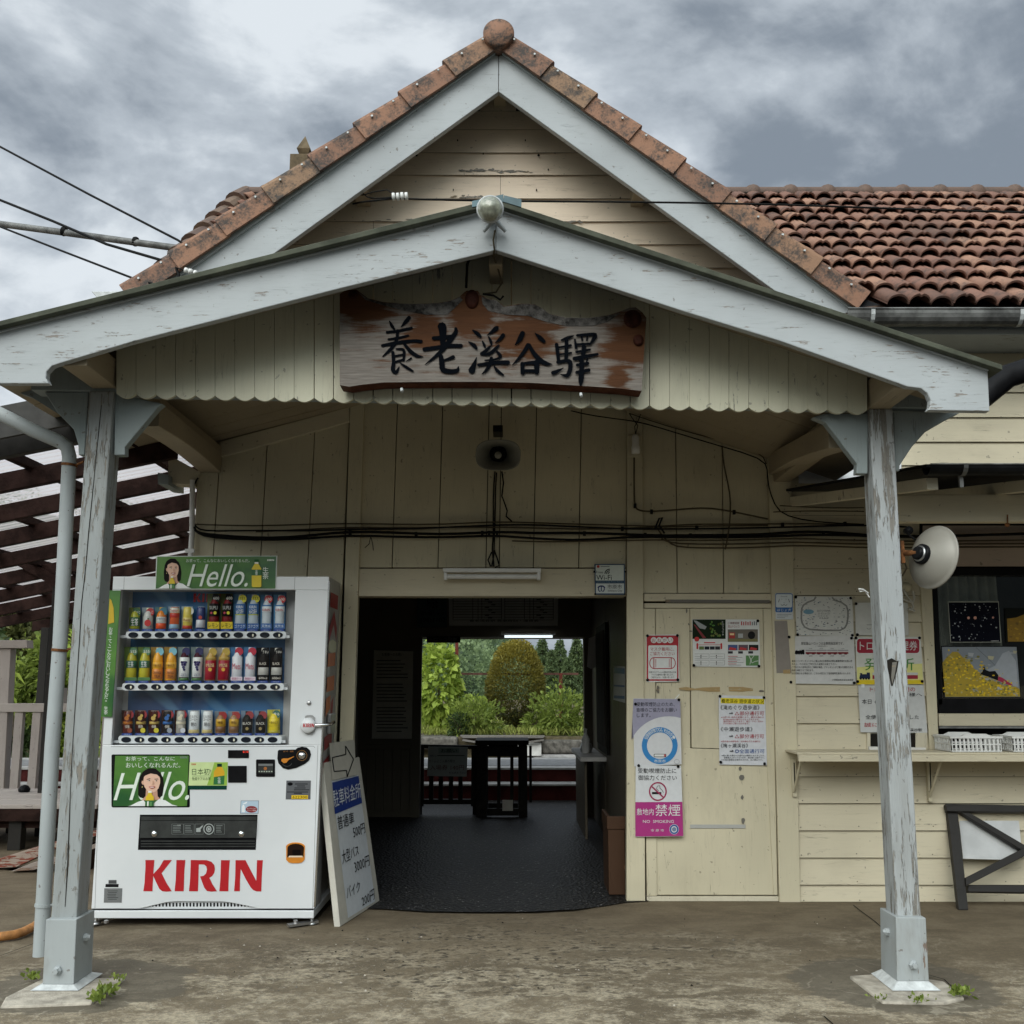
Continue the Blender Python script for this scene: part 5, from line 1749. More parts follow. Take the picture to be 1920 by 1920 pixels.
for k, s in ((4, 'left'), (5, 'right')):
    drink(1, k, 'drink_bottle', 62, 17.5, (70, 25, 40), (180, 190, 180), [(228, 228, 225), (80, 120, 70)], [(.10, .70), (.0, .08)], [('ぶどう', .14, .22, .6)], (60, 60, 110), lab=f'{s} one of two white bottles with purple grapes ' + T1, card=(150, 170, 170), badge=((40, 40, 90), ''), blob=[(.55, -3, 2.6, (45, 40, 85)), (.55, 1, 2.6, (60, 50, 100)), (.55, 4.5, 2.4, (45, 40, 85)), (.48, -2, 2.6, (60, 50, 100)), (.48, 2.5, 2.6, (40, 35, 80)), (.40, 0, 2.8, (50, 45, 95)), (.33, 1, 2.4, (40, 35, 80))])
for k, s in ((6, 'left'), (7, 'right')):
    drink(1, k, 'drink_bottle', 61, 19.5, (190, 150, 70), (215, 210, 200), [(160, 22, 40), (195, 160, 80)], [(.02, .62), (.64, .72)], [('iMUSE', .42, .52, .8)], (225, 200, 140), lab=f'{s} one of two crimson and gold bottles ' + T1, card=(190, 185, 175), badge=((190, 160, 70), ''), blob=[(.34, 0, 3.6, (220, 170, 60)), (.30, 1, 2, (160, 22, 40))])
for k, s in ((8, 'left'), (9, 'right')):
    drink(1, k, 'drink_bottle', 62, 18, (228, 228, 232), (235, 235, 240), [(226, 226, 230)], [(.1, .72)], [('Mets', .34, .52, .85)], (185, 25, 70), lab=f'{s} one of two white soda bottles with red script ' + T1, card=(80, 140, 195), badge=((185, 35, 60), ''), foot=((230, 215, 222), 7, '強炭酸ライド', (180, 40, 90)))
for k, s in ((10, 'left'), (11, 'right')):
    drink(1, k, 'drink_bottle', 61, 19, (30, 26, 24), (210, 205, 195), [(28, 22, 20), (185, 182, 175), (22, 20, 20)], [(.42, .70), (.17, .40), (.0, .16)], [('600ml', .04, .11, .8), ('BLACK', .48, .56, .7)], (225, 215, 200), lab=f'{s} one of two black coffee bottles ' + T1, card=(25, 25, 28), badge=((25, 25, 28), 'うまい'))
T1 = 'on the bottom vending shelf'
for k, nm, c, c2, bd in ((0, 'red and gold coffee can', (95, 25, 15), (190, 110, 30), (140, 60, 30)), (1, 'left brown coffee can with yellow flame', (60, 18, 15), (190, 160, 80), (205, 190, 40)), (2, 'right brown coffee can with yellow flame', (60, 18, 15), (190, 160, 80), (205, 190, 40)), (3, 'black coffee can with blue flame', (30, 28, 30), (40, 95, 160), (150, 155, 165)), (4, 'silver coffee can with pale flame', (165, 160, 150), (215, 205, 180), (205, 205, 210))):
    drink(2, k, 'drink_can', 42, 17, c, (150, 140, 130), c2, (.40, .52), [('微糖', .22, .36, .5)], (225, 215, 200), lab=nm + ' ' + T1, shape='can', card=(70, 35, 30), badge=((150, 35, 45), ''), blob=[(.66, -1, 4.2, c2), (.78, 2, 2.8, c2), (.55, 2, 2.4, c), (.12, 4.5, 4.8, bd)])
for k, s in ((5, 'left'), (6, 'right')):
    drink(2, k, 'drink_can', 42, 18, (222, 224, 224), (110, 90, 70), [(200, 180, 120)], [(.0, .16)], [('ミルクと', .68, .80, .8), ('コーヒー', .55, .66, .8), ('朝の', .30, .48, .6)], (40, 38, 36), lab=f'{s} one of two white milk coffee cans ' + T1, shape='can', card=(150, 170, 185))
for k, s in ((7, 'left'), (8, 'right')):
    drink(2, k, 'drink_bottle', 40, 17.5, (150, 110, 70), (150, 60, 45), [(200, 155, 45), (120, 85, 55)], [(.32, .66), (.05, .3)], [('特製', .42, .55, .6)], (70, 40, 20), lab=f'{s} one of two short brown and yellow coffee bottles ' + T1, card=(120, 130, 140), badge=((150, 40, 40), ''))
for k, s in ((9, 'left'), (10, 'right')):
    drink(2, k, 'drink_bottle', 41, 18, (25, 24, 24), (35, 33, 32), [(24, 23, 23)], [(.05, .66)], [('BLACK', .38, .50, .9)], (215, 210, 200), lab=f'{s} one of two short black coffee bottles ' + T1, card=(110, 130, 150), badge=((140, 45, 50), ''), blob=[(.20, 0, 3, (150, 130, 80))])
drink(2, 11, 'drink_bottle', 43, 19, (220, 195, 40), (150, 140, 60), [(225, 200, 40), (190, 175, 50)], [(.28, .62), (.02, .12)], [('午後の紅茶', .40, .52, .9)], (90, 60, 10), lab='short yellow tea bottle last on the right ' + T1, card=(190, 185, 60), badge=((50, 100, 90), '香る'))

# ---- front panel fittings
def woman(mb, pl, f, off):
    """flat printed figure for the tea advert; f maps advert units to pixels"""
    e = [0]

    def pg(pts, col):
        e[0] += 1
        mb.pp(pl, [f(x, y) for x, y in pts], ink(*col), off + 0.00035 * e[0])

    def el(cx, cy, rx, ry, col, a0=0, a1=360, rot=0):
        pts = []
        for k in range(22):
            a = math.radians(a0 + (a1 - a0) * k / (22 if a1 - a0 == 360 else 21))
            x, y = rx * math.cos(a), ry * math.sin(a)
            pts.append((cx + x * math.cos(rot) - y * math.sin(rot), cy + x * math.sin(rot) + y * math.cos(rot)))
        pg(pts, col)
    pg([(-70, 2), (-88, 40), (-98, 110), (-96, 190), (-84, 214), (-50, 226), (60, 226), (86, 200), (94, 120), (84, 50), (62, 8), (25, -28), (-25, -30), (-52, -14)], (30, 26, 25))
    pg([(-38, 120), (42, 120), (50, 205), (78, 235), (-70, 240), (-40, 205)], (196, 150, 128))
    pg([(-170, 330), (-150, 285), (-95, 252), (-55, 238), (-35, 262), (20, 268), (62, 228), (110, 240), (160, 275), (205, 330)], (232, 234, 232))
    pg([(-58, 40), (-62, 80), (-52, 125), (-28, 160), (4, 178), (32, 168), (54, 138), (64, 95), (62, 50), (45, 22), (5, 12), (-35, 20)], (226, 184, 160))
    pg([(-62, 78), (-72, 74), (-74, 95), (-62, 112), (-54, 104)], (214, 168, 144))
    pg([(-64, 50), (-50, 32), (-10, 14), (38, 24), (58, 44), (66, 76), (78, 60), (66, 12), (20, -18), (-36, -14), (-74, 22), (-76, 80)], (30, 26, 25))
    pg([(-38, 62), (-14, 55), (-6, 60), (-16, 60), (-36, 67)], (60, 42, 36))
    pg([(20, 60), (46, 58), (52, 66), (44, 63), (22, 65)], (60, 42, 36))
    el(-20, 74, 9, 3.2, (245, 240, 235))
    el(34, 77, 8.5, 3.0, (245, 240, 235))
    el(-18, 73.5, 3.8, 3.6, (35, 25, 22))
    el(36, 76.5, 3.6, 3.4, (35, 25, 22))
    pg([(-33, 72), (-20, 67), (-8, 72), (-20, 70)], (50, 34, 30))
    pg([(23, 75), (35, 70), (46, 75), (35, 73)], (50, 34, 30))
    pg([(8, 76), (14, 76), (18, 104), (8, 108), (-2, 104), (6, 100)], (206, 160, 136))
    pg([(-20, 124), (-5, 120), (8, 122), (22, 120), (30, 125), (18, 138), (4, 141), (-10, 136)], (178, 92, 84))
    pg([(-13, 126), (6, 127), (23, 126), (15, 132), (3, 133), (-7, 131)], (245, 240, 236))
    el(-68, 128, 3, 6, (210, 190, 120))
    # bottle in the hand
    pg([(-38, 212), (-24, 190), (-22, 176), (4, 176), (6, 190), (22, 212), (24, 330), (-40, 330)], (222, 190, 40))
    pg([(-22, 160), (4, 160), (4, 176), (-22, 176)], (235, 235, 225))
    pg([(-40, 240), (24, 240), (24, 300), (-40, 300)], (40, 100, 50))
    pg([(-26, 248), (-14, 248), (-14, 292), (-26, 292)], (225, 230, 215))
    pg([(-8, 252), (10, 252), (10, 290), (-8, 290)], (90, 140, 80))
    pg([(-70, 330), (-62, 312), (-30, 304), (-22, 312), (-42, 322), (-44, 330)], (226, 184, 160))


def greenmat(name, a, b_, c0, c1):
    m, nt, bs = newmat(name)
    tc = nd(nt, 'ShaderNodeTexCoord')
    n = nd(nt, 'ShaderNodeTexNoise', i_Vector=tc.outputs['Object'], i_Scale=3.2, i_Detail=3.0, i_Distortion=1.0).outputs[0]
    c = mixc(nt, ramp(nt, n, 0.32, 0.68), a, b_)
    nt.links.new(c, bs.inputs['Base Color'])
    bs.inputs['Roughness'].default_value = 0.35
    return m


AD = greenmat('tea_advert_print', (0.012, 0.085, 0.018), (0.085, 0.22, 0.03), 0, 1)
wht = ink(225, 232, 222)
# top banner
b = MB()
q = [(295, 1044), (518, 1043), (516, 1103.5), (292, 1103.5)]
BP = YP(YV - 0.004)
b.slab(BP, [(293, 1042.5), (519.5, 1042), (517.5, 1104.5), (291, 1104.5)], ink(210, 215, 210), 0, 0.006)
b.slab(BP, q, AD, 0.002, 0.004)
woman(b, BP, lambda x, y: (324 + x * 0.172, min(1103.4, 1047.5 + (y + 28) * 0.172 * 1.02 + 0)), 0.003)
b.text(BP, 'Hello.', [(352, 1058), (468, 1058), (464, 1100), (350, 1100)], wht, 0.0085, -0.004, 0.28, 4)
b.text(BP, 'お茶って、こんなにおいしくなれるんだ。', (349, 1048, 468, 1054.5), wht, 0.0085, 0.0)
bx = 481
b.pp(BP, [(bx - 9, 1066), (bx - 3.5, 1057), (bx + 3.5, 1057), (bx + 9, 1066), (bx + 9, 1099), (bx + 7, 1101), (bx - 7, 1101), (bx - 9, 1099)], ink(215, 190, 40), 0.009)
b.pp(BP, [(bx - 4, 1049), (bx + 4, 1049), (bx + 4, 1054), (bx - 4, 1054)], ink(30, 80, 40), 0.009)
b.pp(BP, [(bx - 3.6, 1054), (bx + 3.6, 1054), (bx + 3.6, 1057), (bx - 3.6, 1057)], ink(230, 230, 220), 0.009)
b.rect(BP, bx - 9, 1068, bx + 9, 1079, ink(35, 90, 45), 0.0093)
b.vtext(BP, '生茶', bx, 1068.5, 1078.5, 5, wht, 0.0096)
b.vtext(BP, '生茶', 498, 1063, 1086, 11, wht, 0.009)
kirin(b, BP, 501, 1048.5, 514, 1052, wht, 0.009)
vp(b, 'advert_banner')
# side strip
SP = YP(YV - 0.012)
b = MB()
b.slab(SP, [(205, 1107), (226, 1107), (210, 1344), (188, 1344)], AD, 0.0, 0.006)
b.pp(SP, [(205.5, 1122), (209, 1126), (213, 1140), (214, 1167), (203, 1170)], ink(200, 165, 30), 0.002)
b.vtext(SP, 'お茶って、こんなにおいしくなれるんだ。', 208, 1176, 1318, 7.2, wht, 0.002, 0.0, -9.5)
b.vtext(SP, '生茶', 198.5, 1324, 1340, 7.5, wht, 0.002)
vp(b, 'side_advert')
# window advert, lower left
b = MB()
b.rrect(VF, 209, 1414.5, 356, 1514, 3, BK, 0.0009)
b.pp(VF, [(216, 1417), (354, 1417), (350.5, 1511.5), (211.5, 1511.5)], AD, 0.0014)
fw = lambda x, y: (284 + x * 0.252 + (y - 100) * -0.01, min(1511.4, 1447 + y * 0.226 * 0.99))
b.text(VF, 'Hello.', [(216, 1450), (360, 1446), (354, 1500), (213, 1501)], wht, 0.0018, -0.004, 0.28, 4)
woman(b, VF, fw, 0.002)
b.text(VF, 'お茶って、こんなに', (236, 1418.5, 328, 1426.5), wht, 0.002, 0.004)
b.text(VF, 'おいしくなれるんだ。', (236, 1430, 338, 1439.5), wht, 0.002, 0.012)
kirin(b, VF, 338, 1418, 351, 1422, ink(120, 130, 125), 0.002)
vp(b, 'advert_window', dr_)
b = MB()
b.pp(VF, [(355.5, 1429), (427.5, 1429), (425, 1480.5), (353, 1480.5)], ink(205, 222, 160), 0.0016)
b.pp(VF, [(402, 1429.4), (427.2, 1429.4), (425.5, 1472.5), (388, 1472.5), (396, 1450)], ink(150, 185, 70), 0.0019)
b.pp(VF, [(353.3, 1473), (425.4, 1473), (425, 1480.5), (353, 1480.5)], ink(18, 60, 50), 0.0019)
b.text(VF, '日本初!', (360, 1441, 396, 1453), ink(40, 70, 40), 0.0022)
b.text(VF, '免疫ケアのお茶', (360, 1457, 395, 1463), ink(40, 70, 40), 0.0022, 0.01)
b.line(VF, [(360, 1455), (396, 1455)], .6, ink(80, 110, 70), 0.0022)
kirin(b, VF, 359, 1431.5, 367.5, 1434.5, ink(190, 60, 40), 0.0022)
b.pp(VF, [(407, 1432), (416, 1432), (416, 1438), (407, 1438)], ink(20, 55, 45), 0.0024)
b.pp(VF, [(407, 1438), (416, 1438), (421, 1447), (420, 1471), (400, 1471), (401, 1447)], ink(215, 165, 30), 0.0024)
b.pp(VF, [(401, 1457), (421, 1454), (420, 1471), (400, 1471)], ink(40, 110, 55), 0.0027)
b.vtext(VF, '生茶', 411, 1457, 1470, 6, wht, 0.003)
vp(b, 'small_advert', dr_)
b = MB()
b.srect(VF, 427.5, 1406.5, 466.5, 1421.5, BK, 0.003, 0.01)
led = plain('red_digits', (0.6, 0.03, 0.02), 0.4, emit=((1.0, 0.06, 0.03), 1.2))
b.text(VF, '0.10', (455.5, 1407.8, 465.8, 1411.6), led, 0.0036, 0.02)
vp(b, 'price_display', dr_)
b = MB()
b.rrect(VF, 427.5, 1436, 462.5, 1467.5, 1, BK, 0.003, 0.01)
vp(b, 'card_reader', dr_)
b = MB()
b.rrect(VF, 480, 1424, 515.5, 1456.5, 2, BK, 0.003, 0.012)
b.srect(VF, 484, 1432, 512, 1450, M['dark_plastic'], 0.007, 0.006)
b.rect(VF, 484.5, 1432, 511.5, 1436, ink(110, 112, 112), 0.0075)
b.ell(VF, 497.5, 1441, 3.2, 3.2, ink(160, 95, 40), 0.0078, 12)
for k in range(6):
    b.rect(VF, 485 + k * 4.6, 1445.5, 487.6 + k * 4.6, 1447.5, ink(170, 180, 165), 0.0078)
vp(b, 'note_slot', dr_)
b = MB()
pts = [(521, 1408), (523, 1406), (554, 1405.5), (558, 1402), (566, 1400), (575, 1401.5), (581, 1407), (583, 1415), (580, 1425), (572, 1432), (555, 1440), (540, 1443), (530, 1440), (522, 1431), (520, 1422)]
b.slab(VF, pts, BK, 0.004, 0.012)
b.pp(VF, [(527.5, 1427), (528, 1423.5), (531, 1422), (540, 1422), (551, 1418), (551.5, 1419), (541, 1425), (537, 1430), (532, 1431)], M['orange_plastic'], 0.008)
b.ring(VF, 566, 1416.5, 9.8, 9.8, .7, ink(150, 105, 50), 0.0048)
b.ring(VF, 538, 1428, 10, 9, .5, ink(90, 90, 90), 0.0048, 24, 20, 150)
b.text(VF, 'おつり・返却', (531.5, 1407.3, 550, 1410.5), ink(170, 110, 50), 0.0048, 0.01)
b.lathe([(0.0, 0.012), (0.014, 0.011), (0.019, 0.004), (0.021, 0.0)], VF.at(566, 1416.5, 0.004), (0, -1, 0), M['chrome'], 18)
vp(b, 'coin_slot', dr_)
b = MB()
b.pp(VF, [(537, 1463.5), (583, 1463.5), (582, 1499), (535.5, 1499)], ink(88, 90, 94), 0.0012)
b.rect(VF, 546.5, 1491, 577.5, 1498, ink(228, 190, 30), 0.0016)
b.text(VF, '622300', (548.5, 1492.3, 576, 1497), ink(25, 22, 15), 0.002, 0.02)
b.ell(VF, 544, 1470, 5, 3.2, ink(15, 15, 18), 0.0016)
for y, x0_, x1_ in ((1470, 553, 577), (1473.7, 557, 572), (1477.5, 552, 573), (1481, 551, 580), (1485, 538, 578), (1487.5, 551, 566)):
    b.rect(VF, x0_, y - .8, x1_, y + .8, ink(35, 37, 40), 0.0016)
vp(b, 'maker_plate', dr_)
b = MB()
b.pp(VF, [(451.5, 1501), (485.5, 1501), (484.5, 1525.5), (450, 1525.5)], ink(90, 95, 115), 0.0010)
b.pp(VF, [(452.3, 1501.8), (484.7, 1501.8), (483.8, 1524.7), (450.9, 1524.7)], ink(180, 200, 215), 0.0013)
b.ell(VF, 471.5, 1517.5, 11, 6.3, ink(130, 12, 22), 0.0016)
b.text(VF, 'よく冷えてから', (462.5, 1514.5, 481, 1517.5), ink(235, 215, 215), 0.002, 0.01)
b.text(VF, 'ゆっくり開栓', (464, 1518.2, 480, 1521), ink(235, 215, 215), 0.002, 0.01)
b.pp(VF, [(453.5, 1513), (455, 1509), (457.5, 1509), (459, 1513), (459, 1523), (453.5, 1523)], ink(235, 238, 240), 0.0016)
b.pp(VF, [(455, 1507), (464, 1502.5), (462, 1506.5), (457, 1508)], ink(235, 238, 240), 0.0016)
vp(b, 'notice_sticker', dr_)
# delivery flap
b = MB()
b.pp(VF, [(262.5, 1527.5), (483, 1527.5), (479.5, 1593.5), (258.5, 1593.5)], BK, 0.0015)
b.slab(VF, [(265, 1531), (481.5, 1531), (481, 1538), (264.5, 1538)], M['dark_plastic'], 0.006, 0.004)
b.slab(VF, [(264, 1539), (481, 1539), (479.5, 1571), (262, 1571)], M['dark_plastic'], 0.010, 0.008)
for y in (1576, 1581, 1586):
    b.slab(VF, [(264, y), (478, y), (478, y + 2.2), (264, y + 2.2)], M['dark_plastic'], 0.005, 0.003)
g = ink(165, 170, 168)
for x in (289, 452.5):
    b.lathe([(0.0, 0.008), (0.010, 0.007), (0.016, 0.0)], VF.at(x, 1563.5, 0.010), (0, -1, 0), M['chrome'], 14)
for x0_, x1_ in ((322, 344), (345, 364), (366, 381), (402, 421)):
    for (p, q_) in (((x0_, 1545), (x1_, 1545)), ((x1_, 1545), (x1_, 1564)), ((x1_, 1564), (x0_, 1564)), ((x0_, 1564), (x0_, 1545))):
        b.line(VF, [p, q_], .6, ink(110, 114, 112), 0.0112)
for x0_, x1_ in ((324, 341), (347, 361), (405, 418)):
    for y in (1547.5, 1550.5, 1553.5, 1556.5, 1559.5):
        b.rect(VF, x0_, y, x1_ - R.uniform(0, 4), y + 1, ink(125, 130, 128), 0.0112)
b.text(VF, '注意', (332, 1546, 339, 1549), g, 0.0115)
b.pp(VF, [(368, 1560), (368, 1553), (374, 1552), (380, 1547), (380, 1550), (376, 1555), (376, 1560)], g, 0.0112)
b.ring(VF, 391.5, 1554.5, 10, 10.3, 1.6, g, 0.0112)
b.ell(VF, 391.5, 1554.5, 5, 6, g, 0.0112)
b.ring(VF, 391.5, 1554.5, 3, 4, 1, M['dark_plastic'], 0.0116)
vp(b, 'delivery_flap', dr_)
b = MB()
pts = [(536.5, 1612)] + [(536.5, 1590)] + [(554 + 18 * math.cos(a), 1588 + 8.5 * math.sin(a)) for a in np.linspace(math.pi * 1.06, math.pi * 1.94, 9)] + [(571.5, 1590), (571, 1612), (566, 1617), (560, 1618.5), (547, 1618.5), (541, 1617)]
b.slab(VF, pts, M['orange_plastic'], 0.004, 0.01)
pts = [(538.5, 1607.5), (539, 1590.5)] + [(554.5 + 15.5 * math.cos(a), 1589.5 + 7.5 * math.sin(a)) for a in np.linspace(math.pi * 1.05, math.pi * 1.95, 9)] + [(570, 1590.5), (569, 1607.5)]
b.pp(VF, pts, ink(38, 24, 18), 0.0046)
b.pp(VF, [(542, 1604.5), (567, 1604.5), (568, 1607.5), (540.5, 1607.5)], ink(225, 205, 180), 0.005)
b.rrect(VF, 548, 1593, 564, 1603, 3, ink(18, 12, 10), 0.005)
vp(b, 'coin_return', dr_)
b = MB()
b.rect(VF, 203.5, 1650, 218.5, 1657, ink(95, 97, 98), 0.0012)
b.pp(VF, [(198, 1657.5), (222.5, 1657.5), (222, 1663.5), (197.5, 1663.5)], ink(30, 30, 32), 0.0012)
b.pp(VF, [(195.5, 1665.5), (229.5, 1665.5), (228, 1692.5), (194.5, 1692.5)], ink(110, 112, 112), 0.0012)
for k in range(6):
    b.rect(VF, 201 + R.uniform(0, 2), 1670 + k * 3.1, 216 + R.uniform(0, 7), 1671 + k * 3.1, ink(55, 57, 58), 0.0016)
for k in range(9):
    b.rect(VF, 204.5 + k * 1.5, 1651, 205.1 + k * 1.5, 1656, ink(40, 40, 42), 0.0016)
vp(b, 'rating_plate', dr_)
b = MB()
b.lathe([(0.012, 0), (0.012, 0.006), (0.008, 0.008), (0.0, 0.0085)], VF.at(579.5, 1318), (0, -1, 0), M['steel'], 14)
vp(b, 'keyhole', dr_)
b = MB()
b.slab(VF, [(572, 1343), (576, 1341), (585, 1341), (590, 1345), (590, 1372), (586, 1377), (577, 1378), (572, 1374)], M['steel'], 0.006, 0.006)
b.lathe([(0.0, 0.034), (0.036, 0.032), (0.041, 0.024), (0.041, 0.006), (0.036, 0.0)], VF.at(578.5, 1360), (0, -1, 0), W_, 22)
kirin(b, VF, 568, 1356.5, 589, 1363.5, red, 0.0355)
p0, p1 = VF.at(588, 1360, 0.016), VF.at(612, 1359, 0.016)
b.tube([p0, p1, p1 + Vector((0.02, 0.02, 0.004)), p1 + Vector((0.03, 0.06, 0.012))], 0.009, M['chrome'], 10)
vp(b, 'security_lock', dr_)
# decorated right flank
sx = [VF.at(617, 1081), VF.at(589, 1705)]


def flank(u, w):          # u depth 0..1 , w pixel height at the front edge
    y = YV + 0.04 + u * (VD - 0.05)
    z = VF.at(600, w).z
    t = (sx[0].z - z) / (sx[0].z - sx[1].z)
    return Vector((sx[0].x + (sx[1].x - sx[0].x) * t + 0.0015, y, z))


b = MB()
rd, orr, cr = ink(150, 15, 30), ink(200, 105, 35), ink(215, 215, 185)
for pts, mt in (([(.05, 1108), (.50, 1108), (.50, 1136), (.05, 1136)], rd), ([(.30, 1140), (.50, 1172), (.50, 1200), (.30, 1168), (.06, 1206), (.06, 1176)], rd),
                ([(.06, 1202), (.28, 1196), (.50, 1200), (.50, 1218), (.28, 1224), (.06, 1218)], cr), ([(.06, 1224), (.48, 1220), (.48, 1246), (.06, 1250)], orr),
                ([(.06, 1270), (.48, 1265), (.48, 1294), (.06, 1298)], orr), ([(.06, 1310), (.3, 1304), (.3, 1330), (.06, 1346)], orr), ([(.32, 1320), (.48, 1306), (.45, 1350), (.34, 1356)], rd),
                ([(.06, 1384), (.48, 1376), (.48, 1402), (.06, 1410)], rd), ([(.06, 1430), (.4, 1420), (.4, 1446), (.06, 1454)], rd)):
    b.poly([flank(u, w) for u, w in pts], mt)
vp(b, 'side_decal', cab)
b = MB()
p = flank(0.30, 1359)
b.box(p.x, p.x + 0.02, p.y - 0.07, p.y + 0.09, p.z - 0.055, p.z + 0.055, M['steel'])
vp(b, 'lock_bracket', cab, bevel=0.004)
for x, y in ((176, 1722), (583, 1722), (220, 1722), (560, 1722)):
    b = MB()
    p = VF.at(x, 1723)
    yy = YV + (0.03 if x in (176, 583) else VD - 0.08)
    zt_ = p.z + 0.01
    b.tube([(p.x, yy, 0.012), (p.x, yy, zt_)], 0.009, M['steel'], 10)
    b.lathe([(0.026, 0.0), (0.026, 0.008), (0.012, 0.014)], (p.x, yy, 0.006), (0, 0, 1), M['steel'], 12)
    f_ = vp(b, 'foot')
    if x in (176, 583):
        b = MB()
        s = -1 if x == 176 else 1
        b.prism([(p.x - 0.10 * 1, yy - 0.10, 0.010), (p.x + 0.035, yy + 0.0, 0.010), (p.x + 0.02, yy + 0.035, 0.010), (p.x - 0.12, yy - 0.06, 0.010)] if s > 0 else
                [(p.x - 0.03, yy - 0.10, 0.010), (p.x + 0.05, yy + 0.10, 0.010), (p.x + 0.015, yy + 0.11, 0.010), (p.x - 0.06, yy - 0.09, 0.010)], (0, 0, 0.012), M['steel'])
        b.lathe([(0.012, 0), (0.012, 0.014), (0.006, 0.016)], (p.x - 0.075 * s, yy - 0.055, 0.022), (0, 0, 1), M['steel'], 6, False)
        vp(b, 'anchor_plate', f_)

# ================================================================== parking tariff board leaning by the machine
q0, q1 = G(640, 1737), G(711, 1691)
pt = P(606, 1432, q0.y + 0.08)
TB = PL(q0, (q1 - q0).cross(pt - q0))
root = thing('tariff_board', q0, 'white leaning board listing parking charges beside the vending machine', 'sign')
fr_ = [(606, 1430), (674, 1419.5), (712, 1690), (638, 1738)]
f3 = [TB.at(*p) for p in fr_]
b = MB()
b.prism(f3, TB.n * -0.035, M['paper_old'])
part(b, 'panel', root, bevel=0.004)
b = MB()
inn = [(621.5, 1464), (671.5, 1453), (703.5, 1690), (652.5, 1721.5)]
b.pp(TB, inn, ink(205, 210, 215), 0.002)
S = lambda pts: [(590 + x / 4.8, 1360 + y / 4.8) for x, y in pts]
b.pp(TB, S([(158, 515), (396, 455), (428, 698), (183, 800)]), ink(28, 55, 130), 0.004)
tw, tb_ = ink(215, 220, 225), ink(22, 22, 26)
b.text(TB, '駐車料金所', S([(160, 585), (408, 510), (418, 648), (178, 740)]), tw, 0.006, 0.012)
b.text(TB, '普通車', S([(200, 820), (350, 775), (358, 880), (215, 945)]), tb_, 0.005, 0.012)
b.text(TB, '500円', S([(342, 915), (448, 875), (458, 965), (352, 1020)]), tb_, 0.005, 0.004)
b.text(TB, '大型バス', S([(242, 1125), (392, 1075), (400, 1165), (252, 1255)]), tb_, 0.005, 0.008)
b.text(TB, '3000円', S([(352, 1225), (490, 1165), (496, 1260), (366, 1335)]), tb_, 0.005, 0.004)
b.text(TB, 'バイク', S([(284, 1450), (405, 1400), (412, 1490), (292, 1565)]), tb_, 0.005, 0.008)
b.text(TB, '200円', S([(420, 1545), (535, 1465), (540, 1565), (432, 1635)]), tb_, 0.005, 0.004)
part(b, 'printed_face', root)
b = MB()
ar = S([(132, 160), (360, 130), (362, 452), (386, 440), (160, 500), (140, 350)])
b.pp(TB, S([(132, 160), (360, 130), (372, 445), (160, 495)]), M['paper_old'], 0.007)
ap = S([(158, 290), (280, 262), (278, 185), (350, 305), (292, 465), (288, 405), (175, 415), (158, 290)])
for a, c in zip(ap, ap[1:]):
    b.line(TB, [a, c], 1.8, tb_, 0.009)
part(b, 'arrow_paper', root)
for (x0_, y0_), (x1_, y1_) in (((606, 1430), (640, 1738)),):
    pass
# ================================================================== notices on the walls
bk_, rdk, blu, wh_ = ink(22, 22, 24), ink(165, 22, 36), ink(35, 80, 140), ink(215, 217, 215)


def pins(b, pl, pts, off=0.004):
    for x, y in pts:
        b.lathe([(0.0, 0.006), (0.008, 0.005), (0.009, 0.0)], pl.at(x, y, off), (0, -1, 0), M['black_plastic'], 10)


def notice(name, pts, label, paper, base=0.012, cat='notice', group='notices on the station wall'):
    """a sheet pinned to the boards; returns its mesh builder and the plane it is drawn on"""
    b = MB()
    pl = YP(YW - base)
    b.slab(pl, pts, paper, 0.0, 0.002)
    return b, pl, lambda: tag(b.build(name), label, cat, group)


# mask notice
b, pl, done = notice('mask_notice', [(1211.5, 1190.5), (1272.5, 1189.5), (1274, 1278), (1212, 1279)], 'red bordered notice with a drawn face mask, pinned high on the door', wh_)
b.rrect(pl, 1212.5, 1191.5, 1272, 1276.5, 2, rdk, 0.0012)
b.rrect(pl, 1215.5, 1210, 1269.5, 1273.5, 2.5, wh_, 0.0022)
for i, ch in enumerate('おねがい'):
    cx = 1225.8 + i * 10.3
    b.ell(pl, cx, 1200.3, 5.6, 5.6, wh_, 0.0022 + 0.0002 * i, 16)
    b.text(pl, ch, (cx - 3.6, 1196.8, cx + 3.6, 1203.8), rdk, 0.0036, 0.012)
b.text(pl, 'マスク着用に、', (1219.5, 1213.5, 1264, 1220.5), rdk, 0.003, 0.006)
b.text(pl, 'ご協力ください', (1218.8, 1222, 1265, 1229), rdk, 0.003, 0.006)
for p, q in (((1226, 1233), (1259, 1233)), ((1225.5, 1253.5), (1259, 1253.5)), ((1226, 1233), (1226, 1253.5)), ((1258.5, 1233), (1258.5, 1253.5))):
    b.line(pl, [p, q], 1.6, rdk, 0.003)
b.ring(pl, 1226, 1243.2, 8.5, 10.8, 1.5, rdk, 0.0028, 20, 90, 270)
b.ring(pl, 1258.5, 1243.2, 8.5, 10.8, 1.5, rdk, 0.0028, 20, -90, 90)
for k in range(8):
    b.rect(pl, 1228.5, 1236 + k * 2, 1230.5, 1237 + k * 2, rdk, 0.003)
    b.rect(pl, 1254, 1236 + k * 2, 1256, 1237 + k * 2, rdk, 0.003)
for i, t in enumerate(('新型コロナウィルス感染拡大防止の為', 'マスクの着用をお願い致します。', 'ご協力をよろしくお願い致します。')):
    b.text(pl, t, (1217.5 + (0, 4, 3)[i], 1258.5 + i * 4.8, 1267.5 - (0, 4, 3)[i], 1262 + i * 4.8), bk_, 0.003, 0.012)
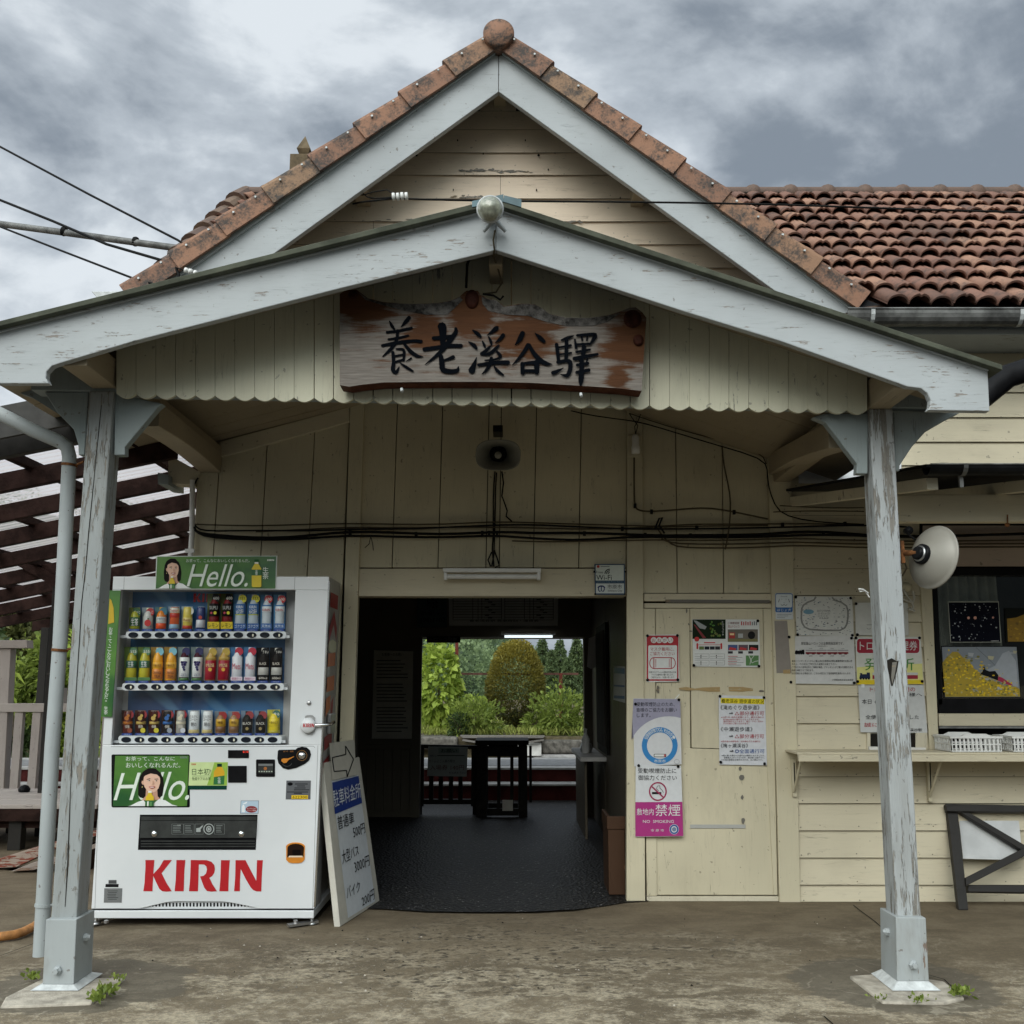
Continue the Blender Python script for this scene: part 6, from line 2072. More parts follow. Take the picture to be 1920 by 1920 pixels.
pins(b, pl, [(1214, 1192), (1270, 1191.5), (1214, 1275), (1271, 1274.5)])
done()

# railway leaflet sheet
b, pl, done = notice('railway_leaflet', [(1297.5, 1161), (1423.5, 1161.5), (1425.5, 1251), (1300, 1249.5)], 'white leaflet sheet with small train photographs pinned on the door', wh_)
b.rect(pl, 1298.5, 1161.5, 1360.5, 1198, ink(28, 40, 26), 0.001)
b.pp(pl, [(1300, 1163), (1306, 1164), (1325, 1175), (1322, 1180), (1312, 1178)], ink(150, 155, 155), 0.0016)
b.pp(pl, [(1300, 1170), (1304, 1172), (1324, 1196), (1318, 1197)], ink(120, 28, 32), 0.0018)
for k in range(16):
    x, y = R.uniform(1332, 1354), R.uniform(1166, 1194)
    b.ell(pl, x, y, R.uniform(1.5, 3.5), R.uniform(1.5, 3), ink(60 + R.randrange(40), 85 + R.randrange(40), 30), 0.0016 + k * 0.00008, 8)
b.vtext(pl, 'トロッコの旅', 1355.5, 1164, 1192, 3.2, wh_, 0.004)
b.rect(pl, 1298.5, 1198, 1360.5, 1199, wh_, 0.0012)
b.ell(pl, 1306.5, 1198.5, 4.6, 4.4, ink(190, 40, 40), 0.004, 14)
b.rect(pl, 1320, 1204, 1341, 1206, ink(190, 50, 50), 0.0015)
b.line(pl, [(1308, 1209), (1352, 1209)], .8, ink(190, 50, 50), 0.0015)
for x in (1307.5, 1352.5):
    b.rrect(pl, x - 1.6, 1206, x + 1.6, 1217, 1.2, ink(190, 40, 40), 0.002)
for k in range(4):
    b.rect(pl, 1311 + k * 10, 1212, 1320 + k * 10, 1218, ink(*((90, 110, 50), (40, 45, 50), (50, 55, 60), (60, 60, 62))[k]), 0.002)
for k in range(4):
    x, y = 1302.5 + (k % 2) * 29, 1226 + (k // 2) * 12
    for p, q in (((x, y), (x + 27, y)), ((x, y + 9), (x + 27, y + 9)), ((x + 27, y), (x + 27, y + 9)), ((x, y + 5), (x + 24, y + 5))):
        b.line(pl, [p, q], .5, ink(120, 120, 120), 0.0015)
    b.rect(pl, x + 11, y + 2, x + 12.5, y + 4.5, bk_, 0.0018)
    b.rect(pl, x + 11, y + 6, x + 12.5, y + 8, bk_, 0.0018)
b.text(pl, '小湊鐵道線', (1364, 1166, 1386, 1170.5), ink(120, 60, 60), 0.002)
b.text(pl, '里山トロッコ', (1365, 1172, 1386, 1177), ink(150, 40, 40), 0.002)
for k in range(8):
    b.rrect(pl, 1389.5 + k * 4, 1165 + (k % 2), 1391.5 + k * 4, 1172.5, .8, ink(180, 50, 50) if k < 5 else ink(100, 105, 110), 0.002)
b.rect(pl, 1364.5, 1180, 1421, 1203.5, ink(105, 98, 88), 0.0012)
b.rect(pl, 1367, 1186, 1378, 1197, ink(170, 45, 40), 0.002)
b.rect(pl, 1368.5, 1187.5, 1376.5, 1191, ink(225, 200, 150), 0.0024)
b.rect(pl, 1384, 1188, 1393, 1196, ink(165, 168, 168), 0.002)
b.ell(pl, 1409, 1191, 7, 7.5, ink(35, 35, 36), 0.002, 14)
b.rect(pl, 1365, 1198, 1421, 1203, ink(120, 115, 70), 0.0018)
for k, c in enumerate(((60, 80, 130), (90, 70, 80), (40, 45, 42))):
    b.rect(pl, 1365 + k * 19.5, 1209, 1383 + k * 19.5, 1219.5, ink(*c), 0.0015)
    b.pp(pl, [(1369 + k * 19.5, 1213), (1381 + k * 19.5, 1216), (1379 + k * 19.5, 1219), (1366 + k * 19.5, 1218.5)], ink(185, 50, 50), 0.002)
    b.rect(pl, 1365 + k * 19, 1221, 1374 + k * 19, 1225.5, ink(60, 60, 62), 0.0015)
for k in range(4):
    b.rect(pl, 1365, 1230 + k * 4.8, 1365 + (18, 15, 17, 16)[k], 1231 + k * 4.8, ink(180, 60, 60), 0.0015)
    b.rect(pl, 1366, 1232.3 + k * 4.8, 1366 + (26, 22, 28, 24)[k], 1233 + k * 4.8, ink(120, 120, 122), 0.0015)
b.rect(pl, 1398.5, 1229, 1422.5, 1248, ink(85, 130, 75), 0.0015)
b.line(pl, [(1404, 1229), (1408, 1237), (1410, 1243), (1416, 1240), (1422, 1239)], 1.1, wh_, 0.002)
b.line(pl, [(1414, 1229), (1408, 1237), (1406, 1246)], .9, wh_, 0.0022)
pins(b, pl, [(1421, 1164), (1301, 1247.5), (1423, 1249)])
done()

# smoke-free notice (upper) - ring, lettering and the cigarette; its cartoon figure is left out
b, pl, done = notice('smoking_notice', [(1187.5, 1309.5), (1275.5, 1310.5), (1278, 1433), (1189, 1437)], 'lilac and white notice with a blue ring, pinned on the door edge', ink(205, 206, 208), base=0.034)
lil = ink(150, 148, 168)
cv = [(1187.8, 1310), (1275.3, 1311), (1276.3, 1346)] + [(1254 + 78 * math.cos(a), 1421 + 78 * math.sin(a)) for a in np.linspace(math.radians(-74), math.radians(-154), 12)] + [(1188.5, 1381)]
b.pp(pl, cv, lil, 0.001)
b.text(pl, '受動喫煙防止のため、', (1193.5, 1316.5, 1265, 1324.5), bk_, 0.002, 0.012)
b.text(pl, '皆様のご協力をお願い', (1193.5, 1327, 1269, 1335), bk_, 0.002, 0.012)
b.text(pl, 'します。', (1194, 1337.5, 1220, 1345), bk_, 0.002, 0.012)
b.ring(pl, 1237, 1398, 33.6, 34.6, 9.6, ink(45, 125, 185), 0.002, 40)
for i, ch in enumerate('受動喫煙のない社会を!'):
    a = math.radians(-150 + 120 * i / 10)
    r_, h = 29, 3.6
    cx, cy = 1237 + r_ * math.cos(a), 1398 + (r_ + 1) * math.sin(a)
    ca, sa = -math.sin(a), math.cos(a)
    rot = lambda x, y: (cx + x * ca - y * sa, cy + x * sa + y * ca)
    b.text(pl, ch, [rot(-h, -h), rot(h, -h), rot(h, h), rot(-h, h)], wh_, 0.003, 0.006)
b.text(pl, '市原市', (1226.5, 1424, 1248, 1430), wh_, 0.003, 0.006)
b.rrect(pl, 1226, 1413.6, 1249, 1419.4, 1, bk_, 0.003)
b.rrect(pl, 1227, 1414.5, 1248, 1418.5, .8, wh_, 0.0035)
b.rect(pl, 1245, 1414.6, 1248, 1418.4, ink(190, 90, 90), 0.004)
b.ring(pl, 1269, 1428, 5, 4.5, .6, ink(150, 150, 150), 0.002, 16)
pins(b, pl, [(1191.5, 1320), (1273, 1312)])
b.pp(pl, [(1265, 1310), (1273.5, 1301), (1274.5, 1302.5), (1267, 1311)], wh_, 0.006)
done()

# no smoking notice (lower)
b, pl, done = notice('no_smoking_notice', [(1192, 1435), (1277, 1436), (1281.5, 1568), (1191, 1569)], 'white and magenta no smoking notice, lowest of the sheets on the door edge', ink(208, 210, 212), base=0.038)
mag = ink(165, 45, 120)
b.pp(pl, [(1191.2, 1504), (1279.5, 1503.5), (1281.2, 1567.5), (1191.3, 1568.5)], mag, 0.001)
b.text(pl, '受動喫煙防止に', (1196, 1440.5, 1268, 1449.8), bk_, 0.002, 0.014)
b.text(pl, '御協力ください', (1196.5, 1453.5, 1269, 1463), bk_, 0.002, 0.014)
b.ring(pl, 1233.5, 1484, 16.8, 17.8, 2.6, ink(150, 25, 75), 0.002, 36)
b.line(pl, [(1222.5, 1475), (1232, 1484), (1245, 1496)], 2.6, ink(150, 25, 75), 0.0032)
b.rect(pl, 1222.5, 1485, 1240, 1489, bk_, 0.0024)
b.line(pl, [(1235, 1483), (1231, 1479), (1232.5, 1474), (1237, 1473), (1237.5, 1478), (1241, 1481), (1244, 1486)], .9, bk_, 0.0028)
b.text(pl, '敷地内', (1194, 1516, 1225.5, 1528.5), wh_, 0.002, 0.012)
b.text(pl, '禁煙', (1229, 1508, 1275.5, 1530), wh_, 0.002, 0.022)
b.text(pl, 'NO  SMOKING', (1205.5, 1537.5, 1263.5, 1543), wh_, 0.002, 0.014)
b.text(pl, '市 原 市', (1220, 1554.5, 1245, 1559.5), wh_, 0.002, 0.012)
b.ell(pl, 1264, 1555, 9, 9.6, wh_, 0.002, 22)
b.ring(pl, 1264, 1555, 8.4, 9, 3, ink(50, 85, 145), 0.0026, 24)
b.ell(pl, 1264, 1555, 4, 4.2, ink(110, 125, 150), 0.003, 16)
pins(b, pl, [(1197.5, 1435.5), (1271.5, 1437)])
done()

# footpath conditions notice
b, pl, done = notice('footpath_notice', [(1347.5, 1303.5), (1434.5, 1305.5), (1438, 1435), (1349, 1433.5)], 'white notice with a yellow heading listing footpath conditions', ink(205, 207, 212))
b.pp(pl, [(1351.5, 1308.5), (1433, 1310.5), (1433, 1320.5), (1351.5, 1318.5)], ink(228, 208, 30), 0.001)
b.text(pl, '養老渓谷 遊歩道の状況', [(1352.5, 1310), (1432.5, 1311.5), (1432.5, 1319.5), (1352.5, 1318)], bk_, 0.002, 0.012)
b.text(pl, '《滝めぐり遊歩道》', (1351, 1322, 1424, 1331), bk_, 0.002, 0.012)
rr = ink(170, 22, 38)
for y, hd in ((1335, 0), (1378, 1)):
    b.text(pl, '⇒', (1367, y + 0, 1375.5, y + 5.5), bk_, 0.002, 0.008)
    b.text(pl, '△部分通行可', (1377.5, y - 1.5, 1432.5, y + 6.5), rr, 0.002, 0.014)
b.text(pl, '《中瀬遊歩道》', (1351.5, 1363, 1411, 1371.5), bk_, 0.002, 0.012)
b.text(pl, '《梅ヶ瀬渓谷》', (1351.5, 1394, 1402.5, 1402), bk_, 0.002, 0.012)
b.text(pl, '⇒', (1368, 1406, 1376.5, 1411.5), bk_, 0.002, 0.008)
b.text(pl, '◎全面通行可', (1378, 1404.5, 1433.5, 1412.5), ink(30, 80, 145), 0.002, 0.014)
for i, (t, x0_, x1_, y, c) in enumerate((('※12月1日~倒木の影響により、粟又の滝から', 1352, 1432, 1343.2, rr), ('約700m地点が通行止となっております。', 1356, 1424, 1347.4, rr), ('滝見苑側から入りますと、粟又・千代・万代の', 1356, 1431, 1351.2, rr), ('3つの滝はご覧いただけます。', 1356, 1405, 1355, rr),
                                        ('※遊歩道の中間地点、土砂崩れのため通行止', 1352, 1426, 1388.5, rr), ('※梅ヶ瀬~大福山への通行止は解除となりましたが、', 1353, 1434, 1415, bk_), ('落葉巻き上がっております。通行等に注意下さい。', 1357, 1434, 1419, bk_), ('※大福山展望台は老朽化のため、立入禁止です。', 1353, 1430, 1423, bk_))):
    b.text(pl, t, (x0_, y, x1_, y + 3.2), c, 0.002, 0.006)
pins(b, pl, [(1350, 1305.5), (1432.5, 1308), (1351.5, 1429), (1433.5, 1432)])
done()

# free wi-fi plate
b, pl, done = notice('wifi_sign', [(1114.5, 1057.5), (1171.5, 1057.5), (1172.5, 1115.5), (1115.5, 1115)], 'blue bordered metal plate offering free wi-fi above the doorway', ink(25, 60, 90), base=0.03, cat='sign', group='small signs by the doorway')
b.rect(pl, 1117, 1059.5, 1169.5, 1088.5, ink(205, 212, 205), 0.001)
b.rect(pl, 1117.5, 1094, 1170, 1112.5, ink(205, 212, 210), 0.001)
b.ell(pl, 1121.5, 1062.3, 2.8, 2.6, ink(185, 60, 45), 0.002, 14)
b.rect(pl, 1126, 1061.6, 1143, 1063, ink(110, 115, 115), 0.002)
b.text(pl, 'Free', (1117.5, 1070.5, 1130.5, 1075), bk_, 0.002, 0.014)
b.text(pl, 'Wi-Fi', (1118, 1078, 1147, 1087.5), bk_, 0.002, 0.016)
for r_ in (3.4, 6.6, 9.6):
    b.ring(pl, 1143, 1076, r_, r_, 1.7, bk_, 0.002, 14, 180, 275)
b.text(pl, 'Ichihara City Free Wi-Fi', (1119, 1090, 1167, 1092.6), ink(120, 150, 160), 0.001)
nv = ink(20, 40, 95)
b.ring(pl, 1127.5, 1104, 8, 6.5, 2.6, nv, 0.002, 20, 200, 340)
b.ring(pl, 1124.5, 1104, 3.4, 5.5, 1.8, nv, 0.0022, 20, 60, 300)
b.ring(pl, 1130.5, 1104, 3.4, 5.5, 1.8, nv, 0.0024, 20, -120, 120)
b.rect(pl, 1126.6, 1098, 1128.4, 1108.5, nv, 0.0028)
b.text(pl, '市原市', (1139, 1096, 1166, 1104), bk_, 0.002, 0.016)
b.text(pl, 'Ichihara City', (1140, 1105.5, 1166.5, 1110.5), bk_, 0.002, 0.01)
for x, y in ((1114, 1072), (1172.5, 1072), (1116, 1114), (1171.5, 1114)):
    b.lathe([(0.006, 0), (0.006, 0.004), (0.0, 0.005)], pl.at(x, y, 0.0), (0, -1, 0), M['black_plastic'], 8)
done()

# assistance dog sticker
b, pl, done = notice('assistance_dog_sticker', [(1453.5, 1112.5), (1485.5, 1112), (1487, 1161.5), (1454.5, 1161.5)], 'blue and white assistance dog sticker on the corner board', ink(200, 205, 208), base=0.035, cat='sticker', group='small signs by the doorway')
b.rrect(pl, 1453.8, 1112.6, 1486.2, 1148, 3, ink(30, 95, 160), 0.001)
b.rrect(pl, 1455, 1114, 1485, 1139, 2.5, ink(205, 212, 215), 0.0018)
for sx_ in (-1, 1):
    b.line(pl, [(1470 + sx_ * 8.6, 1123), (1470 + sx_ * 10.4, 1129.5)], .8, bk_, 0.0026)
    b.line(pl, [(1470 + sx_ * 3.4, 1123.3), (1470 + sx_ * 4.4, 1123.7)], .9, bk_, 0.0026)
    b.ring(pl, 1470 + sx_ * 3, 1132.5, 3, 3, .7, bk_, 0.0026, 12, 10, 170)
b.rect(pl, 1469.4, 1129.6, 1470.6, 1130.5, bk_, 0.0026)
b.text(pl, 'Welcome!', (1464, 1117, 1476, 1119.3), ink(70, 80, 90), 0.0026)
b.text(pl, 'ほじょ犬', (1457, 1141, 1483.5, 1146.5), wh_, 0.0022, 0.012)
for k in range(3):
    b.rect(pl, 1457, 1151.5 + k * 3, 1484 - k * 6, 1152.3 + k * 3, ink(120, 125, 128), 0.001)
done()

# illustrated line map
b, pl, done = notice('line_map_poster', [(1490.5, 1118), (1597.5, 1118.5), (1601, 1192.5), (1494, 1191.5)], 'white poster with a grey loop line map on the weatherboards', ink(205, 205, 200), base=0.024)
lp_ = [(1530, 1119), (1526, 1125), (1515, 1129), (1506, 1135), (1503, 1143), (1502.5, 1160), (1504, 1168), (1509, 1176), (1518, 1180), (1545, 1182), (1575, 1182), (1584, 1177), (1588, 1170), (1590, 1158), (1590, 1145), (1587, 1136), (1577, 1129), (1566, 1126), (1560, 1120)]
b.line(pl, lp_, 2.8, ink(95, 95, 92), 0.0022)
b.line(pl, lp_, .6, ink(190, 190, 185), 0.003)
b.text(pl, 'SATOYAMA', (1532, 1143.5, 1557, 1147), ink(90, 92, 95), 0.002)
b.text(pl, 'トロッコ', (1535, 1148.5, 1555, 1152), ink(90, 92, 95), 0.002)
b.text(pl, 'ことこと', (1534, 1153, 1552, 1156), ink(90, 92, 95), 0.002)
b.text(pl, 'MAP', (1537, 1157.8, 1554, 1160.6), ink(90, 92, 95), 0.002)
b.ell(pl, 1516, 1147, 10, 4.5, ink(110, 150, 170), 0.0015, 18)
rr2 = random.Random(5)
for k in range(170):
    x, y = rr2.uniform(1493, 1597), rr2.uniform(1120, 1190)
    if abs(x - 1545) < 16 and 1140 < y < 1163:
        continue
    c = rr2.choice([(105, 108, 112), (130, 132, 134), (85, 110, 130), (95, 95, 98)])
    w, h = rr2.uniform(.8, 4.2), rr2.uniform(.5, 1.6)
    if rr2.random() < .6:
        b.rect(pl, x, y, min(x + w, 1599), y + h, ink(*c), 0.0011 + 0.000005 * k)
    else:
        b.pp(pl, [(x, y + h), (x + w / 2, y - h * 1.2), (x + w, y + h * .6)], ink(*c), 0.0011 + 0.000005 * k)
pins(b, pl, [(1492, 1119.5), (1595, 1121.5), (1495.5, 1190), (1598, 1191)])
done()

# reserved seat notice with train drawing
b, pl, done = notice('seat_notice', [(1477.5, 1193), (1601, 1192), (1604.5, 1283.5), (1481, 1281.5)], 'white printed notice with a drawing of a red train, under the map', ink(205, 205, 203), base=0.027)
b.text(pl, '房総里山トロッコは全車両指定席です。', (1502, 1203.5, 1582, 1209), bk_, 0.002, 0.012)
b.text(pl, '(一部期間を除く)', (1529, 1210.5, 1552, 1213), bk_, 0.002)
loc = [(1490, 1226), (1491, 1220), (1493, 1220), (1494, 1218), (1495, 1220), (1499, 1220), (1500, 1218.5), (1502, 1220), (1503, 1218.5), (1508, 1218), (1508.5, 1226)]
b.pp(pl, loc, bk_, 0.0015)
for k in range(5):
    b.ell(pl, 1493 + k * 3.4, 1226, 1.4, 1.4, bk_, 0.002 + k * 0.0001, 8)
for k in range(4):
    x = 1510.5 + k * 20.2
    b.rect(pl, x, 1218.5, x + 19.4, 1220, ink(130, 130, 132), 0.0015)
    b.rect(pl, x, 1222.6, x + 19.6, 1226, ink(125, 20, 32), 0.0015)
    b.rect(pl, x + 2, 1226, x + 7, 1227.2, ink(60, 15, 20), 0.0015)
    b.rect(pl, x + 12, 1226, x + 17, 1227.2, ink(60, 15, 20), 0.0015)
    b.text(pl, '%d号車' % (4 - k), (x + 6, 1215.2, x + 12, 1217), bk_, 0.002)
    b.text(pl, ('普通車', '展望車', '展望車', '普通車')[k], (x + 6, 1229, x + 13, 1231), bk_, 0.002)
for i, (t, x1_) in enumerate((('事前にインターネットからご購入済のお客様は必要な乗車券類をお買い求', 1598), ('めの上、そのままご予約された座席にお座り下さい。', 1569), ('ご予約された座席以外にご乗車の場合、アテンダントがご購入を確認できる', 1599), ('画面を確認させて頂きます。', 1526), ('当日空席がある場合には、こちらの窓口にて指定座席を発売いたします。', 1596))):
    b.text(pl, t, (1484.5, 1237.3 + i * 5.8, x1_, 1241.4 + i * 5.8), bk_, 0.002, 0.010)
b.text(pl, '小湊鐵道株式会社鉄道部', (1560, 1273, 1600, 1276.5), bk_, 0.002, 0.010)
pins(b, pl, [(1479.5, 1194.5), (1596.5, 1196.5), (1483, 1279), (1601.5, 1280.5)])
done()

b, pl, done = notice('blank_notice', [(1603, 1130), (1702, 1130), (1704, 1191.5), (1605, 1191)], 'plain white sheet half hidden behind the right porch post', ink(200, 200, 195), base=0.024)
b.rect(pl, 1625, 1171, 1690, 1172, ink(120, 120, 120), 0.001)
b.ring(pl, 1629, 1177, 4, 3, .8, ink(110, 110, 110), 0.001, 10, 20, 170)
pins(b, pl, [(1605, 1132), (1607.5, 1190)])
done()

# ticket office sign
b, pl, done = notice('ticket_office_sign', [(1603.5, 1194), (1726, 1194), (1732, 1283), (1607, 1284)], 'red, yellow and green ticket sales sign behind the right porch post', ink(208, 208, 200), base=0.026, cat='sign', group='notices on the station wall')
b.pp(pl, [(1606.5, 1251), (1729, 1244), (1731, 1277), (1607.5, 1277)], ink(222, 218, 140), 0.0008)
b.pp(pl, [(1606.8, 1275), (1731.4, 1275), (1731.8, 1282.5), (1607, 1283.5)], ink(222, 195, 25), 0.0012)
b.rrect(pl, 1605.5, 1196.5, 1725, 1226, 6, wh_, 0.001)
b.rrect(pl, 1606.8, 1197.8, 1723.8, 1224.5, 5.5, ink(150, 18, 45), 0.0016)
b.text(pl, 'トロッコ整理券', (1612, 1202, 1720, 1219.5), wh_, 0.0024, 0.018)
b.text(pl, '発売所', (1620.5, 1234, 1714, 1257), ink(60, 130, 45), 0.0024, 0.03)
b.pp(pl, [(1611, 1272), (1613, 1264), (1612, 1262), (1617, 1262), (1616, 1264), (1625, 1264), (1625, 1261), (1631, 1261), (1632, 1272)], ink(40, 50, 75), 0.002)
for k in range(4):
    b.ell(pl, 1614 + k * 5, 1272.5, 2, 2, ink(25, 28, 40), 0.0024 + k * .0001, 10)
for k in range(3):
    x = 1636 + k * 29
    b.rect(pl, x, 1266, x + 27, 1273, ink(150, 30, 50), 0.002)
    b.rect(pl, x, 1261, x + 27, 1265.6, ink(200, 200, 195), 0.002)
pins(b, pl, [(1605, 1196), (1724, 1196), (1608, 1278), (1729, 1277.5)])
done()

b, pl, done = notice('handwritten_notice', [(1609, 1285), (1731.5, 1284.5), (1739, 1374), (1613.5, 1373)], 'handwritten white notice in red and black under the ticket sales sign', ink(196, 197, 196), base=0.03)
b.text(pl, 'トロッコご利用の', (1631, 1288, 1716, 1297), rdk, 0.002, 0.006)
b.text(pl, 'お客様へ', (1680, 1299, 1729, 1306), bk_, 0.002, 0.004)
b.text(pl, '本日', (1616, 1311, 1634, 1320), bk_, 0.002, 0.014)
b.text(pl, 'の指定席は', (1640, 1311, 1700, 1320), bk_, 0.002, 0.008)
b.text(pl, '全便満席となりました', (1623, 1340.5, 1723, 1348.5), bk_, 0.002, 0.004)
b.text(pl, '誠に申し訳', (1620.5, 1355, 1690, 1363), rdk, 0.002, 0.008)
b.text(pl, '養老渓谷駅', (1690, 1365.5, 1729, 1371.5), bk_, 0.002, 0.004)
b.rect(pl, 1615, 1283, 1621, 1289, ink(225, 228, 228), 0.002)
done()

# pictures in the ticket window
WP = YP(YW + 0.045)
b = MB()
b.slab(WP, [(1777, 1127.5), (1872.5, 1127.5), (1877.5, 1204.5), (1782, 1204.5)], ink(170, 172, 160), 0.001, 0.002)
b.pp(WP, [(1778.5, 1129.5), (1871.5, 1129.5), (1876, 1203.5), (1783.2, 1203.5)], ink(14, 16, 28), 0.002)
rr3 = random.Random(11)
for k in range(80):
    x, y = rr3.uniform(1784, 1870), rr3.uniform(1132, 1200)
    r_ = rr3.choice([.4, .5, .6, .7, 1.0, 1.5])
    b.ell(WP, x, y, r_, r_, ink(185, 190, 195) if r_ > .6 else ink(90, 100, 115), 0.003, 7)
for x, y, r_ in ((1816, 1158.5, 2.6), (1828.5, 1158.5, 3.0), (1862, 1158, 2)):
    b.ell(WP, x, y, r_, r_, ink(230, 170, 150), 0.0036, 12)
b.rect(WP, 1858, 1201, 1873, 1202.4, ink(170, 170, 170), 0.003)
tag(b.build('night_photograph'), 'framed dark photograph full of stars in the ticket window', 'picture', 'pictures in the ticket window')
b = MB()
b.slab(WP, [(1764.5, 1211), (1907, 1211), (1914.5, 1308), (1771, 1308.5)], bk_, 0.001, 0.002)
b.pp(WP, [(1766, 1213), (1906, 1213), (1913, 1306.5), (1772, 1307)], ink(135, 142, 150), 0.002)
yl = [(1767, 1243), (1772, 1236), (1780, 1228), (1786, 1222), (1796, 1222), (1806, 1233), (1818, 1238), (1822, 1250), (1835, 1260), (1850, 1270), (1880, 1285), (1905, 1288), (1911.8, 1292), (1912.8, 1306), (1772.5, 1306.5)]
b.pp(WP, yl, ink(175, 150, 45), 0.003)
b.pp(WP, [(1880, 1225), (1892, 1220), (1905, 1240), (1909, 1288), (1890, 1284), (1862, 1268), (1850, 1256), (1866, 1248)], ink(165, 170, 178), 0.0026)
for k in range(330):
    x = rr3.uniform(1769, 1908)
    lo = 1222 + max(0, (x - 1796)) * 0.60
    y = min(1303, rr3.uniform(min(lo, 1296) + rr3.gauss(0, 7), 1304))
    c = rr3.choice([(225, 190, 20), (205, 170, 30), (120, 115, 50), (180, 170, 110), (235, 205, 40)])
    b.ell(WP, x, y, rr3.uniform(1, 3.2), rr3.uniform(.8, 2.4), ink(*c), 0.0034 + k * 0.00001, 7)
for k in range(16):  # pale patches painted over the picture as window reflections
    x, y = rr3.uniform(1815, 1905), rr3.uniform(1218, 1300)
    w, h = rr3.uniform(3, 13), rr3.uniform(2, 8)
    b.pp(WP, [(x, y), (min(x + w, 1908), y + 1), (min(x + w * .8, 1908), min(y + h, 1305)), (x + 1, min(y + h * .8, 1305))], ink(*rr3.choice([(175, 178, 182), (150, 155, 160), (185, 180, 150)])), 0.0045 + k * 0.00003)
b.pp(WP, [(1838, 1264), (1843, 1258), (1843, 1251), (1846, 1250), (1848, 1256), (1856, 1259), (1866, 1258), (1872, 1266), (1871, 1276), (1856, 1270)], ink(28, 30, 32), 0.0054)
b.pp(WP, [(1872, 1268), (1880, 1271), (1900, 1285), (1893, 1285), (1871, 1276)], ink(170, 40, 75), 0.0054)
b.line(WP, [(1830, 1214), (1850, 1232), (1866, 1248)], .5, ink(70, 72, 78), 0.003)
tag(b.build('train_photograph'), 'framed photograph of a train among yellow flowers in the ticket window', 'picture', 'pictures in the ticket window')
b = MB()
b.slab(WP, [(1884, 1140), (2010, 1140), (2016, 1205), (1886, 1205)], ink(30, 32, 30), 0.001, 0.002)
b.pp(WP, [(1888, 1160), (1905, 1158), (1925, 1150), (2006, 1150), (2012, 1203), (1890, 1203)], ink(150, 115, 25), 0.002)
for k in range(90):
    x, y = rr3.uniform(1890, 2008), rr3.uniform(1160, 1202)
    b.ell(WP, x, y, rr3.uniform(1, 3.5), rr3.uniform(.8, 2), ink(*rr3.choice([(165, 125, 20), (120, 90, 20), (185, 145, 30)])), 0.0026 + k * 0.00001, 7)
tag(b.build('autumn_photograph'), 'photograph of golden foliage cut by the right picture edge', 'picture', 'pictures in the ticket window')

# ================================================================== lamps, speakers, cables
# sealed-beam floodlight at the porch peak
c0 = P(919, 392, 4.02)
root = thing('floodlight', c0, 'round glass floodlight on a small foot at the porch peak', 'lamp')
b = MB()
gl = plain('old_lamp_glass', (0.30, 0.31, 0.24), 0.08, var=0.5, scale=24, coat=0.8)
ax = Vector((0.0, -1, -0.22)).normalized()
b.lathe([(0.0, 0.050), (0.022, 0.047), (0.040, 0.036), (0.050, 0.018), (0.0535, 0.0)], c0, ax, gl, 28)
part(b, 'lens', root)
b = MB()
b.lathe([(0.055, 0.006), (0.058, 0.0), (0.052, -0.03), (0.036, -0.06), (0.030, -0.13), (0.024, -0.15), (0.0, -0.155)], c0, ax, M['skirt_metal'], 28)
part(b, 'housing', root)
b = MB()
f0 = P(926, 418, 4.14)
for x, y in ((907, 434), (948, 434)):
    e = P(x, y, 4.155)
    b.tube([f0 + Vector((0, -0.015, 0.015)), f0.lerp(e, .5) + Vector((0, -0.012, 0.004)), e], [0.014, 0.010, 0.008], M['grey_metal'], 8)
b.tube([f0 + Vector((0, -0.01, 0.035)), f0 + Vector((0, -0.015, 0.0))], 0.016, M['grey_metal'], 8)
part(b, 'foot', root)
b = MB()
b.tube([P(928, 432, 4.13), P(925, 450, 4.13), P(927, 468, 4.14), P(925, 480, 4.25), P(934, 505, 4.35), P(941, 530, 4.4), P(930, 548, 4.42), P(905, 551, 4.42)], 0.004, M['brown_cable'], 6)
b.tube([P(882, 483, 4.4), P(876, 495, 4.4), P(874, 540, 4.42)], 0.006, M['black_cable'], 6)
b.tube([P(905, 551, 4.42), P(925, 554, 4.42), P(938, 562, 4.42), P(944, 555, 4.42)], 0.005, M['black_cable'], 6)
part(b, 'cable', root)

# horn loudspeaker over the doorway
c0 = P(934, 853, 5.92)
root = thing('loudspeaker', c0, 'grey horn loudspeaker hanging from the wall above the doorway', 'loudspeaker')
ax = Vector((0.0, -1, -0.30)).normalized()
hm = plain('horn_grey', (0.20, 0.195, 0.165), 0.5, var=0.12)


def horn_sec(rx, rz, h, n=28):
    s = []
    u, v = Vector((1, 0, 0)), ax.cross(Vector((1, 0, 0))).normalized()
    for k in range(n):
        a = 2 * math.pi * k / n
        ca, sa = math.cos(a), math.sin(a)
        p = 0.72
        s.append(c0 + u * (rx * math.copysign(abs(ca) ** p, ca)) + v * (rz * math.copysign(abs(sa) ** p, sa)) + ax * h)
    return s


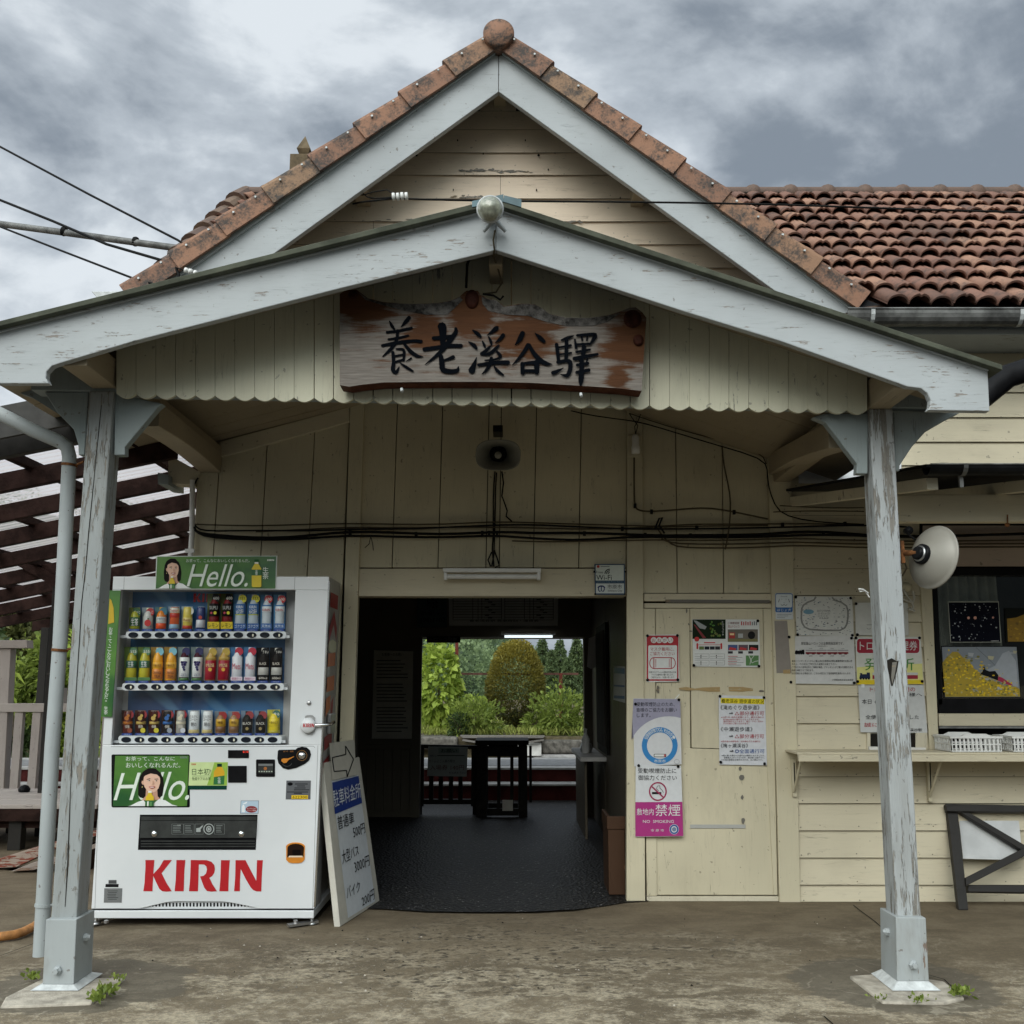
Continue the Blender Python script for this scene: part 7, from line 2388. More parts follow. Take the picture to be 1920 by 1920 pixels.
b = MB()
b.loft([horn_sec(0.036, 0.034, -0.16), horn_sec(0.055, 0.045, -0.10), horn_sec(0.085, 0.062, -0.05), horn_sec(0.128, 0.088, 0.0), horn_sec(0.134, 0.092, 0.008), horn_sec(0.128, 0.086, 0.006), horn_sec(0.080, 0.056, -0.05), horn_sec(0.048, 0.038, -0.10)], hm, True, False)
part(b, 'horn', root)
b = MB()
b.lathe([(0.052, -0.085), (0.03, -0.04), (0.022, 0.0), (0.024, 0.01)], c0, ax, M['black_plastic'], 18)
b.lathe([(0.021, 0.012), (0.021, 0.018), (0.0, 0.020)], c0, ax, hm, 16)
part(b, 'phase_plug', root)
b = MB()
b.lathe([(0.0, -0.30), (0.045, -0.295), (0.052, -0.27), (0.052, -0.19), (0.045, -0.15)], c0, ax, M['black_plastic'], 18)
part(b, 'driver', root)
b = MB()
q = P(934, 812, 6.24)
b.box(q.x - 0.03, q.x + 0.03, q.y - 0.12, q.y + 0.03, q.z - 0.02, q.z + 0.02, M['black_plastic'])
part(b, 'wall_bracket', root)
b = MB()
for pts in ([(941, 884), (944, 905), (941, 930), (947, 946), (951, 958), (949, 968), (960, 978)], [(928, 884), (926, 910), (925, 940), (925, 970), (925, 1000), (923, 1030), (926, 1062)], [(931, 886), (929, 920), (928, 970), (927, 1010), (926, 1040), (922, 1062)], [(922, 1035), (915, 1050), (920, 1062)], [(926, 1030), (932, 1046), (936, 1060), (928, 1064)]):
    b.tube([WALL.at(x, y, 0.02) for x, y in pts], 0.0045, M['black_cable'], 6)
part(b, 'cable', root)

# fluorescent fitting over the doorway
root = thing('tube_light', WALL.at(923, 1075, 0.05), 'white fluorescent batten light, unlit, on the beam over the doorway', 'lamp', 'fluorescent lights')
b = MB()
FB = YP(YW - 0.09)
b.slab(FB, [(830, 1065), (1015, 1065.5), (1014, 1073), (831, 1072.5)], M['white_plastic'], 0, 0.08)
b.srect(FB, 832, 1073, 838, 1087, M['white_plastic'], 0, 0.05)
b.srect(FB, 1007, 1073, 1013.5, 1087, M['white_plastic'], 0, 0.05)
part(b, 'batten', root, bevel=0.003)
b = MB()
b.tube([FB.at(836, 1081, -0.02), FB.at(1009, 1081.5, -0.02)], 0.0155, M['white_plastic'], 12)
part(b, 'tube', root)

# lit tube over the platform doorway
root = thing('tube_light', HB.at(988, 1190, 0.2), 'lit fluorescent tube inside the hall at the platform doorway', 'lamp', 'fluorescent lights')
b = MB()
b.srect(YP(YB - 0.2), 940, 1184, 1042, 1189, M['white_plastic'], 0, 0.06)
part(b, 'batten', root)
b = MB()
tl_ = plain('lit_tube', (0.8, 0.85, 0.85), 0.4, emit=((0.85, 0.97, 1.0), 1.3))
b.tube([P(946, 1193.5, YB - 0.18), P(1036, 1193.5, YB - 0.18)], 0.012, tl_, 10)
part(b, 'tube', root)

# junction box
root = thing('junction_box', WALL.at(1193, 837, 0.05), 'small pale junction box high on the right door post', 'electrical box')
b = MB()
b.srect(YP(YW - 0.03), 1176, 816, 1203, 857, M['cream_v'], 0.008, 0.02)
part(b, 'base_plate', root, bevel=0.003)
b = MB()
b.lathe([(0.0, 0), (0.026, 0.0), (0.026, 0.04), (0.022, 0.05), (0.022, 0.10), (0.016, 0.12), (0.0, 0.122)], WALL.at(1192, 850, 0.07), (0, 0, 1), M['white_plastic'], 14)
part(b, 'porcelain_fuse', root)
b = MB()
for pts in ([(1192, 816), (1190, 800), (1197, 788), (1202, 775)], [(1192, 814), (1196, 798), (1186, 785), (1180, 775)]):
    b.tube([WALL.at(x, y, 0.05) for x, y in pts], 0.003, M['black_cable'], 5)
part(b, 'lead', root)

# bundles of cable clipped along the front wall
root = thing('cable_bundle', WALL.at(900, 1000, 0.03), 'black and brown cables clipped across the wall above the doorway', 'cables')
CB = [(0.0085, 'black_cable', [(366, 994), (372, 1000), (400, 1003), (480, 1009), (540, 1008), (600, 1002), (655, 996), (735, 998), (830, 1003), (900, 998), (960, 997), (1000, 1000), (1040, 999), (1110, 999), (1175, 1002), (1250, 1005), (1320, 1003), (1440, 1003), (1480, 997), (1550, 996), (1620, 1004), (1690, 1005), (1760, 1006), (1850, 1002), (1990, 1000)]),
      (0.0075, 'black_cable', [(364, 988), (368, 1000), (395, 1009), (480, 1012), (560, 1012), (655, 1002), (740, 1007), (850, 1008), (920, 1003), (970, 1007), (1040, 1012), (1110, 1013), (1170, 1006), (1260, 1007), (1440, 1008), (1500, 1002), (1600, 1003), (1700, 1009), (1850, 1003), (1990, 997)]),
      (0.0055, 'black_cable', [(366, 985), (372, 994), (400, 996), (480, 994), (600, 996), (655, 991), (740, 993), (830, 989), (950, 983), (1010, 984), (1090, 988), (1175, 992), (1260, 992), (1440, 990), (1560, 985), (1640, 985), (1700, 988)]),
      (0.0045, 'brown_cable', [(366, 983), (480, 987), (560, 983), (655, 981), (735, 983), (840, 984), (920, 977), (1000, 980), (1090, 983), (1180, 985), (1250, 988), (1285, 981), (1440, 984), (1500, 980), (1640, 986)]),
      (0.0045, 'brown_cable', [(480, 997), (620, 990), (680, 988), (735, 991), (960, 986), (1060, 994), (1180, 990), (1300, 986), (1440, 985)]),
      (0.0045, 'brown_cable', [(960, 1014), (1030, 1017), (1100, 1014), (1180, 1013), (1240, 1012), (1300, 1014), (1440, 1012), (1480, 1008), (1560, 1012), (1640, 1014), (1760, 1015), (1990, 1012)]),
      (0.0050, 'brown_cable', [(1230, 985), (1240, 1005), (1260, 1022), (1275, 1027), (1360, 1028), (1440, 1026), (1480, 1022), (1560, 1024), (1640, 1028), (1760, 1026), (1990, 1025)]),
      (0.0050, 'brown_cable', [(1240, 1010), (1255, 1018), (1290, 1021), (1440, 1020), (1480, 1015), (1520, 1018), (1640, 1021), (1760, 1020), (1990, 1019)]),
      (0.0055, 'brown_cable', [(1189, 858), (1189, 905), (1189, 948), (1193, 955), (1205, 959), (1225, 959), (1270, 956), (1315, 951), (1355, 955), (1400, 965), (1440, 973)]),
      (0.0040, 'black_cable', [(1070, 770), (1110, 780), (1180, 788), (1204, 792), (1270, 812), (1354, 838), (1434, 859), (1440, 880), (1438, 905), (1452, 950), (1470, 968), (1530, 980), (1620, 983)]),
      (0.0035, 'brown_cable', [(1180, 775), (1260, 803), (1350, 825), (1430, 845), (1437, 870)]),
      (0.0050, 'brown_cable', [(1354, 838), (1356, 870), (1366, 910), (1371, 940), (1368, 985), (1364, 1010), (1360, 1030)]),
      (0.0055, 'black_cable', [(372, 896), (364, 905), (361, 930), (360, 985), (364, 996)]),
      (0.0035, 'brown_cable', [(1462, 948), (1500, 950), (1560, 953), (1620, 952)]),
      (0.0035, 'brown_cable', [(1450, 960), (1500, 957), (1620, 959)])]
for k, (r_, mt, pts) in enumerate(CB):
    b = MB()
    q = []
    for (xa, ya), (xb, yb_) in zip(pts, pts[1:]):
        for t in (0, 0.5):
            q.append((xa + (xb - xa) * t, ya + (yb_ - ya) * t))
    q.append(pts[-1])
    a = np.array(q, float)
    for _ in range(2):
        a[1:-1] = (a[:-2] + 2 * a[1:-1] + a[2:]) / 4
    off = 0.042 + 0.004 * (k % 3)
    b.tube([WALL.at(x, y, off) for x, y in a], r_, M[mt], 7)
    part(b, 'cable', root)
b = MB()
for x, y in ((656, 998), (780, 1001), (904, 999), (917, 999), (932, 1002), (1096, 1000), (1167, 991), (1210, 1003), (1295, 1004), (1307, 989), (1222, 959), (1377, 960), (1191, 948), (1468, 984), (1545, 1000), (1585, 982)):
    b.srect(WALL, x - 2.5, y - 4, x + 2.5, y + 4, M['black_cable'], 0.058, 0.02)
b.tube([WALL.at(1228, 992, 0.05), WALL.at(1236, 972, 0.06), WALL.at(1242, 970, 0.06), WALL.at(1236, 985, 0.055), WALL.at(1246, 1000, 0.05)], 0.006, M['black_cable'], 6)
part(b, 'cable_clips', root)
b = MB()
for pts in ([(695, 1006), (692, 1020), (684, 1027)], [(696, 1008), (699, 1022), (700, 1032)]):
    b.tube([WALL.at(x, y, 0.03) for x, y in pts], 0.0025, M['black_cable'], 5)
part(b, 'loose_wire', root)

# dish lamp on the right post
c0 = P(1746, 1044, 4.56)
root = thing('dish_reflector', c0, 'round cream metal dish reflector on a rusty arm at the right porch post', 'lamp')
ax = Vector((-0.91, -0.38, 0.17)).normalized()
b = MB()
hub = c0 + ax * 0.055
b.lathe([(0.030, 0.055), (0.040, 0.050), (0.075, 0.038), (0.105, 0.022), (0.128, 0.004), (0.137, -0.008), (0.143, -0.008), (0.146, -0.014), (0.140, -0.020), (0.130, -0.006), (0.10, 0.010), (0.03, 0.040)], c0, ax, M['enamel'], 40, cap=False)
part(b, 'dish', root)
b = MB()
b.lathe([(0.046, 0.045), (0.046, 0.062), (0.038, 0.066), (0.030, 0.066), (0.030, 0.085), (0.022, 0.09), (0.0, 0.09)], c0, ax, M['black_plastic'], 22)
b.lathe([(0.036, 0.067), (0.036, 0.072), (0.032, 0.074)], c0, ax, M['steel'], 22)
part(b, 'hub', root)
b = MB()
h0 = c0 + ax * 0.08
b.tube([h0, h0.lerp(P(1688, 1037, 4.62), 0.5), P(1688, 1037, 4.62)], [0.012, 0.0135, 0.0135], M['rust'], 10)
q = P(1690, 1036, 4.62)
b.box(q.x - 0.012, q.x + 0.004, q.y - 0.03, q.y + 0.03, q.z - 0.05, q.z + 0.05, M['rust'])
part(b, 'arm', root)
b = MB()
b.tube([P(1695, 1050, 4.66), P(1700, 1065, 4.66), P(1692, 1080, 4.66)], 0.004, M['brown_cable'], 6)
b.lathe([(0.0, 0), (0.018, 0.002), (0.02, 0.03), (0.0, 0.035)], P(1700, 996, 4.75), (0, -1, 0), M['black_plastic'], 12)
b.tube([P(1700, 996, 4.74), P(1706, 1004, 4.66), P(1716, 1012, 4.62)], 0.005, M['black_cable'], 6)
part(b, 'cable', root)
b = MB()
for pts in ([(1694, 1105), (1700, 1120), (1712, 1128), (1716, 1140), (1708, 1147), (1700, 1143), (1703, 1135), (1715, 1146)], [(1712, 1108), (1716, 1122), (1714, 1135), (1702, 1126), (1693, 1122)]):
    a = np.array(pts, float)
    for _ in range(1):
        a[1:-1] = (a[:-2] + 2 * a[1:-1] + a[2:]) / 4
    b.tube([WALL.at(x, y, 0.05) for x, y in a], 0.007, M['paper_old'], 7)
b.lathe([(0.0, 0.02), (0.028, 0.018), (0.03, 0.0)], WALL.at(1699, 1101, 0.03), (0, -1, 0), M['cream_v'], 16)
tag(b.build('coiled_cable'), 'cream cable coiled on the weatherboards beside the ticket window', 'cable')
b = MB()
b.tube([P(1628, 1112, 4.5), P(1618, 1105, 4.48), P(1610, 1104, 4.48), P(1612, 1109, 4.48), P(1622, 1108, 4.5), P(1630, 1120, 4.5)], 0.003, M['white_plastic'], 6)
tag(b.build('string_bow'), 'short white string tied round the right porch post', 'string')

# overhead wires
for k, (r_, mt, pts, lab) in enumerate([(0.0075, 'black_cable', [(-60, 244, 7), (0, 275, 6.8), (170, 366, 6.4), (333, 450, 6.1), (352, 462, 6.05)], 'topmost thin black wire crossing the sky to the roof'),
                                        (0.009, 'black_cable', [(-60, 350, 7), (0, 375, 6.8), (100, 415, 6.5), (200, 458, 6.2), (310, 490, 5.95), (330, 502, 5.9), (335, 515, 5.88), (334, 527, 5.86)], 'twisted black wire looping down to the gable foot'),
                                        (0.025, 'zinc', [(-60, 408, 7.4), (0, 420, 7.2), (120, 436, 7.0), (220, 450, 6.9), (345, 467, 6.8)], 'thick grey sheathed cable reaching the roof from the left'),
                                        (0.007, 'black_cable', [(-60, 402, 7), (0, 425, 6.8), (120, 472, 6.4), (250, 522, 6.0), (290, 533, 5.85), (325, 535, 5.84)], 'lowest thin wire crossing the sky to the gable foot')]):
    b = MB()
    q = [P(*p) for p in pts]
    q = [q[0] + (q[0] - q[1]) * 16 + Vector((0, 0, 0.9)), q[0] + (q[0] - q[1]) * 6 + Vector((0, 0, 0.2))] + q
    b.tube(q, r_, M[mt], 8)
    if k == 2:
        b.tube([P(x, y - 4, d) for x, y, d in pts], 0.006, M['black_cable'], 6)
        for x, y, d in ((120, 434, 7.0), (254, 453, 6.88)):
            b.lathe([(0.032, -0.015), (0.036, 0), (0.032, 0.015)], P(x, y, d), (1, 0, -0.2), M['black_cable'], 10)
    tag(b.build('overhead_wire'), lab, 'wire', 'overhead wires')
root = thing('gable_wire', P(935, 380, 5.6), 'thin black wire strung across the gable with white insulators', 'wire', 'overhead wires')
b = MB()
pts = [(662, 382, 6.1), (684, 378, 5.95), (740, 372, 5.8), (800, 374, 5.75), (935, 377, 5.7), (1100, 378, 5.65), (1290, 380, 5.6), (1480, 384, 5.5), (1700, 392, 5.4), (1990, 400, 5.2), (2900, 440, 4.8)]
b.tube([P(*p) for p in pts], 0.006, M['black_cable'], 7)
for q in ([(660, 362, 6.1), (680, 366, 6.0), (700, 360, 5.9), (725, 356, 5.85), (745, 366, 5.8)], [(676, 360, 6.05), (690, 370, 5.95), (705, 372, 5.9), (735, 370, 5.8)]):
    b.tube([P(*p) for p in q], 0.004, M['black_cable'], 6)
part(b, 'wire', root)
for x in (738, 746, 754, 762):
    b = MB()
    c = P(x, 369 if x < 750 else 368, 5.74)
    b.lathe([(0.010, -0.010), (0.024, -0.008), (0.024, 0.008), (0.010, 0.010)], c, (1, 0, 0.1), M['white_plastic'], 14)
    part(b, 'insulator', root)
root = thing('insulator_set', P(358, 508, 5.85), 'three small white insulators with a loop of wire at the left gable foot', 'insulators')
for x, y in ((349, 507), (357, 509), (366, 512)):
    b = MB()
    b.lathe([(0.006, -0.012), (0.017, -0.008), (0.017, 0.008), (0.006, 0.012)], P(x, y, 5.86), (1, 0, -0.3), M['white_plastic'], 12)
    part(b, 'insulator', root)
b = MB()
b.tube([P(330, 502, 5.88), P(350, 508, 5.86), P(375, 515, 5.86)], 0.004, M['black_cable'], 6)
b.tube([P(392, 512, 5.86), P(396, 506, 5.86), P(404, 504, 5.86), (P(413, 508, 5.86))], 0.005, M['black_cable'], 6)
part(b, 'wire', root)
# ================================================================== inside the hall
HS = YP(YB - 0.05)
b = MB()
b.slab(HS, [(841, 1112), (1047, 1112), (1046, 1173), (842, 1173)], M['paper'], 0.0, 0.02)
for x0_, x1_ in ((849, 941), (946, 1038)):
    for y in range(1122, 1164, 5):
        b.rect(HS, x0_, y, x1_, y + .7, bk_, 0.001)
    for x in (x0_, x0_ + 37, x0_ + 47, x0_ + 54, x1_ - 1):
        b.rect(HS, x, 1118, x + .8, 1161, bk_, 0.0014)
    for k in range(8):
        b.rect(HS, x0_ + 60 + (k % 3) * 6, 1123.5 + k * 4.9, x0_ + 68 + (k % 3) * 6, 1125 + k * 4.9, bk_, 0.0014)
b.text(HS, '養老渓谷駅 発車時刻・運賃表', (880, 1161.5, 1010, 1166), bk_, 0.001)
tag(b.build('timetable_board'), 'wide white timetable board hanging above the platform doorway', 'board')
b = MB()
b.slab(HS, [(782, 1105), (838, 1105), (838, 1176), (782, 1176)], ink(70, 85, 85), 0.01, 0.02)
b.text(HS, '料理店', (800, 1108, 822, 1141), bk_, 0.012, 0.02)
b.text(HS, '車が廻ります', (788, 1147, 833, 1154), bk_, 0.012, 0.01)
b.text(HS, '(98)1102', (789, 1158, 835, 1169), bk_, 0.012, 0.01)
tag(b.build('restaurant_sign'), 'grey green restaurant advert with a telephone number beside the timetable', 'sign')
b = MB()
b.slab(YP(YB - 0.10), [(800, 1193), (863, 1193), (863, 1205), (800, 1205)], M['gate_timber'], 0.0, 0.02)
b.text(YP(YB - 0.10), 'トロッコ列車', (806, 1195, 857, 1203), ink(90, 92, 88), 0.002, 0.01)
tag(b.build('train_sign'), 'small dark hanging board lettered for the open-sided train at the platform doorway', 'sign')
b = MB()
b.slab(HS, [(701, 1219), (775, 1221), (772, 1385), (697, 1385)], M['paper_old'], 0.0, 0.004)
b.text(HS, 'お客様へのお願い', (716, 1224, 756, 1230), bk_, 0.002, 0.01)
for k in range(22):
    if k not in (6, 13):
        b.rect(HS, 706, 1238 + k * 6.3, 766 - R.uniform(0, 16), 1239.6 + k * 6.3, bk_, 0.002)
tag(b.build('hall_notice'), 'tall printed notice on the dim wall left of the platform doorway', 'notice')
b = MB()
b.slab(YP(9.3), [(1104, 1196), (1118, 1192), (1120, 1250), (1108, 1254), (1101, 1250)], M['paper'], 0.0, 0.01)
tag(b.build('hanging_towel'), 'white cloth hanging by the counter inside the hall', 'towel')
xw_ = 0.772
b = MB()
SPL = PL((xw_ - 0.004, 8, 0), (-1, 0, 0))
b.prism([SPL.at(*p) for p in ((1150, 1248), (1172, 1250), (1172, 1318), (1150, 1312))], (0.003, 0, 0), M['paper'])
for y0_, y1_ in ((1252, 1262), (1284, 1287), (1304, 1309)):
    b.pp(SPL, [(1151, y0_), (1171, y0_ + 1), (1171, y1_ + 1.5), (1151, y1_)], ink(40, 80, 150), 0.002)
tag(b.build('counter_notice'), 'blue and white notice on the right wall inside the hall', 'notice')
b = MB()
c = P(1103, 1379, 9.3)
b.lathe([(0.0, 0), (0.05, 0.0), (0.058, 0.03), (0.045, 0.07), (0.02, 0.085), (0.0, 0.09)], Vector((c.x - 0.02, c.y, 0.666)), (0, 0, 1), M['steel'], 12, False)
tag(b.build('silver_pouch'), 'crumpled silver bag on the hall counter', 'bag')
b = MB()
x, y = 0.64, 9.1
b.lathe([(0.035, 0), (0.035, 0.12), (0.02, 0.15), (0.013, 0.16), (0.013, 0.2), (0.02, 0.205), (0.0, 0.21)], (x, y, 0.666), (0, 0, 1), M['white_plastic'], 14)
tag(b.build('sanitizer_bottle'), 'white pump bottle on the hall counter', 'bottle')
# brown timber box by the doorway
root = thing('timber_box', (0.68, 6.9, 0), 'tall brown timber box just inside the doorway on the right', 'box')
xa, xb = G(1142, 1681).x, 0.765
ya = G(1150, 1681).y
zt_ = P(1150, 1545, ya).z
b = MB()
b.box(xa, xa + 0.10, ya, ya + 0.02, 0.01, zt_ - 0.03, M['brown_box'])
b.box(xa, xa + 0.016, ya + 0.02, ya + 0.36, 0.01, zt_ - 0.03, M['brown_box'])
b.box(xb - 0.02, xb, ya, ya + 0.36, 0.01, zt_ - 0.03, M['brown_box'])
b.box(xa + 0.016, xb - 0.02, ya + 0.34, ya + 0.36, 0.01, zt_ - 0.03, M['brown_box'])
b.box(xa + 0.1, xb - 0.02, ya + 0.03, ya + 0.34, 0.01, zt_ - 0.10, M['dark_gap'])
part(b, 'box_body', root, bevel=0.003)
b = MB()
b.box(xa - 0.006, xb, ya - 0.008, ya + 0.012, zt_ - 0.03, zt_ + 0.045, M['brown_box'])
b.box(xa - 0.006, xa + 0.014, ya + 0.013, ya + 0.37, zt_ - 0.03, zt_ + 0.045, M['brown_box'])
part(b, 'rim', root, bevel=0.003)
# ticket gate
root = thing('ticket_gate', (P(940, 1530, 10.1).x, 10.1, 0), 'dark timber ticket collector box standing in the platform doorway', 'ticket gate')
g0, g1 = P(893, 1533, 10.1), P(989, 1533, 10.1)
zt_ = P(940, 1388, 10.1).z
GT = M['gate_timber']
for x0_, x1_ in ((g0.x, g0.x + 0.10), (g1.x - 0.085, g1.x)):
    for y in (10.1, 10.56):
        b = MB()
        b.box(x0_, x1_, y, y + 0.05, 0.006, zt_ - 0.05, GT)
        part(b, 'post', root, bevel=0.003)
b = MB()
for y in (10.105, 10.565):
    for za_, zb2_ in ((zt_ - 0.15, zt_ - 0.06), (0.02, 0.085)):
        b = MB()
        b.box(g0.x + 0.102, g1.x - 0.087, y, y + 0.04, za_, zb2_, GT)
        part(b, 'rail', root)
for k in (0, 1):
    b = MB()
    x = g0.x + 0.10 + 0.098 + k * 0.125
    b.box(x, x + 0.032, 10.11, 10.14, 0.087, zt_ - 0.152, GT)
    part(b, 'baluster', root)
b = MB()
b.box(g0.x - 0.015, g1.x + 0.015, 10.08, 10.63, zt_ - 0.045, zt_, GT)
part(b, 'top_board', root, bevel=0.004)
b = MB()
p = P(942, 1500, 10.09)
b.box(p.x, p.x + 0.10, 10.085, 10.098, p.z - 0.1, p.z, M['paper_old'])
part(b, 'label_plate', root)
b = MB()
b.box(g1.x + 0.02, g1.x + 0.045, 10.2, 10.25, 0.13, zt_ - 0.06, GT)
part(b, 'side_bar', root)
root = thing('picket_barrier', (P(840, 1509, 10.3).x, 10.3, 0), 'dark low picket barrier closing the doorway beside the ticket box', 'barrier')
PB = YP(10.3)
b = MB()
b.slab(PB, [(785, 1396), (896, 1398), (896, 1405), (785, 1403)], GT, 0, 0.06)
part(b, 'rail', root)
b = MB()
b.slab(PB, [(783, 1499), (896, 1499), (896, 1508), (783, 1508)], GT, 0, 0.06)
part(b, 'rail', root)
for x0_, x1_ in ((785, 795), (805, 813), (823, 831), (842, 850), (860, 868), (884, 896)):
    b = MB()
    b.slab(PB, [(x0_, 1402), (x1_, 1402), (x1_ - 1, 1512 if x0_ in (785, 884) else 1500), (x0_ - 1, 1512 if x0_ in (785, 884) else 1500)], GT, 0.004, 0.04)
    part(b, 'picket', root)
b = MB()
for x in (785, 890):
    p = PB.at(x, 1508)
    b.box(p.x - 0.02, p.x + 0.03, 10.31, 10.36, 0.005, p.z, GT)
part(b, 'foot', root)
b = MB()
FP = YP(10.26)
b.slab(FP, [(803, 1400), (877, 1401), (875, 1456), (801, 1455)], ink(150, 155, 150), 0, 0.01)
b.rect(FP, 822, 1403, 861, 1412, ink(115, 130, 120), 0.002)
b.text(FP, 'お願い', (827, 1404, 857, 1411), bk_, 0.004, 0.01)
b.text(FP, '改札口', (806, 1415, 818, 1419), bk_, 0.002, 0.02)
b.rect(FP, 820, 1416, 871, 1417.6, ink(60, 62, 60), 0.002)
b.text(FP, 'ホームにご入場の際は', (804, 1424, 853, 1430), bk_, 0.002, 0.02)
b.text(FP, '入場券 140円', (806, 1434, 870, 1444), ink(90, 30, 25), 0.002, 0.02)
b.text(FP, 'をお求め下さい', (842, 1447, 874, 1451), bk_, 0.002, 0.02)
tag(b.build('platform_ticket_sign'), 'white sign about platform tickets fixed on the picket barrier', 'sign')

# ================================================================== foliage helpers
def leaves(name, mat, pts, size, parent=None, up=0.35, seed=1, aspect=0.5, droop=0.0, fold=0.25, tints=None):
    """many small folded leaf blades, one at each given (position, outward direction)"""
    rg = np.random.default_rng(seed)
    n = len(pts)
    p = np.array([q[0] for q in pts], float)
    d = np.array([q[1] for q in pts], float)
    d = d + rg.normal(0, 0.55, d.shape)
    d[:, 2] += up
    d /= np.linalg.norm(d, axis=1)[:, None] + 1e-9
    ax = rg.normal(0, 1, (n, 3))
    s = np.cross(d, ax)
    s /= np.linalg.norm(s, axis=1)[:, None] + 1e-9
    nn = np.cross(s, d)
    L = size * rg.uniform(0.6, 1.25, n)[:, None]
    Wd = L * aspect * 0.5
    base = p
    mid = p + d * L * 0.5
    tip = p + d * L - np.array([0, 0, 1.0]) * L * droop
    l1 = mid + s * Wd + nn * L * fold * 0.3
    l2 = mid - s * Wd + nn * L * fold * 0.3
    V = np.stack([base, l1, tip, l2], 1).reshape(-1, 3)
    me = bpy.data.meshes.new(name)
    f = np.arange(4 * n).reshape(-1, 4)
    tri = np.concatenate([f[:, [0, 1, 2]], f[:, [0, 2, 3]]], 1).reshape(-1, 3)
    me.vertices.add(4 * n)
    me.vertices.foreach_set('co', V.ravel())
    me.loops.add(6 * n)
    me.loops.foreach_set('vertex_index', tri.ravel().astype(np.int32))
    me.polygons.add(2 * n)
    me.polygons.foreach_set('loop_start', np.arange(0, 6 * n, 3, dtype=np.int32))
    me.materials.append(mat)
    t = rg.uniform(0, 1, n) if tints is None else np.clip(np.asarray(tints) + rg.normal(0, 0.15, n), 0, 1)
    at = me.attributes.new('tint', 'FLOAT', 'FACE')
    at.data.foreach_set('value', np.repeat(t, 2).astype(np.float32))
    me.update(calc_edges=True)
    o = bpy.data.objects.new(name, me)
    COL.objects.link(o)
    if parent:
        o.parent = parent
        if parent.type == 'EMPTY':
            o.matrix_parent_inverse = Matrix.Translation(-parent.location)
    return o


def blobpts(c, r, n, seed, shell=0.55, lump=0.25, egg=0.0):
    rg = np.random.default_rng(seed)
    v = rg.normal(0, 1, (n, 3))
    v /= np.linalg.norm(v, axis=1)[:, None]
    ph = rg.uniform(0, 6.28, 6)
    lm = 1 + lump * (np.sin(4 * v[:, 0] + ph[0]) * np.sin(5 * v[:, 2] + ph[1]) + 0.6 * np.sin(7 * v[:, 1] + ph[2]) * np.sin(6 * v[:, 0] + ph[3]))
    rad = (shell + (1 - shell) * rg.uniform(0, 1, n) ** 0.6) * lm
    k = 1 - egg * v[:, 2]
    q = np.array(c) + np.stack([v[:, 0] * r[0] * rad * k, v[:, 1] * r[1] * rad * k, v[:, 2] * r[2] * rad], 1)
    return [(q[i], v[i]) for i in range(n)]


def trunk(name, parent, pts, r0, r1, mat=None):
    b = MB()
    k = len(pts)
    b.tube(pts, [r0 + (r1 - r0) * i / (k - 1) for i in range(k)], mat or M['bark'], 8)
    return part(b, name, parent)


ZG = P(960, 1372, 18.5).z            # ground level of the garden beyond the track
# bright big-leafed shrub
root = thing('bigleaf_shrub', P(826, 1372, 18.6), 'bright green shrub with large round leaves left in the platform doorway', 'shrub')
c = P(822, 1285, 18.6)
pts = blobpts(c, (0.40, 0.38, 0.82), 1500, 3, 0.45, 0.10, 0.06)
leaves('foliage', M['leaf_bright'], pts, 0.125, root, 0.15, 4, 0.85, 0.35)
trunk('stem', root, [P(826, 1376, 18.6), P(824, 1340, 18.6), P(822, 1280, 18.6)], 0.03, 0.01)
# clipped egg-shaped bush
root = thing('topiary_bush', P(968, 1372, 19.2), 'bronze green bush clipped to an egg shape beyond the track', 'bush')
c = P(967, 1278, 19.2)
pts = blobpts(c, (0.53, 0.5, 0.78), 13000, 5, 0.72, 0.04, 0.08)
tn = [min(0.95, max(0.02, 0.42 + 0.45 * q[1][2])) for q in pts]  # bright top and shaded underside put into the leaf tint
leaves('foliage', M['leaf_topiary'], pts, 0.055, root, 0.25, 6, 0.45, tints=tn)
for dx in (-5, 1, 6):
    trunk('trunk', root, [P(968 + dx * 0.5, 1378, 19.2), P(967 + dx, 1355, 19.2), P(966 + dx * 2.2, 1325, 19.2)], 0.035, 0.02)
for k, (x0_, x1_, y0_, y1_, Y, mt, n, sz, lab) in enumerate([(845, 940, 1308, 1375, 18.2, 'leaf_mid', 1500, 0.10, 'loose green shrub between the big-leafed shrub and the clipped bush'), (1004, 1100, 1292, 1378, 18.3, 'leaf_mid', 2000, 0.10, 'wide green shrub right of the clipped bush'),
                                                             (842, 878, 1335, 1378, 17.9, 'leaf_dark', 600, 0.07, 'small dark shrub below the red post'), (982, 1022, 1320, 1378, 18.6, 'leaf_mid', 600, 0.09, 'low shrub under the right side of the clipped bush'),
                                                             (860, 930, 1300, 1335, 20.5, 'leaf_bright', 700, 0.09, 'yellow green shrub in front of the tiled house')]):
    c = P((x0_ + x1_) / 2, (y0_ + y1_) / 2 + 4, Y)
    rx = (x1_ - x0_) / 2 / F * Y
    rz = (y1_ - y0_) / 2 / F * Y
    root = thing('garden_shrub', P((x0_ + x1_) / 2, y1_, Y), lab, 'shrub', 'shrubs beyond the track')
    leaves('foliage', M[mt], blobpts(c, (rx, rx, rz), n, 20 + k, 0.3, 0.35), sz, root, 0.5, 30 + k, 0.42, 0.2)
    for q in range(5):
        trunk('stem', root, [P((x0_ + x1_) / 2, y1_, Y), c + Vector((R.uniform(-.6, .6) * rx, R.uniform(-.4, .4) * rx, R.uniform(0, .7) * rz))], 0.014, 0.005)
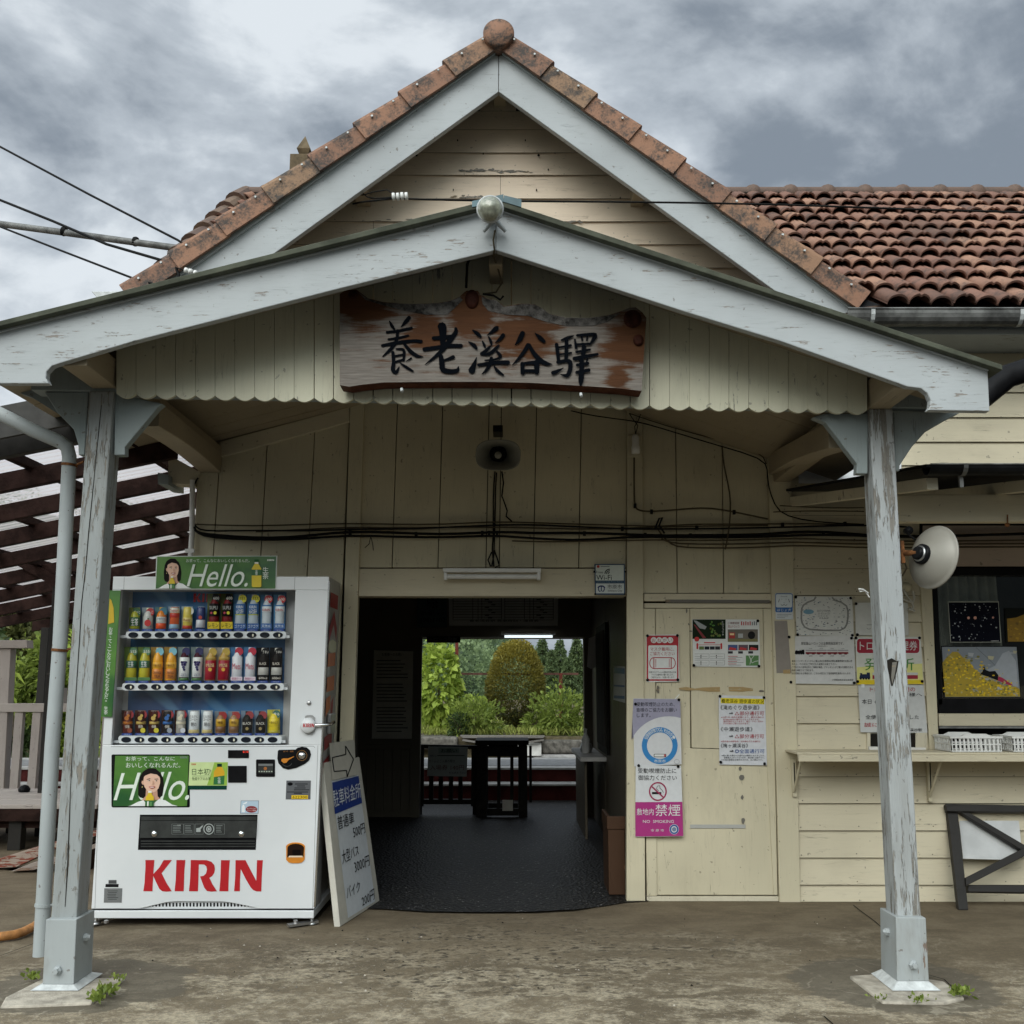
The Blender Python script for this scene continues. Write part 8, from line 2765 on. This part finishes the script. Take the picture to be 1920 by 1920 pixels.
# grass verge
rg = np.random.default_rng(9)
n = 16000
px_ = np.where(np.arange(n) < 6000, rg.uniform(-6, 8, n), rg.uniform(-18, 10, n))
py_ = np.where(np.arange(n) < 6000, rg.uniform(17.75, 20.5, n), rg.uniform(17.75, 26, n))
gz = ZG + 0.02 + 0.0 * px_
gp_ = [(np.array([px_[i], py_[i], gz[i] - 0.06]), np.array([0, 0, 1.0])) for i in range(n)]
tag(leaves('grass', M['grass'], gp_, 0.20, None, 0.8, 10, 0.10, 0.25), None, None, kind='stuff')
b = MB()
b.box(-60, 60, 17.72, 60, ZG - 0.6, ZG - 0.05, M['soil'])
tag(b.build('garden_soil'), None, None, kind='structure')
# red steel frame
root = thing('red_steel_frame', P(856, 1372, 19.6), 'rusty red steel post and rail frame behind the shrubs', 'frame')
FR = YP(19.6)
for x, y0_, y1_, w in ((856.5, 1196, 1372, 3), (1051.5, 1262, 1372, 3)):
    b = MB()
    b.srect(FR, x - w, y0_, x + w, y1_, M['red_iron'], 0, 0.06)
    part(b, 'post', root)
b = MB()
b.srect(FR, 859.6, 1261.5, 1048.4, 1265.5, M['brown_iron'], -0.01, 0.05)
part(b, 'rail', root)
b = MB()
b.srect(FR, 1054.6, 1261.5, 1085, 1265.5, M['brown_iron'], -0.01, 0.05)
part(b, 'rail', root)
# planks and white boards along the far track edge
b = MB()
WB = YP(17.44)
b.slab(WB, [(905, 1392), (1015, 1393), (1015, 1417), (905, 1417)], M['white_board'], 0, 0.03)
tag(b.build('white_boarding'), 'white boarding below the planks on the far side of the track', 'boards')
for k, pts in enumerate((((862, 1379.5), (1022, 1380.5), (1018, 1384), (868, 1384)), ((868, 1386), (900, 1391), (898, 1394), (866, 1389)), ((985, 1391), (1020, 1386), (1020, 1389), (988, 1394)))):
    b = MB()
    b.slab(YP(17.42 - 0.03 * k), list(pts), M['plank_grey'], 0, 0.3 if k == 0 else 0.05)
    tag(b.build('loose_plank'), ('long flat plank lying on the far platform edge', 'short plank tilted below the left end of the long plank', 'short plank tilted below the right end of the long plank')[k], 'plank', 'planks by the far track edge')
# house beyond
root = thing('tiled_house', P(870, 1360, 42), 'house with a dull red tiled roof and ochre wall behind the shrubs', 'house')
HH = YP(42)
b = MB()
b.slab(HH, [(800, 1345), (1010, 1345), (1010, 1400), (800, 1400)], M['ochre_wall'], 0, 4)
part(b, 'wall', root)
b = MB()
a0_, a1_ = HH.at(790, 1346, 0.4), HH.at(905, 1346, 0.4)
r0_, r1_ = P(800, 1328, 45), P(895, 1328, 45)
b.prism([a0_, a1_, a1_ + Vector((0, 0, .12)), a0_ + Vector((0, 0, .12))], (0, 0.3, 0), M['rubble'])
b.loft([[a0_, a1_], [r0_, r1_]], M['rubble'], False, False, False)
part(b, 'roof', root)
# ------------------------------------------------------------------ hills
def hill(name, x0, x1, y0, y1, nx_, ny_, fz, mat):
    b = MB()
    V_, F_ = [], []
    for j in range(ny_):
        for i in range(nx_):
            x = x0 + (x1 - x0) * i / (nx_ - 1)
            y = y0 + (y1 - y0) * j / (ny_ - 1)
            V_.append((x, y, fz(x, y)))
    for j in range(ny_ - 1):
        for i in range(nx_ - 1):
            k = j * nx_ + i
            F_.append([k, k + 1, k + nx_ + 1, k + nx_])
    b.add(V_, F_, mat, True)
    return tag(b.build(name), None, None, kind='structure')


M['hill_soil'] = plain('hill_undergrowth', (0.03, 0.042, 0.022), 0.95, var=0.4, scale=0.3)


def hz(x, y):
    t = min(1, max(0, (y - 48) / 90))
    k_ = min(1, max(0, (3 - x) / 14))
    ridge = 0.6 + 19 * k_ * k_ * (3 - 2 * k_) + 0.05 * abs(x) + 1.2 * math.sin(x * 0.17)
    return -0.8 + (ridge + 0.8) * (t * t * (3 - 2 * t))


hill('hillside', -130, 130, 45, 150, 50, 24, hz, M['hill_soil'])
# woods on the slopes: far canopy as one mass, nearer trees one by one
pts = []
rg = np.random.default_rng(21)
crowns = []
for k in range(520):
    y = rg.uniform(64, 136)
    x = y * (rg.uniform(-0.17, 0.15) if k < 340 else rg.uniform(-0.64, -0.30))
    crowns.append((x, y, hz(x, y) + (1.2 if x < 1 else 0.3), rg.uniform(1.7, 3.2) * (1 if x < 1 else 0.62)))
for k, (x, y, z, r_) in enumerate(crowns):
    pts += blobpts((x, y, z), (r_, r_, r_ * 0.95), 380 if k < 340 else 150, 100 + k, 0.75, 0.2)
tn = []
for k in range(len(crowns)):
    t0 = rg.uniform(0.0, 1.0)
    tn += [t0] * (380 if k < 340 else 150)
tag(leaves('hillside_wood', M['leaf_hill'], pts, 0.30, None, 0.35, 22, 0.75, 0.1, tints=tn), None, None, kind='stuff')


def cedar(x, Y, top, base, w, lab, k):
    root = thing('cedar_tree', P(x, base, Y), lab, 'tree', 'conifers beyond the track')
    zt, zb = P(x, top, Y).z, P(x, base, Y).z
    cx = P(x, (top + base) / 2, Y).x
    r_ = w / F * Y / 2
    rg = np.random.default_rng(300 + k)
    n = 7500
    t = rg.uniform(0, 1, n) ** 0.7
    a = rg.uniform(0, 6.28, n)
    tier = 0.75 + 0.25 * np.sin(t * 42 + 2 * np.sin(a * 3))
    rad = r_ * (0.05 + t ** 0.75) * (0.45 + 0.55 * rg.uniform(0, 1, n)) * tier
    pts = [(np.array([cx + rad[i] * math.cos(a[i]), Y + rad[i] * math.sin(a[i]), zt - (zt - zb) * t[i] * 0.95]), np.array([math.cos(a[i]), math.sin(a[i]), -0.1])) for i in range(n)]
    leaves('crown', M['leaf_cedar'], pts, r_ * 0.16, root, 0.0, 310 + k, 0.45, 0.3)
    trunk('trunk', root, [Vector((cx, Y, zb - 0.3)), Vector((cx, Y, zb + (zt - zb) * .5)), Vector((cx, Y, zt - 0.2))], r_ * 0.10, r_ * 0.02)


for k, (x, Y, t, b_, w, lab) in enumerate([(1017, 62, 1198, 1330, 70, 'dark conifer left of the gap of sky above the far hill'), (1050, 66, 1199, 1330, 64, 'dark conifer right of the gap of sky above the far hill'), (1082, 58, 1196, 1330, 76, 'dark conifer at the right edge of the platform doorway'), (1034, 52, 1218, 1335, 52, 'lighter conifer standing in front of the dark pair'), (1066, 50, 1232, 1340, 60, 'shorter conifer low on the right of the platform doorway')]):
    cedar(x, Y, t, b_, w, lab, k)


def bushtree(name, x0, x1, y0, y1, Y, mat, n, sz, lab, k, cat='tree', grp='trees beyond the left yard', lump=0.4, shell=0.35):
    root = thing(name, Vector((P((x0 + x1) / 2, y1, Y).x, Y, 0.0)), lab, cat, grp)
    c = P((x0 + x1) / 2, (y0 + y1) / 2, Y)
    rx, rz = (x1 - x0) / 2 / F * Y, (y1 - y0) / 2 / F * Y
    pts = []
    rg = np.random.default_rng(400 + k)
    for q in range(9):
        d = rg.uniform(-0.6, 0.6, 3)
        pts += blobpts((c.x + d[0] * rx, c.y + d[1] * rx, c.z + d[2] * rz), (rx * .5, rx * .5, rz * .5), n // 9, 410 + 10 * k + q, shell, lump)
    leaves('crown', M[mat], pts, sz, root, 0.2, 420 + k, 0.4, 0.3)
    trunk('trunk', root, [Vector((c.x, c.y, 0.3 if Y < 17 else ZG - 0.2)), Vector((c.x + 0.05, c.y, c.z - rz * .3)), Vector((c.x, c.y, c.z + rz * .3))], 0.07, 0.02)
    for q in range(3):
        d = rg.uniform(-0.7, 0.7, 3)
        trunk('limb', root, [Vector((c.x + 0.02, c.y, c.z - rz * .4)), Vector((c.x + d[0] * rx, c.y + d[1] * rx, c.z + abs(d[2]) * rz))], 0.03, 0.008)


ZL = ZG
bushtree('olive_tree', -60, 90, 1070, 1290, 24, 'leaf_olive', 5200, 0.26, 'olive brown tree rising above the deck railing', 0)
bushtree('olive_tree', 60, 230, 1080, 1300, 27, 'leaf_olive', 5200, 0.28, 'dull green tree behind the left porch post', 1)
bushtree('olive_tree', -170, 20, 1150, 1330, 20, 'leaf_dark', 4000, 0.22, 'dark brownish tree low at the left picture edge', 2)
bushtree('willowy_bush', 30, 122, 1165, 1420, 14.6, 'leaf_mid', 3600, 0.15, 'leafy bush with long pale shoots behind the railing', 3, 'bush', 'bushes behind the deck railing', 0.5, 0.2)
bushtree('willowy_bush', -60, 50, 1240, 1430, 14.9, 'leaf_bright', 2200, 0.13, 'yellow green bush low behind the railing', 4, 'bush', 'bushes behind the deck railing', 0.5, 0.2)
bushtree('willowy_bush', 115, 210, 1180, 1440, 14.7, 'leaf_bright', 2600, 0.13, 'bright green bush behind the rain pipe', 5, 'bush', 'bushes behind the deck railing', 0.5, 0.2)
bushtree('willowy_bush', -80, 70, 1350, 1440, 14.2, 'leaf_dark', 1800, 0.12, 'dark low bush behind the balusters of the railing', 6, 'bush', 'bushes behind the deck railing', 0.5, 0.2)
for k in range(3):
    x, y = ((108, 1172), (22, 1205), (84, 1230))[k]
    root = thing('tall_shoot', P(x, 1330, 13.9), ('tallest pale shoot beside the rain pipe', 'pale shoot rising above the railing cap', 'pale shoot between railing cap and rain pipe')[k], 'plant', 'pale shoots behind the railing')
    p0, p1 = P(x + 3, 1380, 13.9), P(x, y, 13.9)
    pts = [(np.array(p0.lerp(p1, t)), np.array([math.cos(t * 40), math.sin(t * 40) * .6, 0.3])) for t in np.linspace(0.35, 1, 26)]
    leaves('leaves', M['leaf_bright'], pts, 0.16, root, 0.2, 500 + k, 0.28, 0.5)
    trunk('stem', root, [p0, p0.lerp(p1, .5), p1], 0.012, 0.004)
b = MB()
b.tube([P(-20, 1146, 14.2), P(60, 1149, 14.0), P(210, 1154, 13.8)], 0.008, M['zinc'], 6)
tag(b.build('yard_wire'), 'thin pale wire across the trees behind the railing', 'wire')

# ================================================================== yard left of the station
root = thing('pergola', (-3.6, 5.0, 0), 'dark timber pergola roofed with corrugated plastic beside the station', 'pergola')
zr = lambda x: 2.60 + 0.205 * (x + 2.0)
xL, xRt = -5.6, -2.02
DT = M['dark_timber']
for k, Y in enumerate((5.35, 6.0, 6.7, 7.4, 8.15, 8.9, 9.65, 10.4, 11.2, 12.0)):
    b = MB()
    hgt = 0.115
    b.prism([(xL, Y, zr(xL)), (xRt, Y, zr(xRt)), (xRt, Y, zr(xRt) + hgt), (xL, Y, zr(xL) + hgt)], (0, 0.055, 0), M['awning_grey'] if k == 0 else DT)
    part(b, 'rafter', root, bevel=0.003)
for k, x in enumerate(np.arange(xL + 0.2, xRt, 0.62)):
    b = MB()
    z = zr(x) + 0.117
    b.box(x, x + 0.055, 5.30, 12.1, z, z + 0.05, DT)
    part(b, 'purlin', root)
b = MB()
n = 330
ya_, yb2_ = 5.22, 12.15
xs_ = np.linspace(xL, xRt, 8)
V_, F_ = [], []
for j in range(n):
    y = ya_ + (yb2_ - ya_) * j / (n - 1)
    for x in xs_:
        V_.append((x, y, zr(x) + 0.20 + 0.011 * math.sin(j * math.pi / 2.0)))
for j in range(n - 1):
    for i in range(7):
        k = j * 8 + i
        F_.append([k, k + 1, k + 9, k + 8])
b.add(V_, F_, M['panel'], True)
part(b, 'roof_panel', root)
b = MB()
b.prism([(xL, 5.185, zr(xL) + 0.05), (xRt, 5.185, zr(xRt) + 0.05), (xRt, 5.185, zr(xRt) + 0.225), (xL, 5.185, zr(xL) + 0.225)], (0, 0.025, 0), M['awning_grey'])
part(b, 'fascia', root)
for (x, Y) in ((-3.955, 8.9), (-5.4, 8.9), (-3.05, 11.9), (-5.4, 11.9)):
    b2 = MB()
    b2.box(x - 0.045, x + 0.045, Y, Y + 0.09, 0.0, zr(x) - 0.002, M['black_timber'])
    part(b2, 'post', root, bevel=0.004)
b = MB()
q0_, q1_ = P(-40, 1020, 8.85), P(110, 1104, 8.85)
b.prism([q0_, q1_, q1_ + Vector((0, 0, .09)), q0_ + Vector((0, 0, .09))], (0, 0.06, 0), DT)
part(b, 'brace', root)
b = MB()
b.box(-5.4, -3.05, 11.9, 11.96, 2.0, 2.14, DT)
b.box(-4.6, -3.3, 11.85, 11.895, 1.93, 2.0, DT)
part(b, 'beam', root)

root = thing('deck_railing', (P(60, 1480, 10.2).x, 10.2, 0), 'silver grey timber deck railing in the yard left of the station', 'railing')
DRL = YP(10.2)
b = MB()
b.slab(DRL, [(-60, 1201), (50, 1200), (51, 1215), (-60, 1216)], M['silver_timber'], 0.02, 0.14)
part(b, 'cap_beam', root, bevel=0.004)
b = MB()
b.slab(DRL, [(-6, 1216), (20, 1216), (6, 1490), (-18, 1490)], M['silver_timber_v'], 0.0, 0.12)
part(b, 'post', root, bevel=0.004)
b = MB()
b.slab(DRL, [(-60, 1319), (190, 1319), (190, 1335), (-60, 1335)], M['silver_timber'], 0.01, 0.10)
part(b, 'rail', root, bevel=0.003)
b = MB()
b.slab(DRL, [(-60, 1482), (190, 1482), (190, 1492), (-60, 1492)], M['silver_timber'], -0.02, 0.10)
part(b, 'rail', root, bevel=0.003)
for k in range(8):
    x = 28 + k * 33 - 33
    if x < 10:
        continue
    b = MB()
    b.slab(DRL, [(x, 1336), (x + 15, 1336), (x + 4, 1482), (x - 11, 1482)], M['silver_timber_v'], 0.0, 0.06)
    part(b, 'baluster', root)
b = MB()
b.slab(DRL, [(113, 1290), (120, 1290), (119, 1319), (113, 1319)], M['silver_timber_v'], 0, 0.08)
b.slab(DRL, [(-60, 1492.5), (190, 1492.5), (190, 1500), (-60, 1500)], M['dark_timber'], 0, 0.1)
for x in (-40, 60, 150):
    p = DRL.at(x, 1500)
    b.box(p.x, p.x + 0.09, 10.22, 10.31, 0, p.z, M['dark_timber'])
part(b, 'stub_post', root)
# slatted table
root = thing('deck_table', (P(30, 1590, 8.4).x, 8.6, 0), 'low slatted timber table with grey boards behind the rain pipe', 'table')
Yt = 8.1
zt_ = P(60, 1508, Yt).z
xa = -5.4
xb = P(182, 1500, Yt).x
for k in range(7):
    b = MB()
    y = Yt + k * 0.17
    b.box(xa, xb, y, y + 0.164, zt_ - 0.035, zt_ + R.uniform(-.003, .003), M['silver_timber'])
    part(b, 'slat', root, bevel=0.004)
b = MB()
b.box(xa, xb, Yt - 0.002, Yt + 0.045, zt_ - 0.125, zt_ - 0.037, M['dark_timber'])
b.box(xa, xb, Yt + 1.1, Yt + 1.15, zt_ - 0.125, zt_ - 0.037, M['dark_timber'])
b.box(xa, xb, Yt + 0.1, Yt + 0.16, 0.16, 0.24, M['dark_timber'])
part(b, 'frame_rail', root)
for px in (24, 150, -90):
    x = P(px, 1560, Yt).x
    for y in (Yt + 0.05, Yt + 0.98):
        b = MB()
        b.box(x - 0.06, x + 0.04, y, y + 0.09, 0.0, zt_ - 0.128, M['black_timber'])
        part(b, 'leg', root, bevel=0.004)
b = MB()
b.lathe([(0.0, 0), (0.045, 0.0), (0.05, 0.02), (0.03, 0.05), (0.0, 0.06)], (P(46, 1475, Yt + 0.9).x, Yt + 0.9, zt_ + 0.003), (0, 0, 1), M['black_plastic'], 12)
tag(b.build('black_pot'), 'small black pot on the slatted table', 'pot')
# broken red plank
b = MB()
q = [P(-40, 1622, 7.3), P(62, 1590, 7.3), P(185, 1556, 7.3), P(185, 1566, 7.3), P(100, 1592, 7.3), P(60, 1612, 7.3), P(30, 1626, 7.3), P(-40, 1630, 7.3)]
b.prism(q, (0, 0.14, 0), paint('red_plank_paint', (0.20, 0.06, 0.04), 'x', peel=0.75, wood=(0.36, 0.29, 0.24), dirt=0.3))
tag(b.build('broken_plank', bevel=0.004), 'splintered plank with old red paint lying across behind the rain pipe', 'plank', 'planks in the yard')
b = MB()
q = [P(20, 1634, 7.2), P(60, 1618, 7.2), P(110, 1606, 7.2), P(185, 1580, 7.2), P(185, 1588, 7.2), P(110, 1618, 7.2), P(60, 1632, 7.2)]
b.prism(q, (0, 0.10, 0), paint('grey_plank_wood', (0.30, 0.25, 0.22), 'x', peel=0.6, wood=(0.22, 0.14, 0.10), dirt=0.3))
tag(b.build('broken_plank', bevel=0.003), 'shorter grey splintered plank just below the red one', 'plank', 'planks in the yard')
root = thing('plank_trestle', (P(160, 1640, 7.3).x, 7.3, 0), 'dark trestle carrying the splintered planks, behind the left post', 'trestle')
for px in (-20, 30, 165):
    b = MB()
    t = P(px, 1625 if px < 100 else 1575, 7.36)
    b.box(t.x - 0.04, t.x + 0.04, 7.30, 7.40, 0.0, t.z - 0.02, M['dark_timber'])
    part(b, 'leg', root)
b = MB()
b.tube([G(-420, 1800, .02), G(-200, 1782, .02), G(-60, 1762, .02), G(0, 1756, .02), G(25, 1753, .02), G(42, 1748, .02), G(62, 1738, .02), G(75, 1728, .02)], 0.022, M['orange_hose'], 10)
tag(b.build('orange_hose'), 'short orange pipe lying on the ground beside the rain pipe', 'hose')

# ================================================================== right-hand foreground things
q0, q1 = G(1805, 1706), G(1990, 1706)
LT = P(1785, 1512, YW - 0.03)
LP = PL(q0, (q1 - q0).cross(LT - q0))
root = thing('trestle_frame', q0, 'dark braced timber frame leaning on the weatherboards under the shelf', 'frame')
BT = M['black_timber']
for nm, pts, off in (('stile', [(1776, 1513), (1795, 1513), (1816, 1706), (1798, 1706)], 0.0), ('rail', [(1773, 1507), (1990, 1511), (1990, 1524), (1776, 1521)], 0.03), ('brace', [(1796, 1520), (1812, 1520), (1935, 1592), (1935, 1607), (1926, 1600)], 0.012),
                     ('brace', [(1811, 1645), (1935, 1582), (1935, 1598), (1812, 1661)], 0.02), ('rail', [(1815, 1659), (1990, 1660), (1990, 1675), (1816, 1672)], -0.012)):
    b = MB()
    b.prism([LP.at(x, y, off) for x, y in pts], LP.n * -0.04, BT)
    part(b, nm, root, bevel=0.003)
b = MB()
b.prism([LP.at(x, y, -0.045) for x, y in ((1797, 1525), (1909, 1525), (1917, 1606), (1884, 1612), (1806, 1610))], LP.n * -0.015, plain('pale_sheet', (0.50, 0.51, 0.51), 0.5, var=0.12, scale=6))
tag(b.build('grey_sheet'), 'pale grey sheet propped behind the leaning dark frame', 'sheet')
zsf = P(1700, 1411, 6.0).z
for k, (px0, px1) in enumerate(((1768, 1878), (1884, 1990))):
    root = thing('plastic_basket', P((px0 + px1) / 2, 1410, 6.1), ('white openwork plastic basket on the shelf nearest the post', 'white openwork plastic basket cut by the right picture edge')[k], 'basket', 'baskets on the counter shelf')
    x0_, x1_ = P(px0 + (38 if k == 0 else 16), 1400, 6.02).x, P(px1, 1400, 6.02).x
    if k == 0:
        x0_ = P(1800, 1400, 6.02).x
    ya_, yb2_ = 6.02, 6.25
    zb_, zt_ = zsf + 0.003, zsf + 0.100
    xs0 = x0_ - (0.05 if k == 0 else 0)
    b = MB()
    WPm = M['white_plastic']
    m_ = 12
    for y in (ya_, yb2_):
        for j in range(m_):
            xa, xb = xs0 + (x1_ - xs0) * j / m_, xs0 + (x1_ - xs0) * (j + 0.42) / m_
            b.box(xa, xb, y, y + 0.004, zb_, zt_ - 0.022, WPm)
        for zz_ in (zb_, zb_ + 0.038):
            b.box(xs0, x1_, y - 0.001, y + 0.005, zz_, zz_ + 0.007, WPm)
    for x in (xs0, x1_ - 0.004):
        for j in range(9):
            yy = ya_ + (yb2_ - ya_) * j / 9
            b.box(x, x + 0.004, yy, yy + 0.014, zb_, zt_ - 0.022, WPm)
        for zz_ in (zb_, zb_ + 0.038):
            b.box(x - 0.001, x + 0.005, ya_, yb2_, zz_, zz_ + 0.007, WPm)
    b.box(xs0, x1_, ya_, yb2_, zb_, zb_ + 0.003, WPm)
    part(b, 'lattice_side', root)
    b = MB()
    xm0, xm1 = xs0 + (x1_ - xs0) * .3, xs0 + (x1_ - xs0) * .7
    for y in (ya_ - 0.008, yb2_ - 0.004):
        b.prism([(xs0 - .006, y, zt_ - 0.022), (x1_ + .006, y, zt_ - 0.022), (x1_ + .006, y, zt_ - 0.010), (xm1 + .03, y, zt_ - 0.010), (xm1, y, zt_ + 0.004), (xm0, y, zt_ + 0.004), (xm0 - .03, y, zt_ - 0.010), (xs0 - .006, y, zt_ - 0.010)], (0, 0.014, 0), WPm)
    for x in (xs0 - 0.006, x1_ - 0.006):
        b.box(x, x + 0.012, ya_ + 0.007, yb2_ - 0.005, zt_ - 0.022, zt_ - 0.010, WPm)
    part(b, 'rim', root)
# weeds at the post footings
for k, (px, py, n, sz, lab) in enumerate([(196, 1862, 60, 0.045, 'small leafy weed at the corner of the left post footing'), (182, 1876, 34, 0.04, 'flat weed in front of the left post footing'), (56, 1834, 24, 0.04, 'weed sprouting behind the left post footing'), (222, 1838, 30, 0.025, 'tuft of moss at the back corner of the left footing'),
                                          (1800, 1862, 70, 0.035, 'mossy weed at the right corner of the right post footing'), (1722, 1876, 40, 0.025, 'mossy tuft in front of the right post footing'), (1645, 1872, 18, 0.022, 'tiny moss patch at the left of the right post footing')]):
    c = G(px, py, 0.02)
    rg = np.random.default_rng(600 + k)
    pts = []
    for i in range(n):
        dx, dy = rg.normal(0, 0.018, 2)
        pts.append((np.array([c.x + dx, c.y + dy * 0.7, 0.015 + abs(rg.normal(0, 0.012))]), np.array([dx * 12, dy * 12, 0.5])))
    tag(leaves('weed', M['leaf_mid'], pts, sz * 0.75, None, 0.3, 610 + k, 0.6, 0.1), lab, 'weed', 'weeds at the post footings')
# scattered grit and dry leaves on the paving
b = MB()
for k in range(150):
    x, y = R.uniform(-1.7, 1.8), R.uniform(4.3, 5.9)
    s = R.choice([0.003, 0.004, 0.005, 0.007])
    a = R.uniform(0, 6.28)
    q = [Vector((x + s * R.uniform(.6, 1.2) * math.cos(a + t), y + s * R.uniform(.6, 1.2) * math.sin(a + t), 0.003)) for t in (0, 1.3, 2.4, 3.6, 4.9)]
    b.add(q + [Vector((x, y, 0.003 + s * 0.8))], [[0, 1, 5], [1, 2, 5], [2, 3, 5], [3, 4, 5], [4, 0, 5]], R.choice([M['dark_gap'], M['stone'], M['concrete']]))
tag(b.build('grit'), None, None, kind='stuff')
